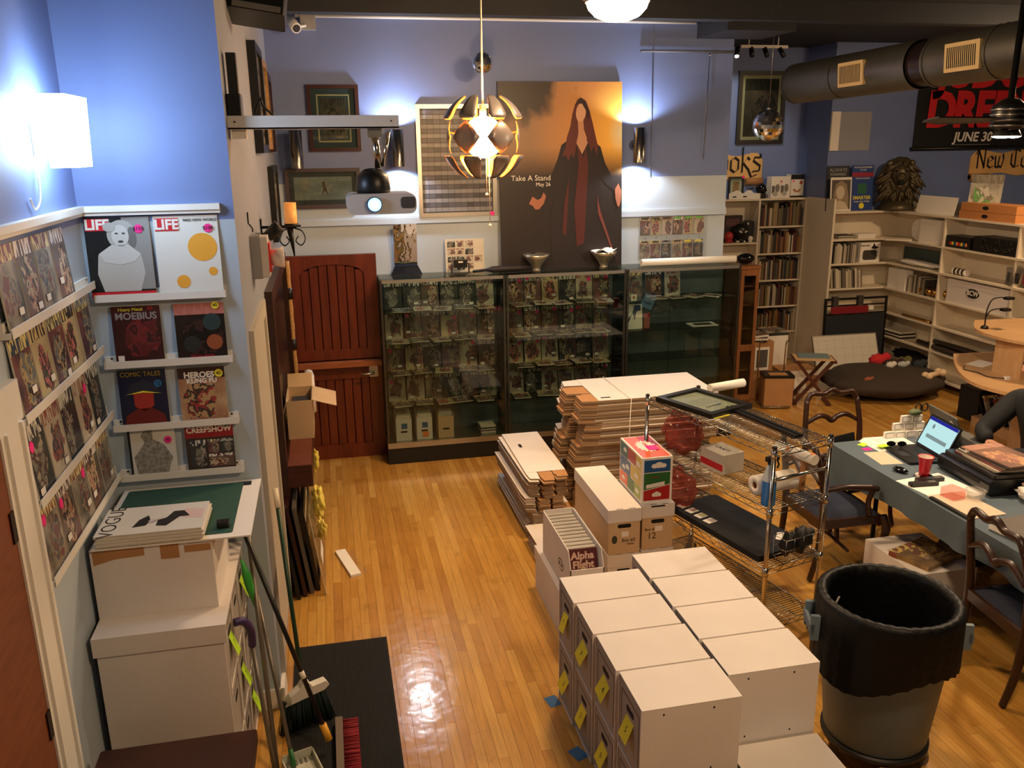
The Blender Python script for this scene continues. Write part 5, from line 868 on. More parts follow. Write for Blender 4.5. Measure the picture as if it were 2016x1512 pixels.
t = thing('spray_bottle', 'spray bottle of blue cleaner on the cart by the towel roll', 'bottle', cw(L-.055, .035, .8585), RC_); BLQ = mat('blue_liquid', (20, 110, 190), .2); B().lathe([(.001, .0), (.036, 0), (.038, .01), (.038, .14)], 20, cap1=False).build('liquid', BLQ, t); B().lathe([(.0385, .14), (.038, .16), (.02, .21), (.014, .23)], 20, cap0=False).build('neck', mat('cloudy_plastic', (190, 200, 206), .3), t); B().cyl((0, 0, .23), (0, 0, .25), .016).box(-.012, -.03, .25, .012, .05, .275).build('sprayer', BLACK, t); B().tube([(0, .045, .25), (.0, .06, .22), (0, .05, .2)], .005, 6).build('trigger', BLACK, t)
t = thing('wrap_roll', 'roll of polka dot wrapping film on the cart end', 'roll', cw(L-.12, Wc-.06, 1.06), RC_); B().cyl((-.2, 0, 0), (.08, 0, 0), .03, n=18).build('roll', PAPER, t)
for k in range(7): a = k*1.3; B().cyl((-.18+k*.04, .0305*cos(a), .0305*sin(a)), (-.18+k*.04, .029*cos(a), .029*sin(a)), .014, n=12).build('dot', (YELLOW, BLUETAPE, ORANGE, KRAFT)[k % 4], t)
B().grid(lambda u, v: Vector((-.19+.26*u, .025+.01*sin(8*u), -.02-.2*v)), 8, 6).build('hanging_film', clear('dot_film', (250, 250, 250), 1.4, .05, .2, (225, 222, 214)), t)
B().box(-.01, -.012, -.2005, .01, .012, -.03).build('stand', KRAFT, t)
t = thing('black_display_pad', 'black padded jewellery tray with four small cards on the lower cart shelf', 'tray', cw(.25, .012, .508), RC_)
B().rbox(.0, 0, 0, .8, .37, .035, .02).build('pad', mat('black_velvet', (20, 22, 28), .9, bump=.4, bs=14), t)
for k in range(4): B().at(TR(.05+k*.085, .07, .0356) @ RZ(.1)).box(-.028, -.035, 0, .028, .035, .002).build('small_card', PAPER, t); B().at(TR(.05+k*.085, .075, .0377) @ RZ(.1)).box(-.022, -.012, 0, .022, .03, .001).build('card_print', CV[k], t)
tag(B().prism([(0, 0), (.03, 0), (.04, .09), (.02, .11), (-.01, .09)], 0, .001, 2).build('paper_tag', PAPER, None, cw(.93, .25, .5445), (0, 0, RC_+.6)), 'white paper tag lying on the black padded tray', 'tag')
# ---------------------------------------------------------------- trash can
t = thing('trash_can', 'large grey round trash can on a dolly with black liner', 'trash can', (2.335, 2.97, 0)); CAN = mat('can_grey', (98, 116, 128), .5, var=.04, vs=3)
B().lathe([(.001, .115), (.215, .115), (.225, .13), (.275, .62), (.285, .66), (.285, .74), (.297, .75), (.297, .775), (.28, .775), (.27, .74), (.262, .62), (.21, .14), (.001, .135)], 48, cap0=False, cap1=False).build('barrel', CAN, t)
for a in (radians(160), radians(-20)):
    h = B().at(RZ(a)).box(.284, -.075, .60, .34, -.055, .72).box(.284, .055, .60, .34, .075, .72).rbox(.325, -.075, .63, .345, .075, .68, .008, ax=1).build('handle', CAN, t)
def liner(u, v):
    a = 2*pi*u; w = .0015*sin(9*a)+.002*sin(29*a+1)+.0015*sin(53*a)
    if v < .45: q = v/.45; r = .308+.004*(1-q)+w*(1-q*.4); z = .50+.05*sin(a+2.2)+.03*sin(3*a)+q*(.30-.05*sin(a+2.2)-.03*sin(3*a))+.004*sin(31*a)
    elif v < .6: q = (v-.45)/.15; r = .308+w*.6-.05*q; z = .80+.012*sin(pi*q)+.002*sin(37*a)
    else: q = (v-.6)/.4; r = .258+w*.8*(1-q)-.03*q; z = .80-.5*q
    return Vector((r*cos(a), r*sin(a), z))
LINER = mat('black_liner', (8, 8, 9), .5, spec=.25, bump=.5, bs=25); B().grid(liner, 120, 26).build('liner', LINER, t); B().lathe([(.001, .30), (.232, .30)], 40).build('liner_floor', LINER, t)
B().lathe([(.001, .085), (.2, .085), (.235, .095), (.235, .1145), (.001, .1145)], 36, cap0=False, cap1=False).build('dolly', mat('dolly_black', (26, 26, 28), .5), t)
for k in range(5):
    a = 2*pi*k/5+.55; c = B().at(RZ(a)).cyl((.205, -.014, .036), (.205, .014, .036), .036, n=18).build('caster_wheel', mat('wheel_grey', (110, 100, 88), .5), t); B().at(RZ(a)).box(.18, -.02, .06, .23, .02, .0849).build('fork', CHROME, c)
tag(B().box(-.006, 0, -.06, .006, .002, .06).build('paper_straw', PAPER, None, (2.11, 3.04, .73), (radians(8), radians(25), .4)), 'white straw caught in the black trash liner', 'straw')
# ================================================================ the work table
TX0, TX1, TY0, TY1, TZ = 3.31, 4.36, 2.2, 4.98, .735
t = thing('work_table', 'long folding table under a grey-green cloth on the right', 'table', (0, 0, 0)); B().rbox(TX0, TY0, TZ-.03, TX1, TY1, TZ, .03).build('table_top', mat('table_brown', (70, 56, 46), .6), t)
for x in (TX0+.12, TX1-.12):
    for y in (2.5, 4.6): B().cyl((x, y, 0), (x, y, TZ-.0305), .015, n=10).build('leg', BLACK, t)
CL = mat('cloth_grey_green', (82, 96, 106), .85, var=.06, vs=5, bump=.1, bs=40)
def cloth(u, v):
    # u runs along the hanging rim, v from rim to hem
    per = [(TX0-.006, TY0), (TX0-.006, TY1+.006), (TX1+.006, TY1+.006), (TX1+.006, TY0)]; seg = [TY1-TY0, TX1-TX0, TY1-TY0]; d = u*sum(seg); k = 0
    while k < 2 and d > seg[k]: d -= seg[k]; k += 1
    a, b_ = Vector(per[k]), Vector(per[k+1]); p = a+(b_-a)*(d/seg[k]); n = Vector((-(b_-a).y, (b_-a).x)).normalized(); s = sum(seg[:k])+d
    corner = max(0, 1-abs(s-seg[0])/.5); drop = (.17+.30*corner*corner+.012*sin(9*s)); f = .02*v*(sin(14*s)*.6+sin(31*s)*.3)+.05*v*corner
    return Vector((p.x+n.x*(.003+f+.01*v), p.y+n.y*(.003+f+.01*v), TZ+.004-drop*v))
tc = thing('tablecloth', 'grey-green cloth draped over the long folding table', 'tablecloth', (0, 0, 0))
B().box(TX0-.006, TY0, TZ+.001, TX1+.006, TY1+.006, TZ+.0045).build('cloth_top', CL, tc); B().grid(cloth, 220, 8).build('cloth_drop', CL, tc)
Z = TZ+.0048
def sheetp(label, x, y, w, d, rz, m=PAPER, th=.001, cat='paper', name='paper_sheet', dz=0): return tag(B().box(-w/2, -d/2, 0, w/2, d/2, th).build(name, m, None, (x, y, Z+dz), (0, 0, rz)), label, cat)
for k in range(5): o = sheetp('printed sheet in the loose pile at the far table end, %s' % ('lowest', 'second from bottom', 'middle', 'second from top', 'topmost')[k], 3.66+.012*k, 4.87+.006*k, .28, .22, .06-.03*k, dz=k*.0012); o['group'] = 'loose sheets at the table end'
for k in range(6): B().box(-.1, -.07+k*.025, .0011, .08, -.066+k*.025, .0014).build('text_line', mat('line_grey', (150, 144, 134), .7), o)
sheetp('blank tan sheet at the table edge before the laptop', 3.475, 4.64, .15, .23, -.1, mat('tan_sheet', (206, 186, 160), .7)); sheetp('pink sticky note at the table edge', 3.475, 4.815, .06, .045, .2, PINK, cat='note', name='sticky_note'); sheetp('lime sticky note beside the black laptop', 3.585, 4.80, .075, .05, .1, LIME, cat='note', name='sticky_note', dz=.02)
sheetp('lime sticky note half under the paper pile', 3.50, 4.90, .07, .05, .5, LIME, cat='note', name='sticky_note', dz=.001)
def laptop(name, label, loc, rz, w, d, ang, body, screen):
    t = thing(name, label, 'laptop', loc, rz); B().rbox(-w/2, 0, 0, w/2, d, .018, .012).build('base', body, t); kb = B().box(-w/2+.02, d*.4, .0181, w/2-.02, d-.02, .0186).build('keyboard_deck', mat('key_deck', (24, 25, 28), .6), t)
    for r in range(5):
        for k in range(12): B().box(-w/2+.028+k*(w-.056)/12, d*.43+r*.024, .0187, -w/2+.028+(k+.86)*(w-.056)/12, d*.43+r*.024+.019, .0205).build('key', mat('key_black', (30, 31, 34), .5), kb)
    B().box(-.045, .02, .0181, .045, .075, .0185).build('touchpad', mat('pad_grey', (50, 50, 54), .4), t)
    l = B().rbox(-w/2, -.006, 0, w/2, .006, d*.98, .012, ax=1).build('lid', body, t, (0, d, .019), (ang, 0, 0)); return t, l
t, l = laptop('laptop', 'black laptop with a lit white document on screen', (3.575, 4.645, Z), radians(-96), .33, .235, radians(-24), BLACK, True)
sc = B().box(-.152, -.0075, .018, .152, -.0062, .215).build('screen', glow('screen_white', (205, 250, 250), .85), l)
B().box(-.152, -.0082, .193, .152, -.0076, .215).build('title_bar', glow('screen_blue', (50, 50, 170), .7), l); B().box(-.11, -.0082, .075, .11, -.0076, .1).build('text_block', glow('screen_grey', (150, 170, 170), .7), l); B().prism(ell(-.08, .16, .013, .016), -.0082, -.0076, 1).build('round_seal', MATS['screen_grey'], l)
t, l = laptop('laptop', 'grey laptop with stickers on its lid behind the black laptop', (4.314, 4.737, Z), radians(82), .34, .24, radians(-20), mat('laptop_grey', (92, 92, 86), .4), False)
B().prism(ell(-.1, .17, .022, .028), .0062, .0072, 1).build('sticker', PAPER, l); B().prism(ell(-.1, .165, .014, .018), .0073, .0078, 1).build('sticker_print', INK, l); B().prism(ell(.01, .11, .035, .045), .0062, .0072, 1).build('sticker', mat('sticker_brown', (96, 66, 54), .5), l)
t = thing('computer_mouse', 'black computer mouse on the grey cloth', 'mouse', (3.425, 4.395, Z), .4); B().ball((0, 0, .008), (.032, .055, .026), 18, 10, fn=lambda d: 1 if d.z > 0 else .6).build('shell', mat('gloss_black', (14, 14, 16), .15), t); B().box(-.002, .01, .03, .002, .04, .0345).build('wheel', STEEL, t)
t = thing('red_cup', 'red plastic party cup with white inside', 'cup', (3.53, 4.31, Z+.003)); B().lathe([(.001, 0), (.031, 0), (.033, .03), (.036, .07), (.045, .118), (.047, .12), (.047, .124), (.043, .12)], 26, cap0=False, cap1=False).build('cup', mat('cup_red', (190, 24, 40), .35), t); B().lathe([(.0425, .12), (.034, .07), (.029, .006), (.001, .005)], 26, cap0=False, cap1=False).build('inside', mat('cup_white', (236, 226, 214), .4), t)
tag(B().prism(ell(0, 0, .05, .05), 0, .002, 2).build('coaster', PAPER, None, (3.53, 4.31, Z)), 'round white coaster under the red cup', 'coaster')
t = thing('label_strips', 'clump of white strip labels with black outlines standing by the papers', 'labels', (3.87, 5.0-.04, Z))
for j, (z, n, dx, dy) in enumerate(((0, 4, -.16, 0), (.055, 3, -.09, .01), (.11, 2, -.04, .0))):
    for k in range(n):
        q = B().box(0, 0, 0, .078, .02, .05).build('label', PAPER, t, (dx+k*.08, dy-.006*k, z)); B().rbox(.006, -.001, .006, .072, -.0002, .044, .008, ax=1).build('outline', INK, q); B().rbox(.0085, -.0016, .0085, .0695, -.0011, .0415, .007, ax=1).build('blank', PAPER, q)
t = thing('scissors', 'black handled scissors sticking out of the label clump', 'scissors', (3.98, 4.965, Z+.162)); [B().tube([(x+.022*cos(a), 0, .05+.028*sin(a)) for a in [2*pi*i/14 for i in range(14)]], .005, 6, closed=True).build('handle_loop', BLACK, t) for x in (-.026, .026)]; B().box(-.006, -.002, -.03, .006, .002, .03).build('blade', STEEL, t)
tag(B().ball((0, 0, 0), (.05, .03, .022), 14, 8, fn=crumple).build('green_rag', mat('rag_green', (90, 100, 70), .9), None, (3.92, 4.955, Z+.13+.055), (0, 0, .2)), 'crumpled green and orange scrap on top of the label clump', 'scrap')
t = thing('sunglasses', 'dark sunglasses resting behind the laptop', 'glasses', (3.66, 4.765, Z+.0205), -.3); [B().prism(ell(x, .02, .03, .018, 16), -.002, .002, 1).build('lens', mat('gloss_black', (14, 14, 16), .15), t) for x in (-.035, .035)]; B().tube([(-.012, 0, .024), (0, 0, .028), (.012, 0, .024)], .002, 5).build('bridge', BLACK, t)
t = thing('printer', 'low black printer in the middle of the table', 'printer', (3.80, 4.16, Z), radians(-4)); B().rbox(-.12, -.24, 0, .22, .24, .10, .03, ax=1).rbox(-.09, -.23, .1001, .2, .23, .125, .015).build('body', mat('printer_black', (18, 18, 20), .3), t); B().box(-.1215, -.16, .05, -.1201, .16, .075).build('paper_slot', DARK, t); B().box(-.122, -.02, .088, -.1201, .1, .091).build('chrome_line', CHROME, t)
for k in range(6): o = tag(B().box(-.13, -.19, 0, .13, .19, .008).build('bagged_magazine', (CVF[k % 6] if k < 5 else cover('golden_print', ((150, 100, 70), (206, 140, 60), (190, 116, 56), (160, 90, 66), (120, 80, 60)), (190, 120, 90), (170, 110, 80), 3, 2.4, flat=True)), None, (3.87+.006*k, 4.14-.005*k, Z+.126+k*.0085), (0, 0, -.1+.03*k)), 'bagged magazine stacked on the printer, %s of six' % ('lowest', 'second', 'third', 'fourth', 'fifth', 'topmost golden one')[k], 'magazine', 'magazines on the printer')
for k in range(10): tag(B().box(-.1, -.14, 0, .1, .14, .008).build('bagged_magazine', CVF[(k*2+1) % 6] if k == 9 else EDGE, None, (3.95+.005*(k % 3), 3.76-.004*(k % 4), Z+k*.0085), (0, 0, .1-.02*(k % 5))), 'magazine %s from the table in the tall white-bagged pile' % nth(k+1) if k < 9 else 'topmost magazine of the tall pile wrapped with a white bag', 'magazine', 'magazines in the tall table pile')
t = thing('plastic_bag', 'crumpled white shopping bag around the magazine pile', 'bag', (3.83, 3.72, Z)); B().ball((0, 0, .045), (.05, .17, .045), 26, 14, fn=crumple).build('film', mat('white_film', (226, 220, 210), .4), t)
for k, (x, y, r, dz) in enumerate(((3.42, 4.17, .2, 0), (3.50, 4.22, .35, .0))): t = thing('remote_control', ('black remote control nearer the table edge', 'black remote control nearer the printer')[k], 'remote', (x, y, Z+.0025), radians(-8)+r*.3); B().rbox(-.09, -.022, 0, .09, .022, .02, .008).build('case', BLACK, t); B().box(.03, -.014, .0201, .075, .014, .021).build('keypad', mat('keypad_grey', (90, 86, 80), .5), t)
sheetp('large white sheet under the two remotes', 3.50, 4.12, .34, .36, .15, th=.002); sheetp('long tan folder at the table edge beyond the cables', 3.46, 3.86, .24, .34, .05, mat('tan_sheet', (206, 186, 160), .7), .004)
t = thing('clear_case', 'clear pink plastic case among the papers', 'case', (3.47, 3.98, Z+.0045), .2); B().rbox(-.05, -.05, 0, .05, .05, .05, .01).build('case', clear('pink_plastic', (250, 220, 216), 1.45, .05, .15, (240, 200, 190)), t)
t = thing('clear_case', 'small clear round tub among the papers', 'tub', (3.58, 3.93, Z+.0045)); B().lathe([(.001, 0), (.045, 0), (.055, .05), (.05, .05), (.042, .003), (.001, .003)], 20, cap0=False, cap1=False).build('tub', clear('clear_tub', (250, 250, 250), 1.45, .05, .12, (230, 225, 215)), t)
tag(B().rbox(-.012, -.16, 0, .012, .16, .014, .004).build('metal_ruler', mat('ruler_dark', (60, 58, 54), .3, .6), None, (3.335, 3.83, Z), (0, 0, .02)), 'dark metal straightedge along the table edge', 'ruler')
t = thing('art_book', 'thick art book with dark and orange cover near the table edge', 'book', (3.52, 3.45, Z), .12); B().box(-.15, -.13, .004, .15, .13, .04).build('pages', PAPER, t); b = B().box(-.153, -.133, .0401, .153, .133, .045).build('cover', mat('book_dark', (60, 48, 42), .4, var=.3, vs=9), t); B().prism([(.02, -.13), (.15, -.13), (.15, .02), (.09, -.02), (.05, -.01)], .0451, .0458, 2).build('cover_print', mat('book_orange', (206, 116, 64), .5), b)
tag(B().rbox(-.06, -.04, 0, .06, .04, .05, .01).build('white_box', PAPER, None, (4.14, 4.50, Z), (0, 0, .3)), 'small white box by the printer beside the hand', 'box')
tag(B().cyl((0, 0, 0), (0, 0, .03), .055, n=24).build('round_tin', mat('tin_dark', (52, 48, 42), .4), None, (4.03, 4.52, Z)), 'dark round tin behind the printer', 'tin')
t = thing('binder', 'black folder with a yellow-noted white sheet hanging off the table end', 'folder', (3.50, 5.07, .60), rot=(radians(-12), 0, .3)); B().box(-.1, 0, 0, .1, .02, .15).build('folder', BLACK, t); B().box(-.08, -.002, -.05, .09, -.0003, .05).build('white_sheet', PAPER, t); B().box(-.05, -.004, -.03, .01, -.0025, .02).build('yellow_note', YELLOW, t)
# ---------------------------------------------------------------- carved chairs
CH = wood('carved_walnut', (40, 22, 15), (60, 34, 22), .35, (2, 2, 6)); NAVY = mat('navy_upholstery', (26, 32, 52), .85, bump=.2, bs=80)
def chair(label, loc, rz, arms, group=None, s=1):
    """faces local +Y"""
    t = thing('carved_chair', label, 'chair', loc, rz, group); w = .24
    for sx in (-1, 1):
        B().tube(smooth_path([(sx*w, .22, .43), (sx*(w+.02), .24, .34), (sx*w, .225, .16), (sx*(w+.015), .245, .012)]), interp([.026, .028, .016, .019], 15), 9).build('front_leg', CH, t)
        B().tube(smooth_path([(sx*(w-.03), -.245, .012), (sx*(w-.02), -.21, .2), (sx*(w-.015), -.2, .45), (sx*(w-.01), -.22, .66), (sx*(w-.03), -.26, .86)]), interp([.018, .021, .024, .021, .019], 20), 9).build('back_post', CH, t)
        if arms:
            B().tube(smooth_path([(sx*(w-.01), -.212, .64), (sx*(w+.03), -.08, .665), (sx*(w+.05), .06, .655), (sx*(w+.04), .13, .64)]), interp([.016, .02, .024, .02], 15), 9).build('arm', CH, t)
            B().tube(smooth_path([(sx*(w+.035), .11, .645), (sx*(w+.02), .09, .55), (sx*(w-.0), .12, .44)]), .017, 8).build('arm_support', CH, t)
        B().box(sx*(w-.02)-.012, -.19, .37, sx*(w-.02)+.012, .21, .43).build('side_rail', CH, t)
    B().tube(smooth_path([(-w+.03, -.26, .85), (-w+.07, -.265, .905), (-.07, -.268, .90), (0, -.27, .93), (.07, -.268, .90), (w-.07, -.265, .905), (w-.03, -.26, .85)]), .02, 9).build('crest_rail', CH, t)
    B().tube(smooth_path([(-w+.02, -.235, .68), (-.12, -.235, .735), (-.05, -.24, .725), (0, -.24, .695), (.05, -.24, .725), (.12, -.235, .735), (w-.02, -.235, .68)]), interp([.013, .02, .02, .024, .02, .02, .013], 30), 8).build('back_slat', CH, t)
    B().box(-w, .19, .36, w, .215, .43).build('front_rail', CH, t); B().box(-w+.02, -.215, .37, w-.02, -.195, .43).build('rear_rail', CH, t)
    B().grid(lambda u, v: Vector(((u-.5)*(.46-.06*(1-v)), -.195+.41*v, .43+.055*(max(0, sin(pi*u))*max(0, sin(pi*v)))**.35)), 14, 14).build('seat_cushion', NAVY, t)
    B().tube([(-w+.01, .0, .2), (0, .02, .2), (w-.01, 0, .2)], .011, 8).build('stretcher', CH, t); return t
chair('carved wooden chair standing at the far end of the table', (3.68, 5.32, 0), pi, False); chair('carved wooden armchair with navy seat between cart and table', (3.15, 4.68, 0), -pi/2, True); chair('carved wooden chair tucked under the table at the right edge', (3.42, 3.27, 0), -pi/2-.12, False)
chair('carved wooden chair under the seated person', (4.70, 4.56, 0), pi/2, False)
# boxes under the table
t = thing('open_box', 'white box under the table with a yellow comic on top', 'box', (3.22, 3.88, 0), .0); B().box(0, 0, 0, .40, .5, .31).build('carton', CARD, t); B().box(.0, 0, .3101, .40, .2, .315).build('flap', CARD, t)
t = thing('painted_book', 'large bagged book with a yellow and brown cover on the white box', 'book', (3.42, 4.08, .3155), .35); B().box(-.17, -.13, 0, .17, .13, .03).build('book', cover('tawny_print', ((206, 156, 50), (120, 70, 40), (230, 190, 80), (180, 150, 120), (70, 44, 34)), (250, 220, 90), (150, 70, 40), 5, 2.2, .9, True), t); B().box(-.18, -.14, .0302, .18, .14, .031).build('bag', FILM, t)
t = lidbox('comic_box', 'white lidded box on the floor behind the trash can', (3.05, 3.58, 0), .2, .4, .3, CARD, CARD)
tag(B().ball((0, 0, 0), (.09, .06, .05), 18, 10, fn=crumple).build('crumpled_bag', FILM, None, (3.7, 4.5, .05)), 'crumpled clear bag on the floor under the table', 'bag')
# ---------------------------------------------------------------- seated person, reaching over the table
def skin(name, pts, edges, rad, m, parent, root=0, sub=2):
    me = bpy.data.meshes.new(name); me.from_pydata(pts, edges, []); me.materials.append(m); o = put(name, me, parent)
    md = o.modifiers.new('skin', 'SKIN'); md.use_smooth_shade = True; md.branch_smoothing = .5; o.modifiers.new('sub', 'SUBSURF').levels = sub; o.modifiers['sub'].render_levels = sub
    for v, r in zip(me.skin_vertices[0].data, rad): v.radius = (r, r) if not isinstance(r, tuple) else r
    me.skin_vertices[0].data[root].use_root = True; return o
pr = thing('person', 'person in a black long-sleeved top reaching across the table', 'person', (4.62, 4.56, 0))
SKIN = mat('skin_tone', (168, 116, 92), .5); TOP = mat('black_top', (18, 18, 20), .85, bump=.2, bs=40); JEAN = mat('dark_trousers', (26, 28, 36), .85)
pts = [(.02, 0, .52), (.0, 0, .70), (-.05, .0, .92), (-.09, 0, 1.06), (-.10, 0, 1.14), (-.12, 0, 1.2),
       (-.06, .14, 1.05), (-.08, .19, 1.02), (-.24, .22, .85), (-.29, .22, .815), (-.33, .14, .80), (-.34, .09, .795),
       (-.07, -.14, 1.05), (-.09, -.19, 1.02), (-.22, -.34, .86), (-.27, -.37, .82), (-.38, -.24, .80), (-.42, -.17, .795),
       (.0, .1, .50), (-.36, .12, .53), (-.42, .12, .5), (-.40, .12, .10), (.0, -.1, .50), (-.36, -.12, .53), (-.42, -.12, .5), (-.40, -.12, .10)]
ed = [(0, 1), (1, 2), (2, 3), (3, 4), (4, 5), (3, 6), (6, 7), (7, 8), (8, 9), (9, 10), (10, 11), (3, 12), (12, 13), (13, 14), (14, 15), (15, 16), (16, 17), (0, 18), (18, 19), (19, 20), (20, 21), (0, 22), (22, 23), (23, 24), (24, 25)]
rad = [(.17, .12), (.155, .11), (.17, .12), (.15, .1), .06, .055, .095, .085, .072, .066, .055, .044, .095, .085, .072, .066, .055, .044, .095, .075, .07, .055, .095, .075, .07, .055]
body = skin('body', pts, ed, rad, TOP, pr)
B().ball((-.135, 0, 1.315), (.088, .074, .115), 22, 16, fn=lambda d: 1-.1*max(0, -d.z)*(1 if d.x > 0 else .3)).build('head', SKIN, pr)
hd = pr.children[-1]; B().ball((-.13+.012, 0, 1.335), (.094, .082, .112), 22, 14, fn=lambda d: 1 if (d.x > -.35 or d.z > .45) else .8).build('hair', mat('dark_hair', (36, 26, 22), .7), pr); B().prism([(-.235, 1.32), (-.215, 1.34), (-.215, 1.285), (-.24, 1.29)], -.013, .013, 1).build('nose', SKIN, hd)
for s in (-1, 1): B().ball((-.208, s*.03, 1.335), .011, 8, 6).build('eye', mat('eye_dark', (30, 24, 22), .3), hd); B().ball((-.125, s*.076, 1.315), (.02, .008, .03), 10, 6).build('ear', SKIN, hd)
B().ball((-.213, 0, 1.262), (.008, .024, .007), 10, 6).build('mouth', mat('lip_tone', (150, 90, 80), .5), hd)
def hand(base, d, side):
    b = Vector(base); dv = Vector(d).normalized(); sd = Vector((-dv.y, dv.x, 0))*side; P = [b, b+dv*.045, b+dv*.085]; E = [(0, 1), (1, 2)]; R = [(.026, .022), (.034, .016), (.036, .014)]
    for k, (o, ln) in enumerate(((-.028, .062), (-.009, .072), (.010, .066), (.028, .052))):
        i = len(P); p = b+dv*.088+sd*o; P += [p, p+dv*ln*.5+Vector((0, 0, .004)), p+dv*ln+Vector((0, 0, -.016))]; E += [(2, i), (i, i+1), (i+1, i+2)]; R += [.0095, .009, .0075]
    i = len(P); p = b+dv*.035-sd*.035; P += [p, p+dv*.03-sd*.018, p+dv*.055-sd*.02+Vector((0, 0, -.01))]; E += [(1, i), (i, i+1), (i+1, i+2)]; R += [.013, .0105, .009]
    skin('hand', P, E, R, SKIN, pr)
hand((-.34, .09, .79), (-.2, -.97, -.02), 1); hand((-.42, -.17, .79), (.25, .95, -.02), -1)
for s in (-1, 1): B().at(TR(-.46, s*.12, 0)).prism([(-.12, 0), (.1, 0), (.1, .05), (.06, .10), (-.02, .09), (-.1, .05)], -.045, .045, 1).build('shoe', BLACK, pr)
# ================================================================ white bookcases at the back right
SHELF = mat('shelf_cream', (226, 214, 192), .5)
t = thing('tall_bookcase', 'tall white bookcase full of books against the back blue wall', 'bookcase', (0, 9.95, 0)); D = .249
for x in (4.3, 5.295, 5.93): B().box(x, 0, 0, x+.024, D, 2.046).build('upright', SHELF, t)
B().box(4.3, 0, 2.0461, 5.954, D, 2.07).build('top', SHELF, t); B().box(4.3245, D-.008, .02, 5.9299, D-.001, 2.0459).build('back_panel', SHELF, t)
for z in (1.725, 1.385, 1.045, .705, .365, .02): B().box(5.3195, .002, z-.02, 5.9295, D-.0085, z).build('shelf_board', SHELF, t)
for z in (1.53, 1.1, .6, .02): B().box(4.3245, .002, z-.02, 5.2945, D-.0085, z).build('shelf_board', SHELF, t)
t = thing('end_panel', 'tall plain white end panel dividing the two back bookcases', 'panel', (5.956, 9.35, 0)); B().box(0, 0, 0, .028, .5995, 2.08).build('board', SHELF, t)
B().box(.0005, .597, 1.0, .0135, .6, 1.05).build('edge_strip', SHELF, t)
t = thing('corner_bookcase', 'white open corner bookcase with many shelves along the right', 'bookcase', (0, 0, 0)); ZR = (1.93, 1.6, 1.305, 1.0, .70, .41, .11)
for z in ZR:
    B().box(5.985, 9.35, z-.022, 6.7299, 9.598, z).build('back_shelf', SHELF, t); B().box(6.73, 5.6, z-.022, 7.02, 9.598, z).build('side_shelf', SHELF, t)
for y in (8.38, 7.3, 6.3, 5.6): B().box(6.735, y, 0, 7.0199, y+.022, 1.93-.0221).build('divider', SHELF, t)
B().box(7.0201, 5.6, 0, 7.035, 9.598, 2.06).build('back_board', SHELF, t); B().box(5.985, 9.5985, .0, 7.0199, 9.5995, 1.93).build('back_board', SHELF, t)
# books
BOOKP = palette('book_spines', ((44, 38, 36), (70, 40, 34), (150, 130, 100), (92, 84, 74), (36, 42, 50), (130, 90, 50), (170, 160, 140), (84, 40, 36), (60, 60, 54), (110, 100, 60), (28, 26, 26), (196, 186, 168)), .5)
GREYP = palette('pale_spines', ((170, 160, 140), (190, 180, 160), (140, 132, 116), (110, 100, 88), (206, 196, 176), (60, 54, 48)), .6)
bm_ = B().box(0, 0, 0, 1, 1, 1).mesh('book', BOOKP); pm_ = B().box(0, 0, 0, 1, 1, 1).mesh('book', GREYP)
rs = random.Random(17)
def row(x0, x1, y, z, hmin, hmax, me, label, group, wmin=.014, wmax=.034, d=.17, along='x', lean=0):
    x = x0; n = 0
    while x < x1-.012:
        w = min(rs.uniform(wmin, wmax), x1-x); h = rs.uniform(hmin, hmax)
        if along == 'x': o = put('book', me, None, (x, y, z+.0005), (0, lean, 0), (w*.94, d, h))
        else: o = put('book', me, None, (y, x, z+.0005), (lean, 0, 0), (d, w*.94, h))
        n += 1; tag(o, '%s %s, counted from the left' % (nth(n), label), 'book', group); x += w
for k, z in enumerate((1.725, 1.385, 1.045, .705, .365)): row(5.33, 5.92, 9.965, z, .2, .29, bm_, 'book upright on the %s shelf of the tall bookcase' % ('top', 'second', 'third', 'fourth', 'fifth')[k], 'books on the %s shelf of the tall bookcase' % ('top', 'second', 'third', 'fourth', 'fifth')[k])
row(6.03, 6.33, 9.37, 1.305, .2, .25, pm_, 'pale magazine upright on the second back shelf', 'magazines on the second back shelf', .012, .022); row(6.02, 6.45, 9.37, 1.0, .2, .24, pm_, 'pale magazine leaning on the third back shelf', 'magazines on the third back shelf', .016, .03, lean=-.12)
row(8.62, 8.95, 6.76, 1.0, .17, .22, pm_, 'clear-sleeved record upright on the side shelf', 'records on the side shelf', .01, .02, .2, 'y')
# toys and boxes
def toy(label, loc, s, body, head, eyes=None):
    t = thing('toy_figure', label, 'toy', loc); B().ball((0, 0, .28*s), (.2*s, .17*s, .2*s), 16, 10).build('head', head, t); B().tube([(0, 0, .12*s), (0, 0, .02*s)], [.09*s, .11*s], 12).build('body', body, t)
    for q in (-1, 1): B().ball((q*.08*s, -.03*s, .03*s), (.05*s, .07*s, .03*s), 10, 6).build('foot', PAPER if eyes else body, t); B().tube([(q*.09*s, 0, .12*s), (q*.16*s, -.03*s, .06*s)], .03*s, 8).build('arm', body, t)
    if eyes:
        for q in (-1, 1): B().at(TR(q*.07*s, -.155*s, .28*s) @ RY(-q*.4)).ball((0, 0, 0), (.05*s, .02*s, .02*s), 10, 6).build('eye', PAPER, t)
toy('black big-headed toy figure with white eyes on the left bookcase shelf', (5.09, 10.0, 1.5305), .5, BLACK, BLACK, True); toy('red round toy figure beside the black toy', (4.93, 9.99, 1.5305), .3, mat('toy_red', (180, 50, 44), .4), mat('toy_red', (180, 50, 44), .4)); toy('small white toy figure right of the black toy', (5.22, 9.98, 1.5305), .17, PAPER, PAPER)
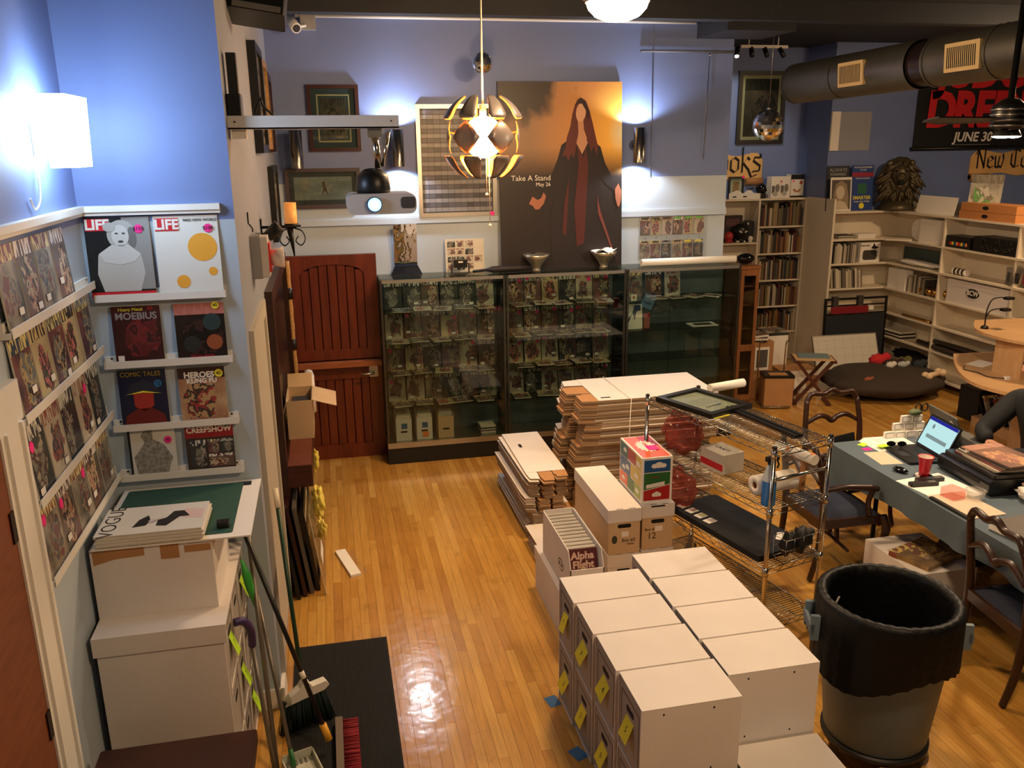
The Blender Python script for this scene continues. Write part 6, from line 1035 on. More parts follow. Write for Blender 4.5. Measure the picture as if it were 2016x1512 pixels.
t = thing('boxed_set', 'dark boxed collectible standing behind the toys', 'box', (5.02, 10.08, 1.5305)); B().box(-.13, 0, 0, .13, .08, .33).build('carton', mat('dark_carton', (48, 38, 38), .5), t); B().box(-.09, -.001, .2, .09, -.0001, .29).build('printed_panel', mat('panel_rose', (96, 62, 60), .5), t)
t = thing('boxed_set', 'black boxed collectible leaning right of the toys', 'box', (5.22, 10.06, 1.5305), rot=(0, .06, -.3)); B().box(-.06, 0, 0, .06, .09, .26).build('carton', BLACK, t); B().ball((-.02, -.0, .22), .03, 12, 8).build('helmet_print', STEEL, t)
# on top of the tall bookcase
t = framed('framed_card', 'small framed orange drawing on the bookcase top', .2, .27, (4.985, 10.0, 2.206), .02, BLACK, .04, PAPER, mat('orange_drawing', (206, 140, 90), .6, var=.3, vs=30)); B().cyl((.085, -.031, .13), (.085, -.032, .13), .018).build('price_dot', PINK, t)
t = thing('white_sign', 'white cut-out sign with round tops lying before the framed drawing', 'sign', (5.06, 9.965, 2.0705)); B().prism([(-.17, 0), (.27, 0), (.27, .06), (.16, .07)]+[(.1+.05*cos(a), .07+.035*sin(a)) for a in [pi*k/6 for k in range(1, 6)]]+[(.04, .07), (.0, .07)]+[(-.06+.05*cos(a), .07+.035*sin(a)) for a in [pi*k/6 for k in range(1, 6)]]+[(-.17, .07)], 0, .02, 1).build('cutout', PAPER, t); [B().box(x, -.001, .02, x+.05, -.0001, .035).build('dark_slot', DARK, t) for x in (-.12, .02)]
t = thing('skull_ornament', 'glossy black skull ornament on the bookcase top', 'ornament', (5.345, 10.02, 2.0705)); GB = mat('gloss_black', (14, 14, 16), .15); B().ball((0, 0, .11), (.065, .075, .075), 20, 14).box(-.032, -.07, .0, .032, .0, .06).build('skull', GB, t); [B().ball((s*.026, -.068, .10), .017, 10, 6).build('eye_socket', DARK, t) for s in (-1, 1)]
for k, (x, w, lab, top) in enumerate(((5.52, .15, 'white mug box, left one beside the skull', None), (5.66, .22, 'white mug box in the middle of the bookcase top', None), (5.85, .2, 'white box with black top stripe at the bookcase end', BLACK))):
    t = thing('mug_box', lab, 'box', (x, 10.0+.03*k-.02, 2.0705)); w = (.12, .155, .18)[k]; B().box(-w/2, 0, 0, w/2, .12, .26+.02*(k == 2)).build('carton', PAPER, t)
    if top: B().box(-w/2-.0005, -.001, .22, w/2+.0005, -.0001, .28).build('stripe', BLACK, t); B().box(-w/2-.0005, -.001, 0, w/2+.0005, -.0001, .02).build('stripe', BLACK, t); B().prism(ell(.05, .18, .022, .022), -.0012, -.0001, 1).build('round_print', mat('print_rust', (190, 90, 70), .5), t); B().prism([(-.06, .09), (-.02, .06), (.03, .06), (.06, .11), (.03, .1), (.0, .08), (-.04, .11)], -.0012, -.0001, 1).build('pipe_print', KRAFT, t)
    else: B().prism(rect(-.05, .06, -.01, .15), -.0012, -.0001, 1).build('mug_print', mat('print_mid', (104, 98, 92), .5), t); B().prism(ell(.025, .12, .03, .05), -.0012, -.0001, 1).build('mug_print', mat('print_mid2', (130, 124, 116), .5), t); B().prism(ell(.0, .05, .035, .03), -.0013, -.0001, 1).build('bowl_print', mat('print_pale', (180, 174, 164), .5), t)
    B().cyl((-w*.3, -.0013, .2), (-w*.3, -.0001, .2), .012).build('price_dot', PINK, t) if k else None
# blackletter scroll signs
GL = {'B': (.55, [[(.08, .95), (.1, 0)], [(.1, .92), (.45, .85), (.4, .6), (.1, .52)], [(.1, .52), (.5, .42), (.5, .12), (.1, 0)]]), 'o': (.5, [[(.25, .6), (.08, .48), (.08, .12), (.25, 0)], [(.25, .6), (.42, .48), (.42, .12), (.25, 0)]]), 'k': (.5, [[(.1, 1.0), (.1, 0)], [(.1, .3), (.33, .6), (.42, .5)], [(.15, .35), (.38, .1), (.52, -.2), (.75, -.12)]]), 's': (.46, [[(.4, .72), (.42, .58), (.15, .6), (.1, .45), (.4, .25), (.38, .05), (.08, .02)]]), 'N': (.68, [[(.0, .7), (.12, .95), (.15, .0)], [(.15, .9), (.55, .05)], [(.62, 1.0), (.55, .9), (.55, 0)]]), 'e': (.46, [[(.25, .6), (.08, .48), (.08, .12), (.25, 0), (.42, .08)], [(.25, .6), (.4, .45), (.1, .28)]]), 'w': (.64, [[(.05, .6), (.1, .05), (.25, .0), (.3, .58)], [(.3, .1), (.45, 0), (.56, .45), (.5, .7)]]), 'C': (.66, [[(.6, .82), (.35, .97), (.1, .7), (.1, .2), (.3, 0), (.58, .1)], [(.33, .93), (.35, .06)]]), 'm': (.66, [[(.08, .6), (.08, 0)], [(.08, .48), (.25, .6), (.31, .5), (.31, 0)], [(.31, .48), (.48, .6), (.54, .5), (.54, 0)]]), 'i': (.24, [[(.1, .6), (.1, 0)]]), 'c': (.44, [[(.4, .5), (.25, .6), (.08, .48), (.08, .12), (.25, 0), (.4, .08)]]), ' ': (.3, [])}
def blackletter(s, size, m, parent, x, y, z):
    nib = Vector((cos(.7), sin(.7)))*.055*size; tiny = Vector((-sin(.7), cos(.7)))*.012*size
    for ch in s:
        adv, strokes = GL[ch]; b = B()
        for st in strokes:
            for p, q in zip(st, st[1:]):
                p, q = Vector(p)*size, Vector(q)*size; d = (q-p).normalized()
                n = nib if abs(d.x*nib.y-d.y*nib.x) > .35*nib.length else nib*.5+tiny
                pts = [p-n, p+n, q+n, q-n]; b.prism([(v.x, v.y) for v in pts], -.0025, -.0003, 1)
                for v in (p, q): b.prism([((v+w).x, (v+w).y) for w in (-nib-tiny, nib-tiny, nib+tiny, -nib+tiny)], -.0027, -.0003, 1)
        if strokes: b.build('letter', m, parent, (x, y, z))
        x += adv*size
def scroll(label, x0, x1, y, z0, z1, s, tx, tz, size, curl):
    t = thing('scroll_sign', label, 'sign', ((x0+x1)/2, y, (z0+z1)/2)); w, h = (x1-x0)/2, (z1-z0)/2; PARCH = mat('parchment', (224, 178, 112), .7, var=.12, vs=4)
    def edge(n, sg): return [(-w+2*w*k/n, sg*(h+.02*sin(5*k/n*pi))) for k in range(n+1)]
    top = edge(16, 1); bot = edge(16, -1)[::-1]; top[0] = (-w+.03, h*.8); top[-1] = (w-.03, h*.8); B().prism(top+[(w, h*.5), (w, -h*.6)]+bot+[(-w, -h*.6), (-w, h*.5)], -.012, -.001, 1).build('scroll', PARCH, t)
    for c in curl: B().tube([(c*w*.62, -.02, -h-.03), (c*w*1.0, -.02, -h-.03)], .045, 14).build('rolled_edge', mat('parchment_dark', (176, 124, 74), .7), t); B().tube([(c*w*1.0+.0, -.02, -h-.03), (c*w*1.0+.004, -.02, -h-.03)], .03, 14).build('roll_end', mat('parchment_shade', (120, 78, 46), .8), t)
    blackletter(s, size, INK, t, tx-(x0+x1)/2, -.0125, tz-(z0+z1)/2)
scroll('parchment scroll sign lettered Books on the back wall', 4.25, 5.43, 10.1995, 2.30, 2.60, 'Books', 4.66, 2.385, .30, (1,)); scroll('parchment scroll sign lettered New Comics on the right back wall', 7.95, 10.0-.6, 9.5995, 2.32, 2.60, 'New Comics', 8.02, 2.40, .24, (-1,))
# red and black banner
t = thing('banner', 'black cloth banner with red JUDGE DREDD letters and JUNE 30', 'banner', (8.2, 9.5995, 2.655)); BN = mat('banner_black', (20, 18, 20), .7)
B().grid(lambda u, v: Vector((-1.1+2.2*u, -.02-.008*sin(9*u)*cos(4*v), .95*v)), 24, 8).build('cloth', BN, t); B().cyl((-1.13, -.03, -.01), (1.13, -.03, -.01), .022, n=10).build('bottom_rod', BLACK, t)
BRED = mat('banner_red', (214, 36, 40), .5); text('banner_title', 'DREDD', .56, BRED, t, (-.13, -.036, .43), sx=.94, off=.026, shear=.05, sp=.92); text('banner_title', 'JUDGE', .56, BRED, t, (-.13, -.036, .885), sx=.94, off=.02, shear=.05, sp=.92); text('banner_date', 'JUNE 30', .155, PAPER, t, (-.28, -.036, .12), off=.004, shear=.15)
B().box(-.55, -.037, .03, -.02, -.0355, .036).build('rule_line', mat('rule_grey', (150, 146, 140), .6), t)
tag(B().box(-.27, -.012, -.225, .27, -.001, .225).build('wall_board', mat('board_grey', (150, 152, 160), .6), None, (6.235, 9.5995, 2.86)), 'blank pale grey board on the wall above the corner shelves', 'board'); tag(B().box(-.055, -.02, -.225, .055, -.013, .225).build('paper_strip', PAPER, None, (6.03, 9.5995, 2.862)), 'white paper strip at the left edge of the grey board', 'paper')
# ---------------------------------------------------------------- on the corner bookcase top
def stand(label, x, y, w, h, tilt=-5, rz=0): return thing('print_board', label, 'print', (x, y, 1.9305), rot=(radians(tilt), 0, rz))
t = stand('sepia portrait print of a woman leaning on the corner shelf', 6.10, 9.44, .3, .41); B().box(-.14, 0, 0, .14, .012, .40).build('board', PAPER, t); B().box(-.125, -.001, .02, .125, -.0001, .37).build('photo', mat('sepia_bg', (90, 80, 70), .5), t); lay(t, 'hair', [(-.09, .02), (-.1, .2), (-.07, .32), (.0, .36), (.07, .32), (.1, .18), (.1, .02)], mat('sepia_hair', (150, 132, 108), .5), .001); lay(t, 'face', ell(-.01, .22, .055, .08), mat('sepia_face', (206, 190, 166), .5), .0022); lay(t, 'shoulders', [(-.11, .02), (-.08, .1), (-.02, .13), (.06, .1), (.11, .02)], MATS['sepia_face'], .0022)
t = stand('black board reading ALWAYS REMEMBER behind the portrait', 6.10, 9.52, .3, .52, -4); B().box(-.15, 0, 0, .15, .012, .53).build('board', mat('slate_print', (46, 50, 56), .5), t); text('words', 'ALWAYS', .06, mat('chalk', (150, 150, 146), .6), t, (.0, -.001, .48), off=.001); text('words', 'REMEMBER', .045, MATS['chalk'], t, (.0, -.001, .43), off=.001)
t = stand('blue board with coloured lines ending in SMARTER THAN YOU THINK', 6.40, 9.47, .28, .54, -4); B().box(-.145, 0, 0, .145, .012, .535).build('board', mat('blue_print', (40, 66, 130), .5), t); B().box(-.145, -.001, .40, .145, -.0001, .45).build('red_line', mat('line_red', (150, 40, 60), .5), t); text('words', 'ALWAYS REMEMBER', .027, PAPER, t, (0, -.0013, .51)); text('words', 'YOU ARE', .022, PAPER, t, (0, -.0013, .48)); text('words', 'THAN YOU BELIEVE', .022, PAPER, t, (0, -.0013, .38)); text('words', 'SMARTER', .058, YELLOW, t, (0, -.0013, .15), off=.001); text('words', 'THAN YOU THINK', .026, PAPER, t, (0, -.0013, .105)); lay(t, 'round_seal', ell(0, .055, .035, .035), YELLOW); B().box(-.06, -.0012, .2, .06, -.0001, .32).build('green_emblem', mat('emblem_green', (44, 100, 70), .5), t)
# lion bust
t = thing('lion_bust', 'bronze lion head bust roaring on the corner bookcase top', 'sculpture', (6.80, 9.36, 1.9305), rz=-.5); BZ = mat('bronze_dark', (86, 76, 56), .42, .5, var=.15, vs=8, bump=.4, bs=18); rs = random.Random(9)
B().ball((0, .03, .32), (.235, .12, .31), 30, 20, fn=lambda d: 1+.05*sin(14*d.x)*cos(11*d.z)).build('mane', BZ, t)
b = B()
for k in range(90):
    a = rs.uniform(0, 2*pi); r0 = rs.uniform(.10, .2); x, z = r0*cos(a), .36+r0*1.15*sin(a); dr = Vector((cos(a)*.7, 0, sin(a)*.55-.75)).normalized(); y = -.09+.3*(r0-.1)
    L_ = rs.uniform(.1, .19); b.tube([(x, y, z), (x+dr.x*L_*.4, y-.02, z+dr.z*L_*.4), (x+dr.x*L_*.8, y+.01, z+dr.z*L_*.8), (x+dr.x*L_+rs.uniform(-.02, .02), y+.03, z+dr.z*L_)], [.012, .02, .015, .004], 6)
stuff(b.build('mane_locks', BZ, t))
B().ball((0, -.09, .42), (.105, .09, .13), 20, 14).ball((0, -.17, .40), (.06, .07, .055), 16, 10).ball((0, -.15, .29), (.05, .05, .03), 14, 8).build('face', BZ, t); B().ball((0, -.235, .42), (.028, .02, .018), 12, 8).build('nose', BZ, t); B().ball((0, -.185, .335), (.04, .045, .03), 14, 8).build('open_mouth', DARK, t)
for s in (-1, 1): B().ball((s*.05, -.165, .465), .014, 10, 6).build('eye', DARK, t); B().ball((s*.052, -.15, .487), (.04, .03, .016), 12, 6).build('brow', BZ, t); B().ball((s*.12, -.04, .55), (.04, .025, .045), 12, 8).build('ear', BZ, t)
B().lathe([(.2, 0), (.22, .03), (.17, .08), (.13, .12)], 20, c=(0, .02, 0)).build('base', BZ, t)
tag(B().box(0, -.32, 0, .008, .32, .2).build('foam_sheet', PAPER, None, (6.84, 8.73, 1.9305), (0, radians(12), 0)), 'blank white sheet leaning along the right bookcase top', 'board')
t = thing('canvas_print', 'green and white abstract canvas leaning on the right bookcase top', 'picture', (6.86, 8.02, 1.9305), rot=(radians(-6), 0, radians(-70))); B().box(-.17, 0, 0, .17, .02, .46).build('canvas', cover('green_abstract', ((120, 110, 96), (220, 214, 190), (90, 190, 50), (150, 140, 110), (230, 224, 200)), (150, 140, 120), (130, 120, 100), 8, 2.2), t)
for k in range(2): t = thing('archive_box', ('lower orange-tan flat box on the right bookcase top', 'upper orange-tan flat box on the right bookcase top')[k], 'box', (6.74, 7.40, 1.9305+k*.085)); B().box(0, 0, 0, .27, .8-.02*k, .082).build('carton', mat('tan_orange_card', (200, 134, 78), .7), t); B().prism(ell(.42, .04, .045, .02), -.001, -.0001, 0).build('logo', INK, t)
# shelf contents
def sbox(name, label, cat, x0, y0, z, w, d, h, m, **k): return tag(B().rbox(0, 0, 0, w, d, h, min(.006, h*.3, w*.2)).build(name, m, None, (x0, y0, z+.0005), k.get('rot')), label, cat)
for k in range(4): o = sbox('folded_paper', 'folded paper %s from the bottom of the pile on the top back shelf' % nth(k+1), 'paper', 6.06+.004*k, 9.37, 1.6+k*.012, .2, .18, .011, (EDGE, mat('paper_dark', (60, 54, 50), .6))[k % 2]); o['group'] = 'flat papers on the top back shelf'
sbox('white_box', 'low white box on the top back shelf', 'box', 6.33, 9.37, 1.6, .24, .17, .055, PAPER); t = thing('white_disc', 'round white plate leaning on the top side shelf', 'disc', (6.86, 8.98, 1.7255)); B().cyl((-.004, 0, 0), (.004, 0, 0), .125, n=32).build('disc', PAPER, t)
sbox('white_carton', 'tall white carton on the top side shelf', 'box', 6.76, 8.50, 1.6, .16, .34, .27, PAPER); sbox('curled_paper', 'curled cream sheets on the corner of the top shelf', 'paper', 6.5, 9.1, 1.6, .3, .2, .02, EDGE, rot=(0, 0, -.7))
t = thing('display_tray', 'black tray of small coloured goods on the top side shelf', 'tray', (6.75, 7.98, 1.6005)); B().box(0, 0, 0, .2, .38, .13).build('tray', BLACK, t)
for k in range(8): B().box(-.002, .05+k*.035, .03, -.0002, .075+k*.035, .065).build('item', (ORANGE, BLUETAPE, YELLOW, LIFE)[k % 4], t)
t = thing('display_tray', 'long black tray of dark rings on the top side shelf', 'tray', (6.74, 7.33, 1.6005)); B().box(0, 0, 0, .25, .6, .16).build('tray', BLACK, t); rs = random.Random(6)
for k in range(26): B().at(TR(-.004, rs.uniform(.05, .55), rs.uniform(.03, .14)) @ RZ(rs.uniform(-.6, .6))).tube([(0, .02*cos(a), .014*sin(a)) for a in [2*pi*i/10 for i in range(10)]], .004, 5, closed=True).build('ring', mat('dark_metal', (60, 58, 56), .3, .8), t)
t = thing('packaged_toys', 'bunch of clear-packaged toys hanging at the right shelf edge', 'toys', (6.68, 7.15, 1.42))
for k in range(5): B().at(TR(-.01*k, .09*k-.25, .02*(k % 2)) @ RX(rs.uniform(-.4, .4))).rbox(-.02, -.03, -.08, .02, .03, .1, .008).build('blister_pack', clear('blister', (240, 240, 240), 1.5, .03, .3, (90, 88, 86)), t); B().at(TR(-.01*k, .09*k-.25, 0)).box(-.012, -.018, -.05, .01, .018, .05).build('toy', (BLACK, STEEL, LIFE)[k % 3], t)
t = thing('toy_box', 'white toy box with a dark window on the second back shelf', 'box', (6.38, 9.37, 1.3055)); B().box(0, 0, 0, .27, .14, .24).build('carton', PAPER, t); B().rbox(.035, -.001, .03, .23, -.0001, .15, .03, ax=1).build('window', mat('window_dark', (70, 66, 60), .3), t); text('box_title', 'STAR WARS', .022, INK, t, (.06, -.0013, .205), off=.001); B().prism([(.14, .17), (.2, .16), (.25, .18), (.2, .2), (.18, .235), (.165, .2)], -.0012, -.0001, 1).build('hat_print', INK, t)
tag(B().rbox(0, 0, 0, .06, .12, .23, .006).build('bottle_box', BLACK, None, (5.99, 9.38, 1.3055)), 'tall black box at the left of second back shelf', 'box')
sbox('portfolio', 'dark teal portfolio leaning along the second side shelf', 'portfolio', 6.93, 8.45, 1.305, .03, .85, .19, mat('teal_dark', (60, 76, 76), .5)); tag(B().ball((0, 0, 0), (.085, .36, .03), 30, 12, fn=crumple).build('white_fabric', PAPER, None, (6.83, 8.87, 1.345)), 'long heap of white fabric on the second side shelf', 'fabric')
t = thing('striped_roll', 'black and white striped roll across the shelf divider', 'roll', (6.74, 8.15, 1.345)); [B().cyl((0.06, -.12+k*.03, 0), (.06, -.09+k*.03, 0), .038, n=16).build('stripe', (PAPER, BLACK)[k % 2], t) for k in range(7)]
sbox('white_box', 'white box leaning at the corner of the third side shelf', 'box', 6.76, 9.12, 1.0, .06, .2, .24, PAPER); sbox('white_box', 'narrow white box beside the sleeved records', 'box', 6.75, 8.97, 1.0, .1, .13, .25, PAPER); sbox('green_record', 'dark green record sleeve at the end of the record row', 'record', 6.9, 8.44, 1.0, .02, .18, .22, mat('sleeve_green', (50, 70, 60), .5))
for k in range(2): t = thing('gold_trophy', ('gold trophy lying left on the third side shelf', 'gold trophy lying right on the third side shelf')[k], 'trophy', (6.80, 8.72-.2*k, 1.055), rot=(radians(90), 0, .4*k)); B().lathe([(.001, 0), (.05, .0), (.052, .03), (.02, .06), (.018, .09), (.05, .12), (.045, .17), (.001, .18)], 20, cap0=False, cap1=False).build('cup', mat('gold', (190, 150, 80), .2, 1), t)
t = thing('storage_carton', 'large white storage carton with an oval BCW logo', 'box', (6.745, 7.345, 1.0005)); B().box(0, 0, 0, .26, .9, .26).box(-.003, -.0, .2, -.0001, .9, .2605).build('carton', CARD, t); B().prism(ell(.5, .15, .1, .05, 28), -.0045, -.0032, 0).build('logo_oval', INK, t); text('logo_text', 'BCW', .075, PAPER, t, (-.0052, .5, .15), (pi/2, 0, -pi/2), off=.002)
tag(B().cyl((0, 0, 0), (0, .5, 0), .016, n=10).build('gold_strip', mat('gold', (190, 150, 80), .2, 1), None, (6.76, 8.46, .7165)), 'thin gold tube on the fourth side shelf', 'tube')
for k in range(4): tag(B().rbox(0, 0, 0, .22, .3, .02, .005).build('flat_case', (BLACK, EDGE)[k % 2], None, (6.75, 8.95, .4105+k*.0205), (0, 0, .03*k)), 'flat case %s from the bottom of the pile on the fifth side shelf' % nth(k+1), 'case', 'flat cases on the fifth side shelf')
for k in range(3): tag(B().tube([(0, 0, 0), (0, -.5, .0), (0, -.95, .0)], [.028, .032, .022], 12).build('dark_tube', mat('tube_brown', (50, 38, 32), .5), None, (6.78+.045*(k % 2), 8.66-.14*k, .448+.062*(k//2)+.0*k), (0, 0, -.04+.03*k)), 'long dark tube on the fifth side shelf, %s' % ('farthest', 'middle', 'topmost')[k], 'tube')
tag(B().ball((0, 0, 0), (.11, .32, .075), 22, 12, fn=crumple).build('black_bag', BLACK, None, (6.88, 8.87, .2)), 'slumped black bag on the bottom side shelf', 'bag')
# ---------------------------------------------------------------- floor things in front of the shelves
t = thing('folding_easel', 'black framed folding stand with a red cloth pouch', 'stand', (5.88, 9.22, 0), rot=(radians(-2), 0, 0)); [B().box(a, -.012, b_, c, .012, d).build('frame_bar', BLACK, t) for a, b_, c, d in ((0, 0, .025, .9), (.83, 0, .855, .9), (.0251, .875, .8299, .9), (.0251, .8, .8299, .815), (.0251, .7, .8299, .712))]
B().box(.0251, -.006, .02, .8299, .006, .69).build('panel', mat('charcoal_cloth', (34, 38, 44), .8), t); B().rbox(.08, -.03, .71, .58, -.0125, .8, .01, ax=1).build('red_pouch', mat('pouch_red', (130, 20, 34), .8), t); [B().box(x, -.028, .79, x+.07, .02, .92).build('strap', mat('strap_grey', (60, 54, 50), .8), t) for x in (.1, .44)]; B().box(.6, -.02, .74, .66, -.0125, .79).build('tag', PAPER, t)
t = thing('whiteboard', 'whiteboard planner leaning against the black stand', 'whiteboard', (5.60, 8.82, .0005), rot=(radians(-22), 0, 0)); B().box(0, 0, 0, .86, .012, .54).build('board', mat('board_gloss', (216, 210, 196), .3), t); [B().box(a, -.004, b_, c, .014, d).build('frame_bar', ALU, t) for a, b_, c, d in ((0, -.0, .86, .012), (0, .528, .86, .54), (0, .012, .012, .528), (.848, .012, .86, .528))]
for k in range(7): B().box(.06+.115*k, -.0012, .05, .062+.115*k, -.0002, .50).build('grid_line', mat('grid_faint', (176, 170, 158), .6), t)
for k in range(5): B().box(.03, -.0012, .07+.1*k, .83, -.0002, .072+.1*k).build('grid_line', MATS['grid_faint'], t)
tag(B().ball((0, 0, 0), (.70, .55, .15), 40, 20, fn=lambda d: (1+.03*sin(9*d.x+5*d.y)+.02*sin(17*d.y)) * (1 if d.z > 0 else .98)).build('dog_bed', mat('bed_brown', (58, 48, 40), .95, bump=.4, bs=60), None, (6.02, 8.2, .15)), 'large brown cushion dog bed on the wood floor', 'dog bed')
for k, (nm, lab, x, y, z, r, c) in enumerate((('plush_toy', 'red plush toy at the back of the dog bed', 6.12, 8.45, .31, (.11, .08, .07), (190, 40, 44)), ('plush_toy', 'olive green plush toy on the dog bed', 6.36, 8.36, .29, (.09, .06, .06), (96, 92, 50)), ('plush_toy', 'dark brown plush toy in the middle of the dog bed', 6.2, 8.30, .30, (.12, .07, .05), (52, 36, 32)), ('plush_toy', 'small white plush toy on the dog bed', 6.10, 8.2, .31, (.05, .04, .04), (210, 206, 196)), ('plush_toy', 'pale grey plush toy right on the dog bed', 6.26, 8.2, .31, (.07, .04, .035), (170, 174, 172)), ('plush_toy', 'charcoal plush toy at the right of the dog bed', 6.50, 8.25, .27, (.07, .06, .06), (40, 46, 50)), ('plush_toy', 'small orange plush scrap at the left of the dog bed', 5.66, 7.95, .24, (.05, .03, .03), (150, 84, 60)))):
    t = thing(nm, lab, 'toy', (x, y, z)); B().ball((0, 0, 0), r, 16, 10, fn=crumple).build('body', mat('plush_%d' % k, c, .95), t); B().ball((r[0]*.9, 0, r[2]*.4), r[2]*.8, 10, 8).build('head', MATS['plush_%d' % k], t)
t = thing('chew_bone', 'cream chew bone on the right rim of the dog bed', 'toy', (6.44, 7.9, .26), .3); CB = mat('bone_cream', (220, 190, 150), .7); B().tube([(-.11, 0, 0), (.1, 0, 0)], .03, 12).ball((-.12, .025, 0), .04, 12, 8).ball((-.12, -.025, 0), .04, 12, 8).ball((.11, .028, .01), .042, 12, 8).ball((.11, -.028, .01), .042, 12, 8).build('bone', CB, t)
# folding stool, cartons, chrome trolley, oak cabinet
t = thing('folding_stool', 'folding stool with crossed dark wood legs and papers on top', 'stool', (5.04, 8.06, 0), -.35); DW = wood('stool_wood', (66, 34, 26), (88, 48, 36), .4)
for y in (-.12, .12):
    for s in (-1, 1): B().at(TR(0, y+s*.012, .25) @ RY(s*radians(38))).box(-.018, -.01, -.31, .018, .01, .31).build('leg', DW, t)
for x in (-.2, .2): B().box(x-.02, -.15, .475, x+.02, .15, .5).build('top_rail', DW, t)
B().box(-.2, -.14, .5001, .2, .14, .508).build('seat', mat('seat_tan', (196, 160, 116), .7), t); [B().box(x-.015, -.13, .0, x+.015, .13, .02).build('foot_rail', DW, t) for x in (-.17, .17)]
tag(B().box(-.16, -.1, 0, .16, .1, .012).build('blue_folder', mat('folder_blue', (110, 130, 136), .6), None, (5.06, 8.09, .5085), (0, 0, -.4)), 'grey-blue folder lying on the folding stool', 'folder')
t = thing('moving_carton', 'worn brown and white carton behind the folding stool', 'box', (5.12, 8.42, 0), -.1); B().box(-.22, 0, 0, .22, .3, .26).build('carton', KRAFT, t); B().box(-.06, -.002, 0, .08, -.0001, .26).build('white_patch', PAPER, t); B().box(-.22, -.002, .0, .22, -.0002, .05).build('white_band', PAPER, t); B().box(-.22, -.004, .2, .22, -.0021, .26).build('flap', PAPER, t)
t = thing('trolley', 'chrome folding trolley carrying a carton and books', 'trolley', (4.60, 8.12, 0), -.25)
for x in (-.12, .16): B().tube(smooth_path([(x, .12, .02), (x, .12, .5), (x, .1, .66), (x, .0, .70)]), .008, 8).build('tube_frame', CHROME, t); B().tube([(x, -.2, .02), (x, .12, .02)], .008, 8).build('tube_base', CHROME, t)
B().cyl((-.12, -.2, .02), (.16, -.2, .02), .008, n=8).cyl((-.12, .12, .25), (.16, .12, .25), .008, n=8).build('cross_tube', CHROME, t)
tag(B().box(-.15, -.14, 0, .15, .1, .3).build('brown_carton', KRAFT, None, (4.62, 8.06, .03), (0, 0, -.25)), 'brown carton riding on the chrome trolley', 'box'); t = thing('tool_tray', 'black tray with a tan card on the trolley carton', 'tray', (4.62, 8.05, .331), -.25); B().box(-.16, -.12, 0, .16, .1, .03).build('tray', BLACK, t); B().box(-.1, -.1, .0301, .09, .0, .036).build('card', KRAFT, t)
for k in range(5): tag(B().box(-.11, -.08, 0, .11, .08, .018).build('book', (CVF[3], PAPER, CVF[0], PAPER, BLACK)[4-k], None, (4.58+.01*(k % 2), 8.5, .62+k*.0185), (0, 0, -.2+.1*k)), 'book piled on the carton stack behind the trolley, %s' % ('lowest', 'second', 'middle', 'fourth', 'topmost')[k], 'book', 'books piled behind the trolley')
t = thing('stacked_cartons', 'tall white and brown carton behind the chrome trolley', 'box', (4.6, 8.42, 0)); B().box(-.13, 0, 0, .17, .3, .6195).build('carton', KRAFT, t); B().box(-.05, -.002, .3, .12, -.0001, .56).build('white_panel', PAPER, t); B().box(-.03, -.004, .33, .1, -.0021, .53).build('dark_outline', mat('outline_grey', (90, 84, 78), .7), t)
t = thing('printed_books', 'dark art book pile on the white carton by the bookcase', 'books', (4.98, 8.85, 0)); B().box(-.13, -.1, 0, .15, .2, .6).build('carton', PAPER, t); B().box(-.15, -.1, .6001, .15, .16, .63).build('book', CVF[4], t); B().box(-.13, -.09, .6301, .14, .15, .655).build('book', CVF[0], t)
t = thing('oak_cabinet', 'narrow oak cabinet with glazed door right of the display cases', 'cabinet', (4.15, 8.07, 0)); OAK = wood('oak', (120, 74, 40), (146, 94, 54), .45, (3, 3, .6)); w, d, h = .20, .5, 1.52
B().box(0, .02, 0, .02, d, h-.03).box(w-.02, .02, 0, w, d, h-.03).box(.02, d-.015, 0, w-.02, d, h-.03).box(.02, .02, 0, w-.02, d-.015, .08).build('carcass', OAK, t); B().box(-.01, -.01, h-.0299, w+.01, d+.01, h).build('top', OAK, t)
dr = B().box(0, 0, .08, .035, .0199, h-.03).box(w-.035, 0, .08, w, .0199, h-.03).box(.035, 0, .08, w-.035, .0199, .14).box(.035, 0, h-.1, w-.035, .0199, h-.03).box(.035, 0, .62, w-.035, .0199, .69).build('door', OAK, t); B().box(.035, .008, .14, w-.035, .012, h-.1).build('pane', GLASS, dr)
for z in (.4, .62, .85, 1.1, 1.3): B().box(.0205, .03, z, w-.0205, d-.016, z+.012).build('shelf', OAK, t)
tag(B().ball((0, 0, 0), (.10, .07, .06), 18, 10, fn=lambda d: 1 if d.z > -.3 else .9).build('black_helmet', GB, None, (4.25, 8.2, 1.578)), 'glossy black cap on top of the oak cabinet', 'cap')
# curved maple desk
MAP = wood('maple', (190, 148, 102), (204, 164, 118), .4, (1, 3, 1)); t = thing('reception_desk', 'curved maple reception desk with a raised shelf at the right edge', 'desk', (0, 0, 0))
lo = smooth_path([(5.85, 6.95, 0), (5.60, 6.62, 0), (5.38, 6.25, 0), (5.30, 5.92, 0), (5.42, 5.6, 0), (5.75, 5.3, 0), (6.4, 5.2, 0)], 4); up = smooth_path([(5.95, 6.85, 0), (5.70, 6.55, 0), (5.62, 6.25, 0), (5.68, 5.95, 0), (5.9, 5.7, 0), (6.4, 5.55, 0)], 4)
B().prism([(p.x, p.y) for p in lo]+[(6.5, 5.3), (6.5, 6.9)], .725, .755, 2).build('worktop', MAP, t); B().prism([(p.x, p.y) for p in up]+[(6.5, 5.7), (6.5, 6.8)], 1.075, 1.1, 2).build('raised_shelf', MAP, t)
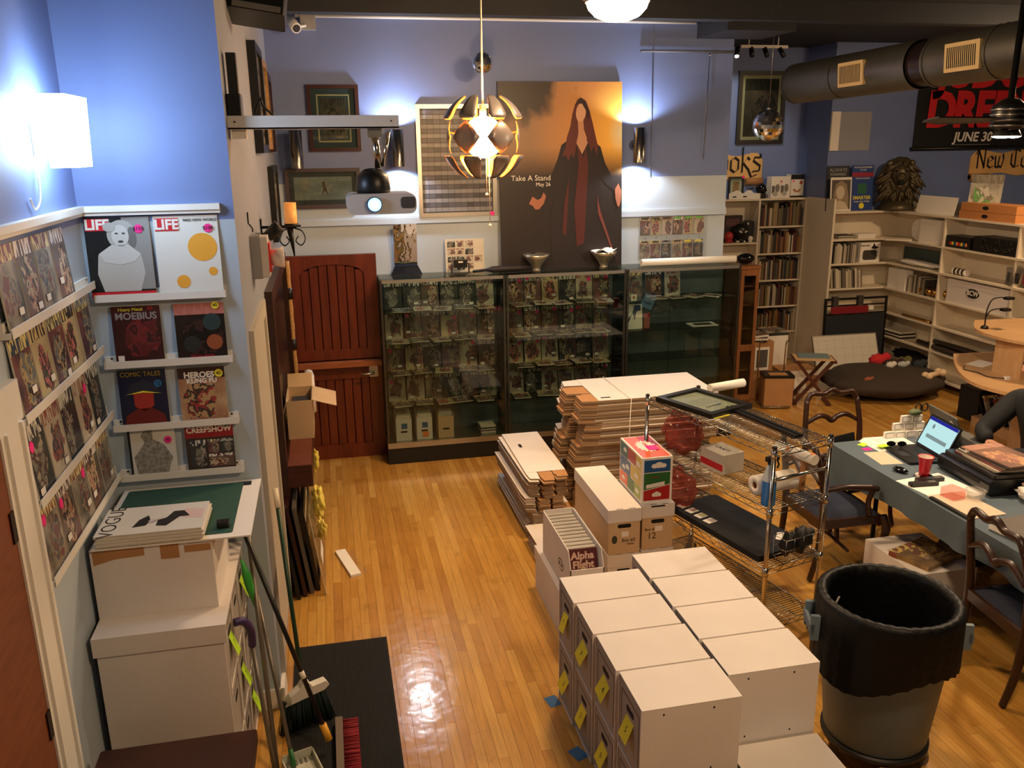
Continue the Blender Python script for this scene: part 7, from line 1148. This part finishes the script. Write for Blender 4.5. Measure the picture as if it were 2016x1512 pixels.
B().box(5.72, 5.98, .7551, 6.45, 6.0, 1.0749).build('front_board', MAP, t); B().box(5.72, 6.0001, .7551, 5.74, 6.3, 1.0749).build('side_board', MAP, t); B().box(6.0, 5.8, 0, 6.4, 6.3, .7249).build('pedestal', MAP, t)
t = thing('gooseneck_lamp', 'black two-headed gooseneck lamp on the desk shelf', 'lamp', (5.76, 6.5, 1.1005)); B().lathe([(.035, 0), (.03, .02), (.01, .03)], 14).build('clip_base', BLACK, t)
for q, (x, y, z) in enumerate(((.13, -.06, .27), (.1, -.07, .17))):
    B().tube(smooth_path([(0, 0, .02), (.0, .0, z*.6), (.03, -.02, z), (x, y, z+.02)]), .006, 7).build('gooseneck', BLACK, t); B().rbox(x-.02, y-.04, z, x+.06, y+.02, z+.022, .008).build('lamp_head', BLACK, t)
t = thing('power_adapter', 'white adapter and black cord lying on the maple worktop', 'adapter', (5.62, 6.02, .7555)); B().rbox(0, 0, 0, .05, .03, .025, .006).build('plug', PAPER, t); B().tube(smooth_path([(0, .015, .01), (-.08, .12, .004), (-.06, .25, .004), (-.1, .38, .004), (.0, .5, .004)]), .004, 6).build('cord', BLACK, t)
tag(B().box(-.12, -.08, 0, .12, .08, .002).build('paper_sheet', PAPER, None, (5.82, 6.55, .7555), (0, 0, .4)), 'white sheet on the maple worktop', 'paper')
t = thing('speaker_cabinet', 'black speaker cabinet on the floor under the desk', 'speaker', (6.36, 7.12, 0)); B().rbox(-.12, -.14, 0, .14, .14, .34, .01).build('cabinet', BLACK, t); B().box(-.121, -.12, .02, -.1201, .12, .32).build('grille', mat('grille_black', (26, 26, 26), .9), t); B().box(-.1, -.1415, .02, -.04, -.1401, .1).build('label', PAPER, t)
t = thing('low_bench', 'low maple bench on the floor beneath the desk', 'bench', (6.36, 6.72, 0)); B().box(-.2, -.4, .0, .2, .24, .10).build('bench', MAP, t)
for k in range(7): tag(B().box(0, 0, 0, .28, .012, .25).build('record_sleeve', (BLACK, CV[0], CV[4], mat('sleeve_orange', (160, 88, 50), .5), BLACK, CV[1], EDGE)[k], None, (6.2, 6.84-.07*k, .1005), (radians(-28), 0, 0)), 'record sleeve leaning on the low bench, %s from the speaker' % ('first', 'second', 'third', 'fourth orange one', 'fifth', 'sixth', 'seventh')[k], 'record', 'record sleeves on the bench')
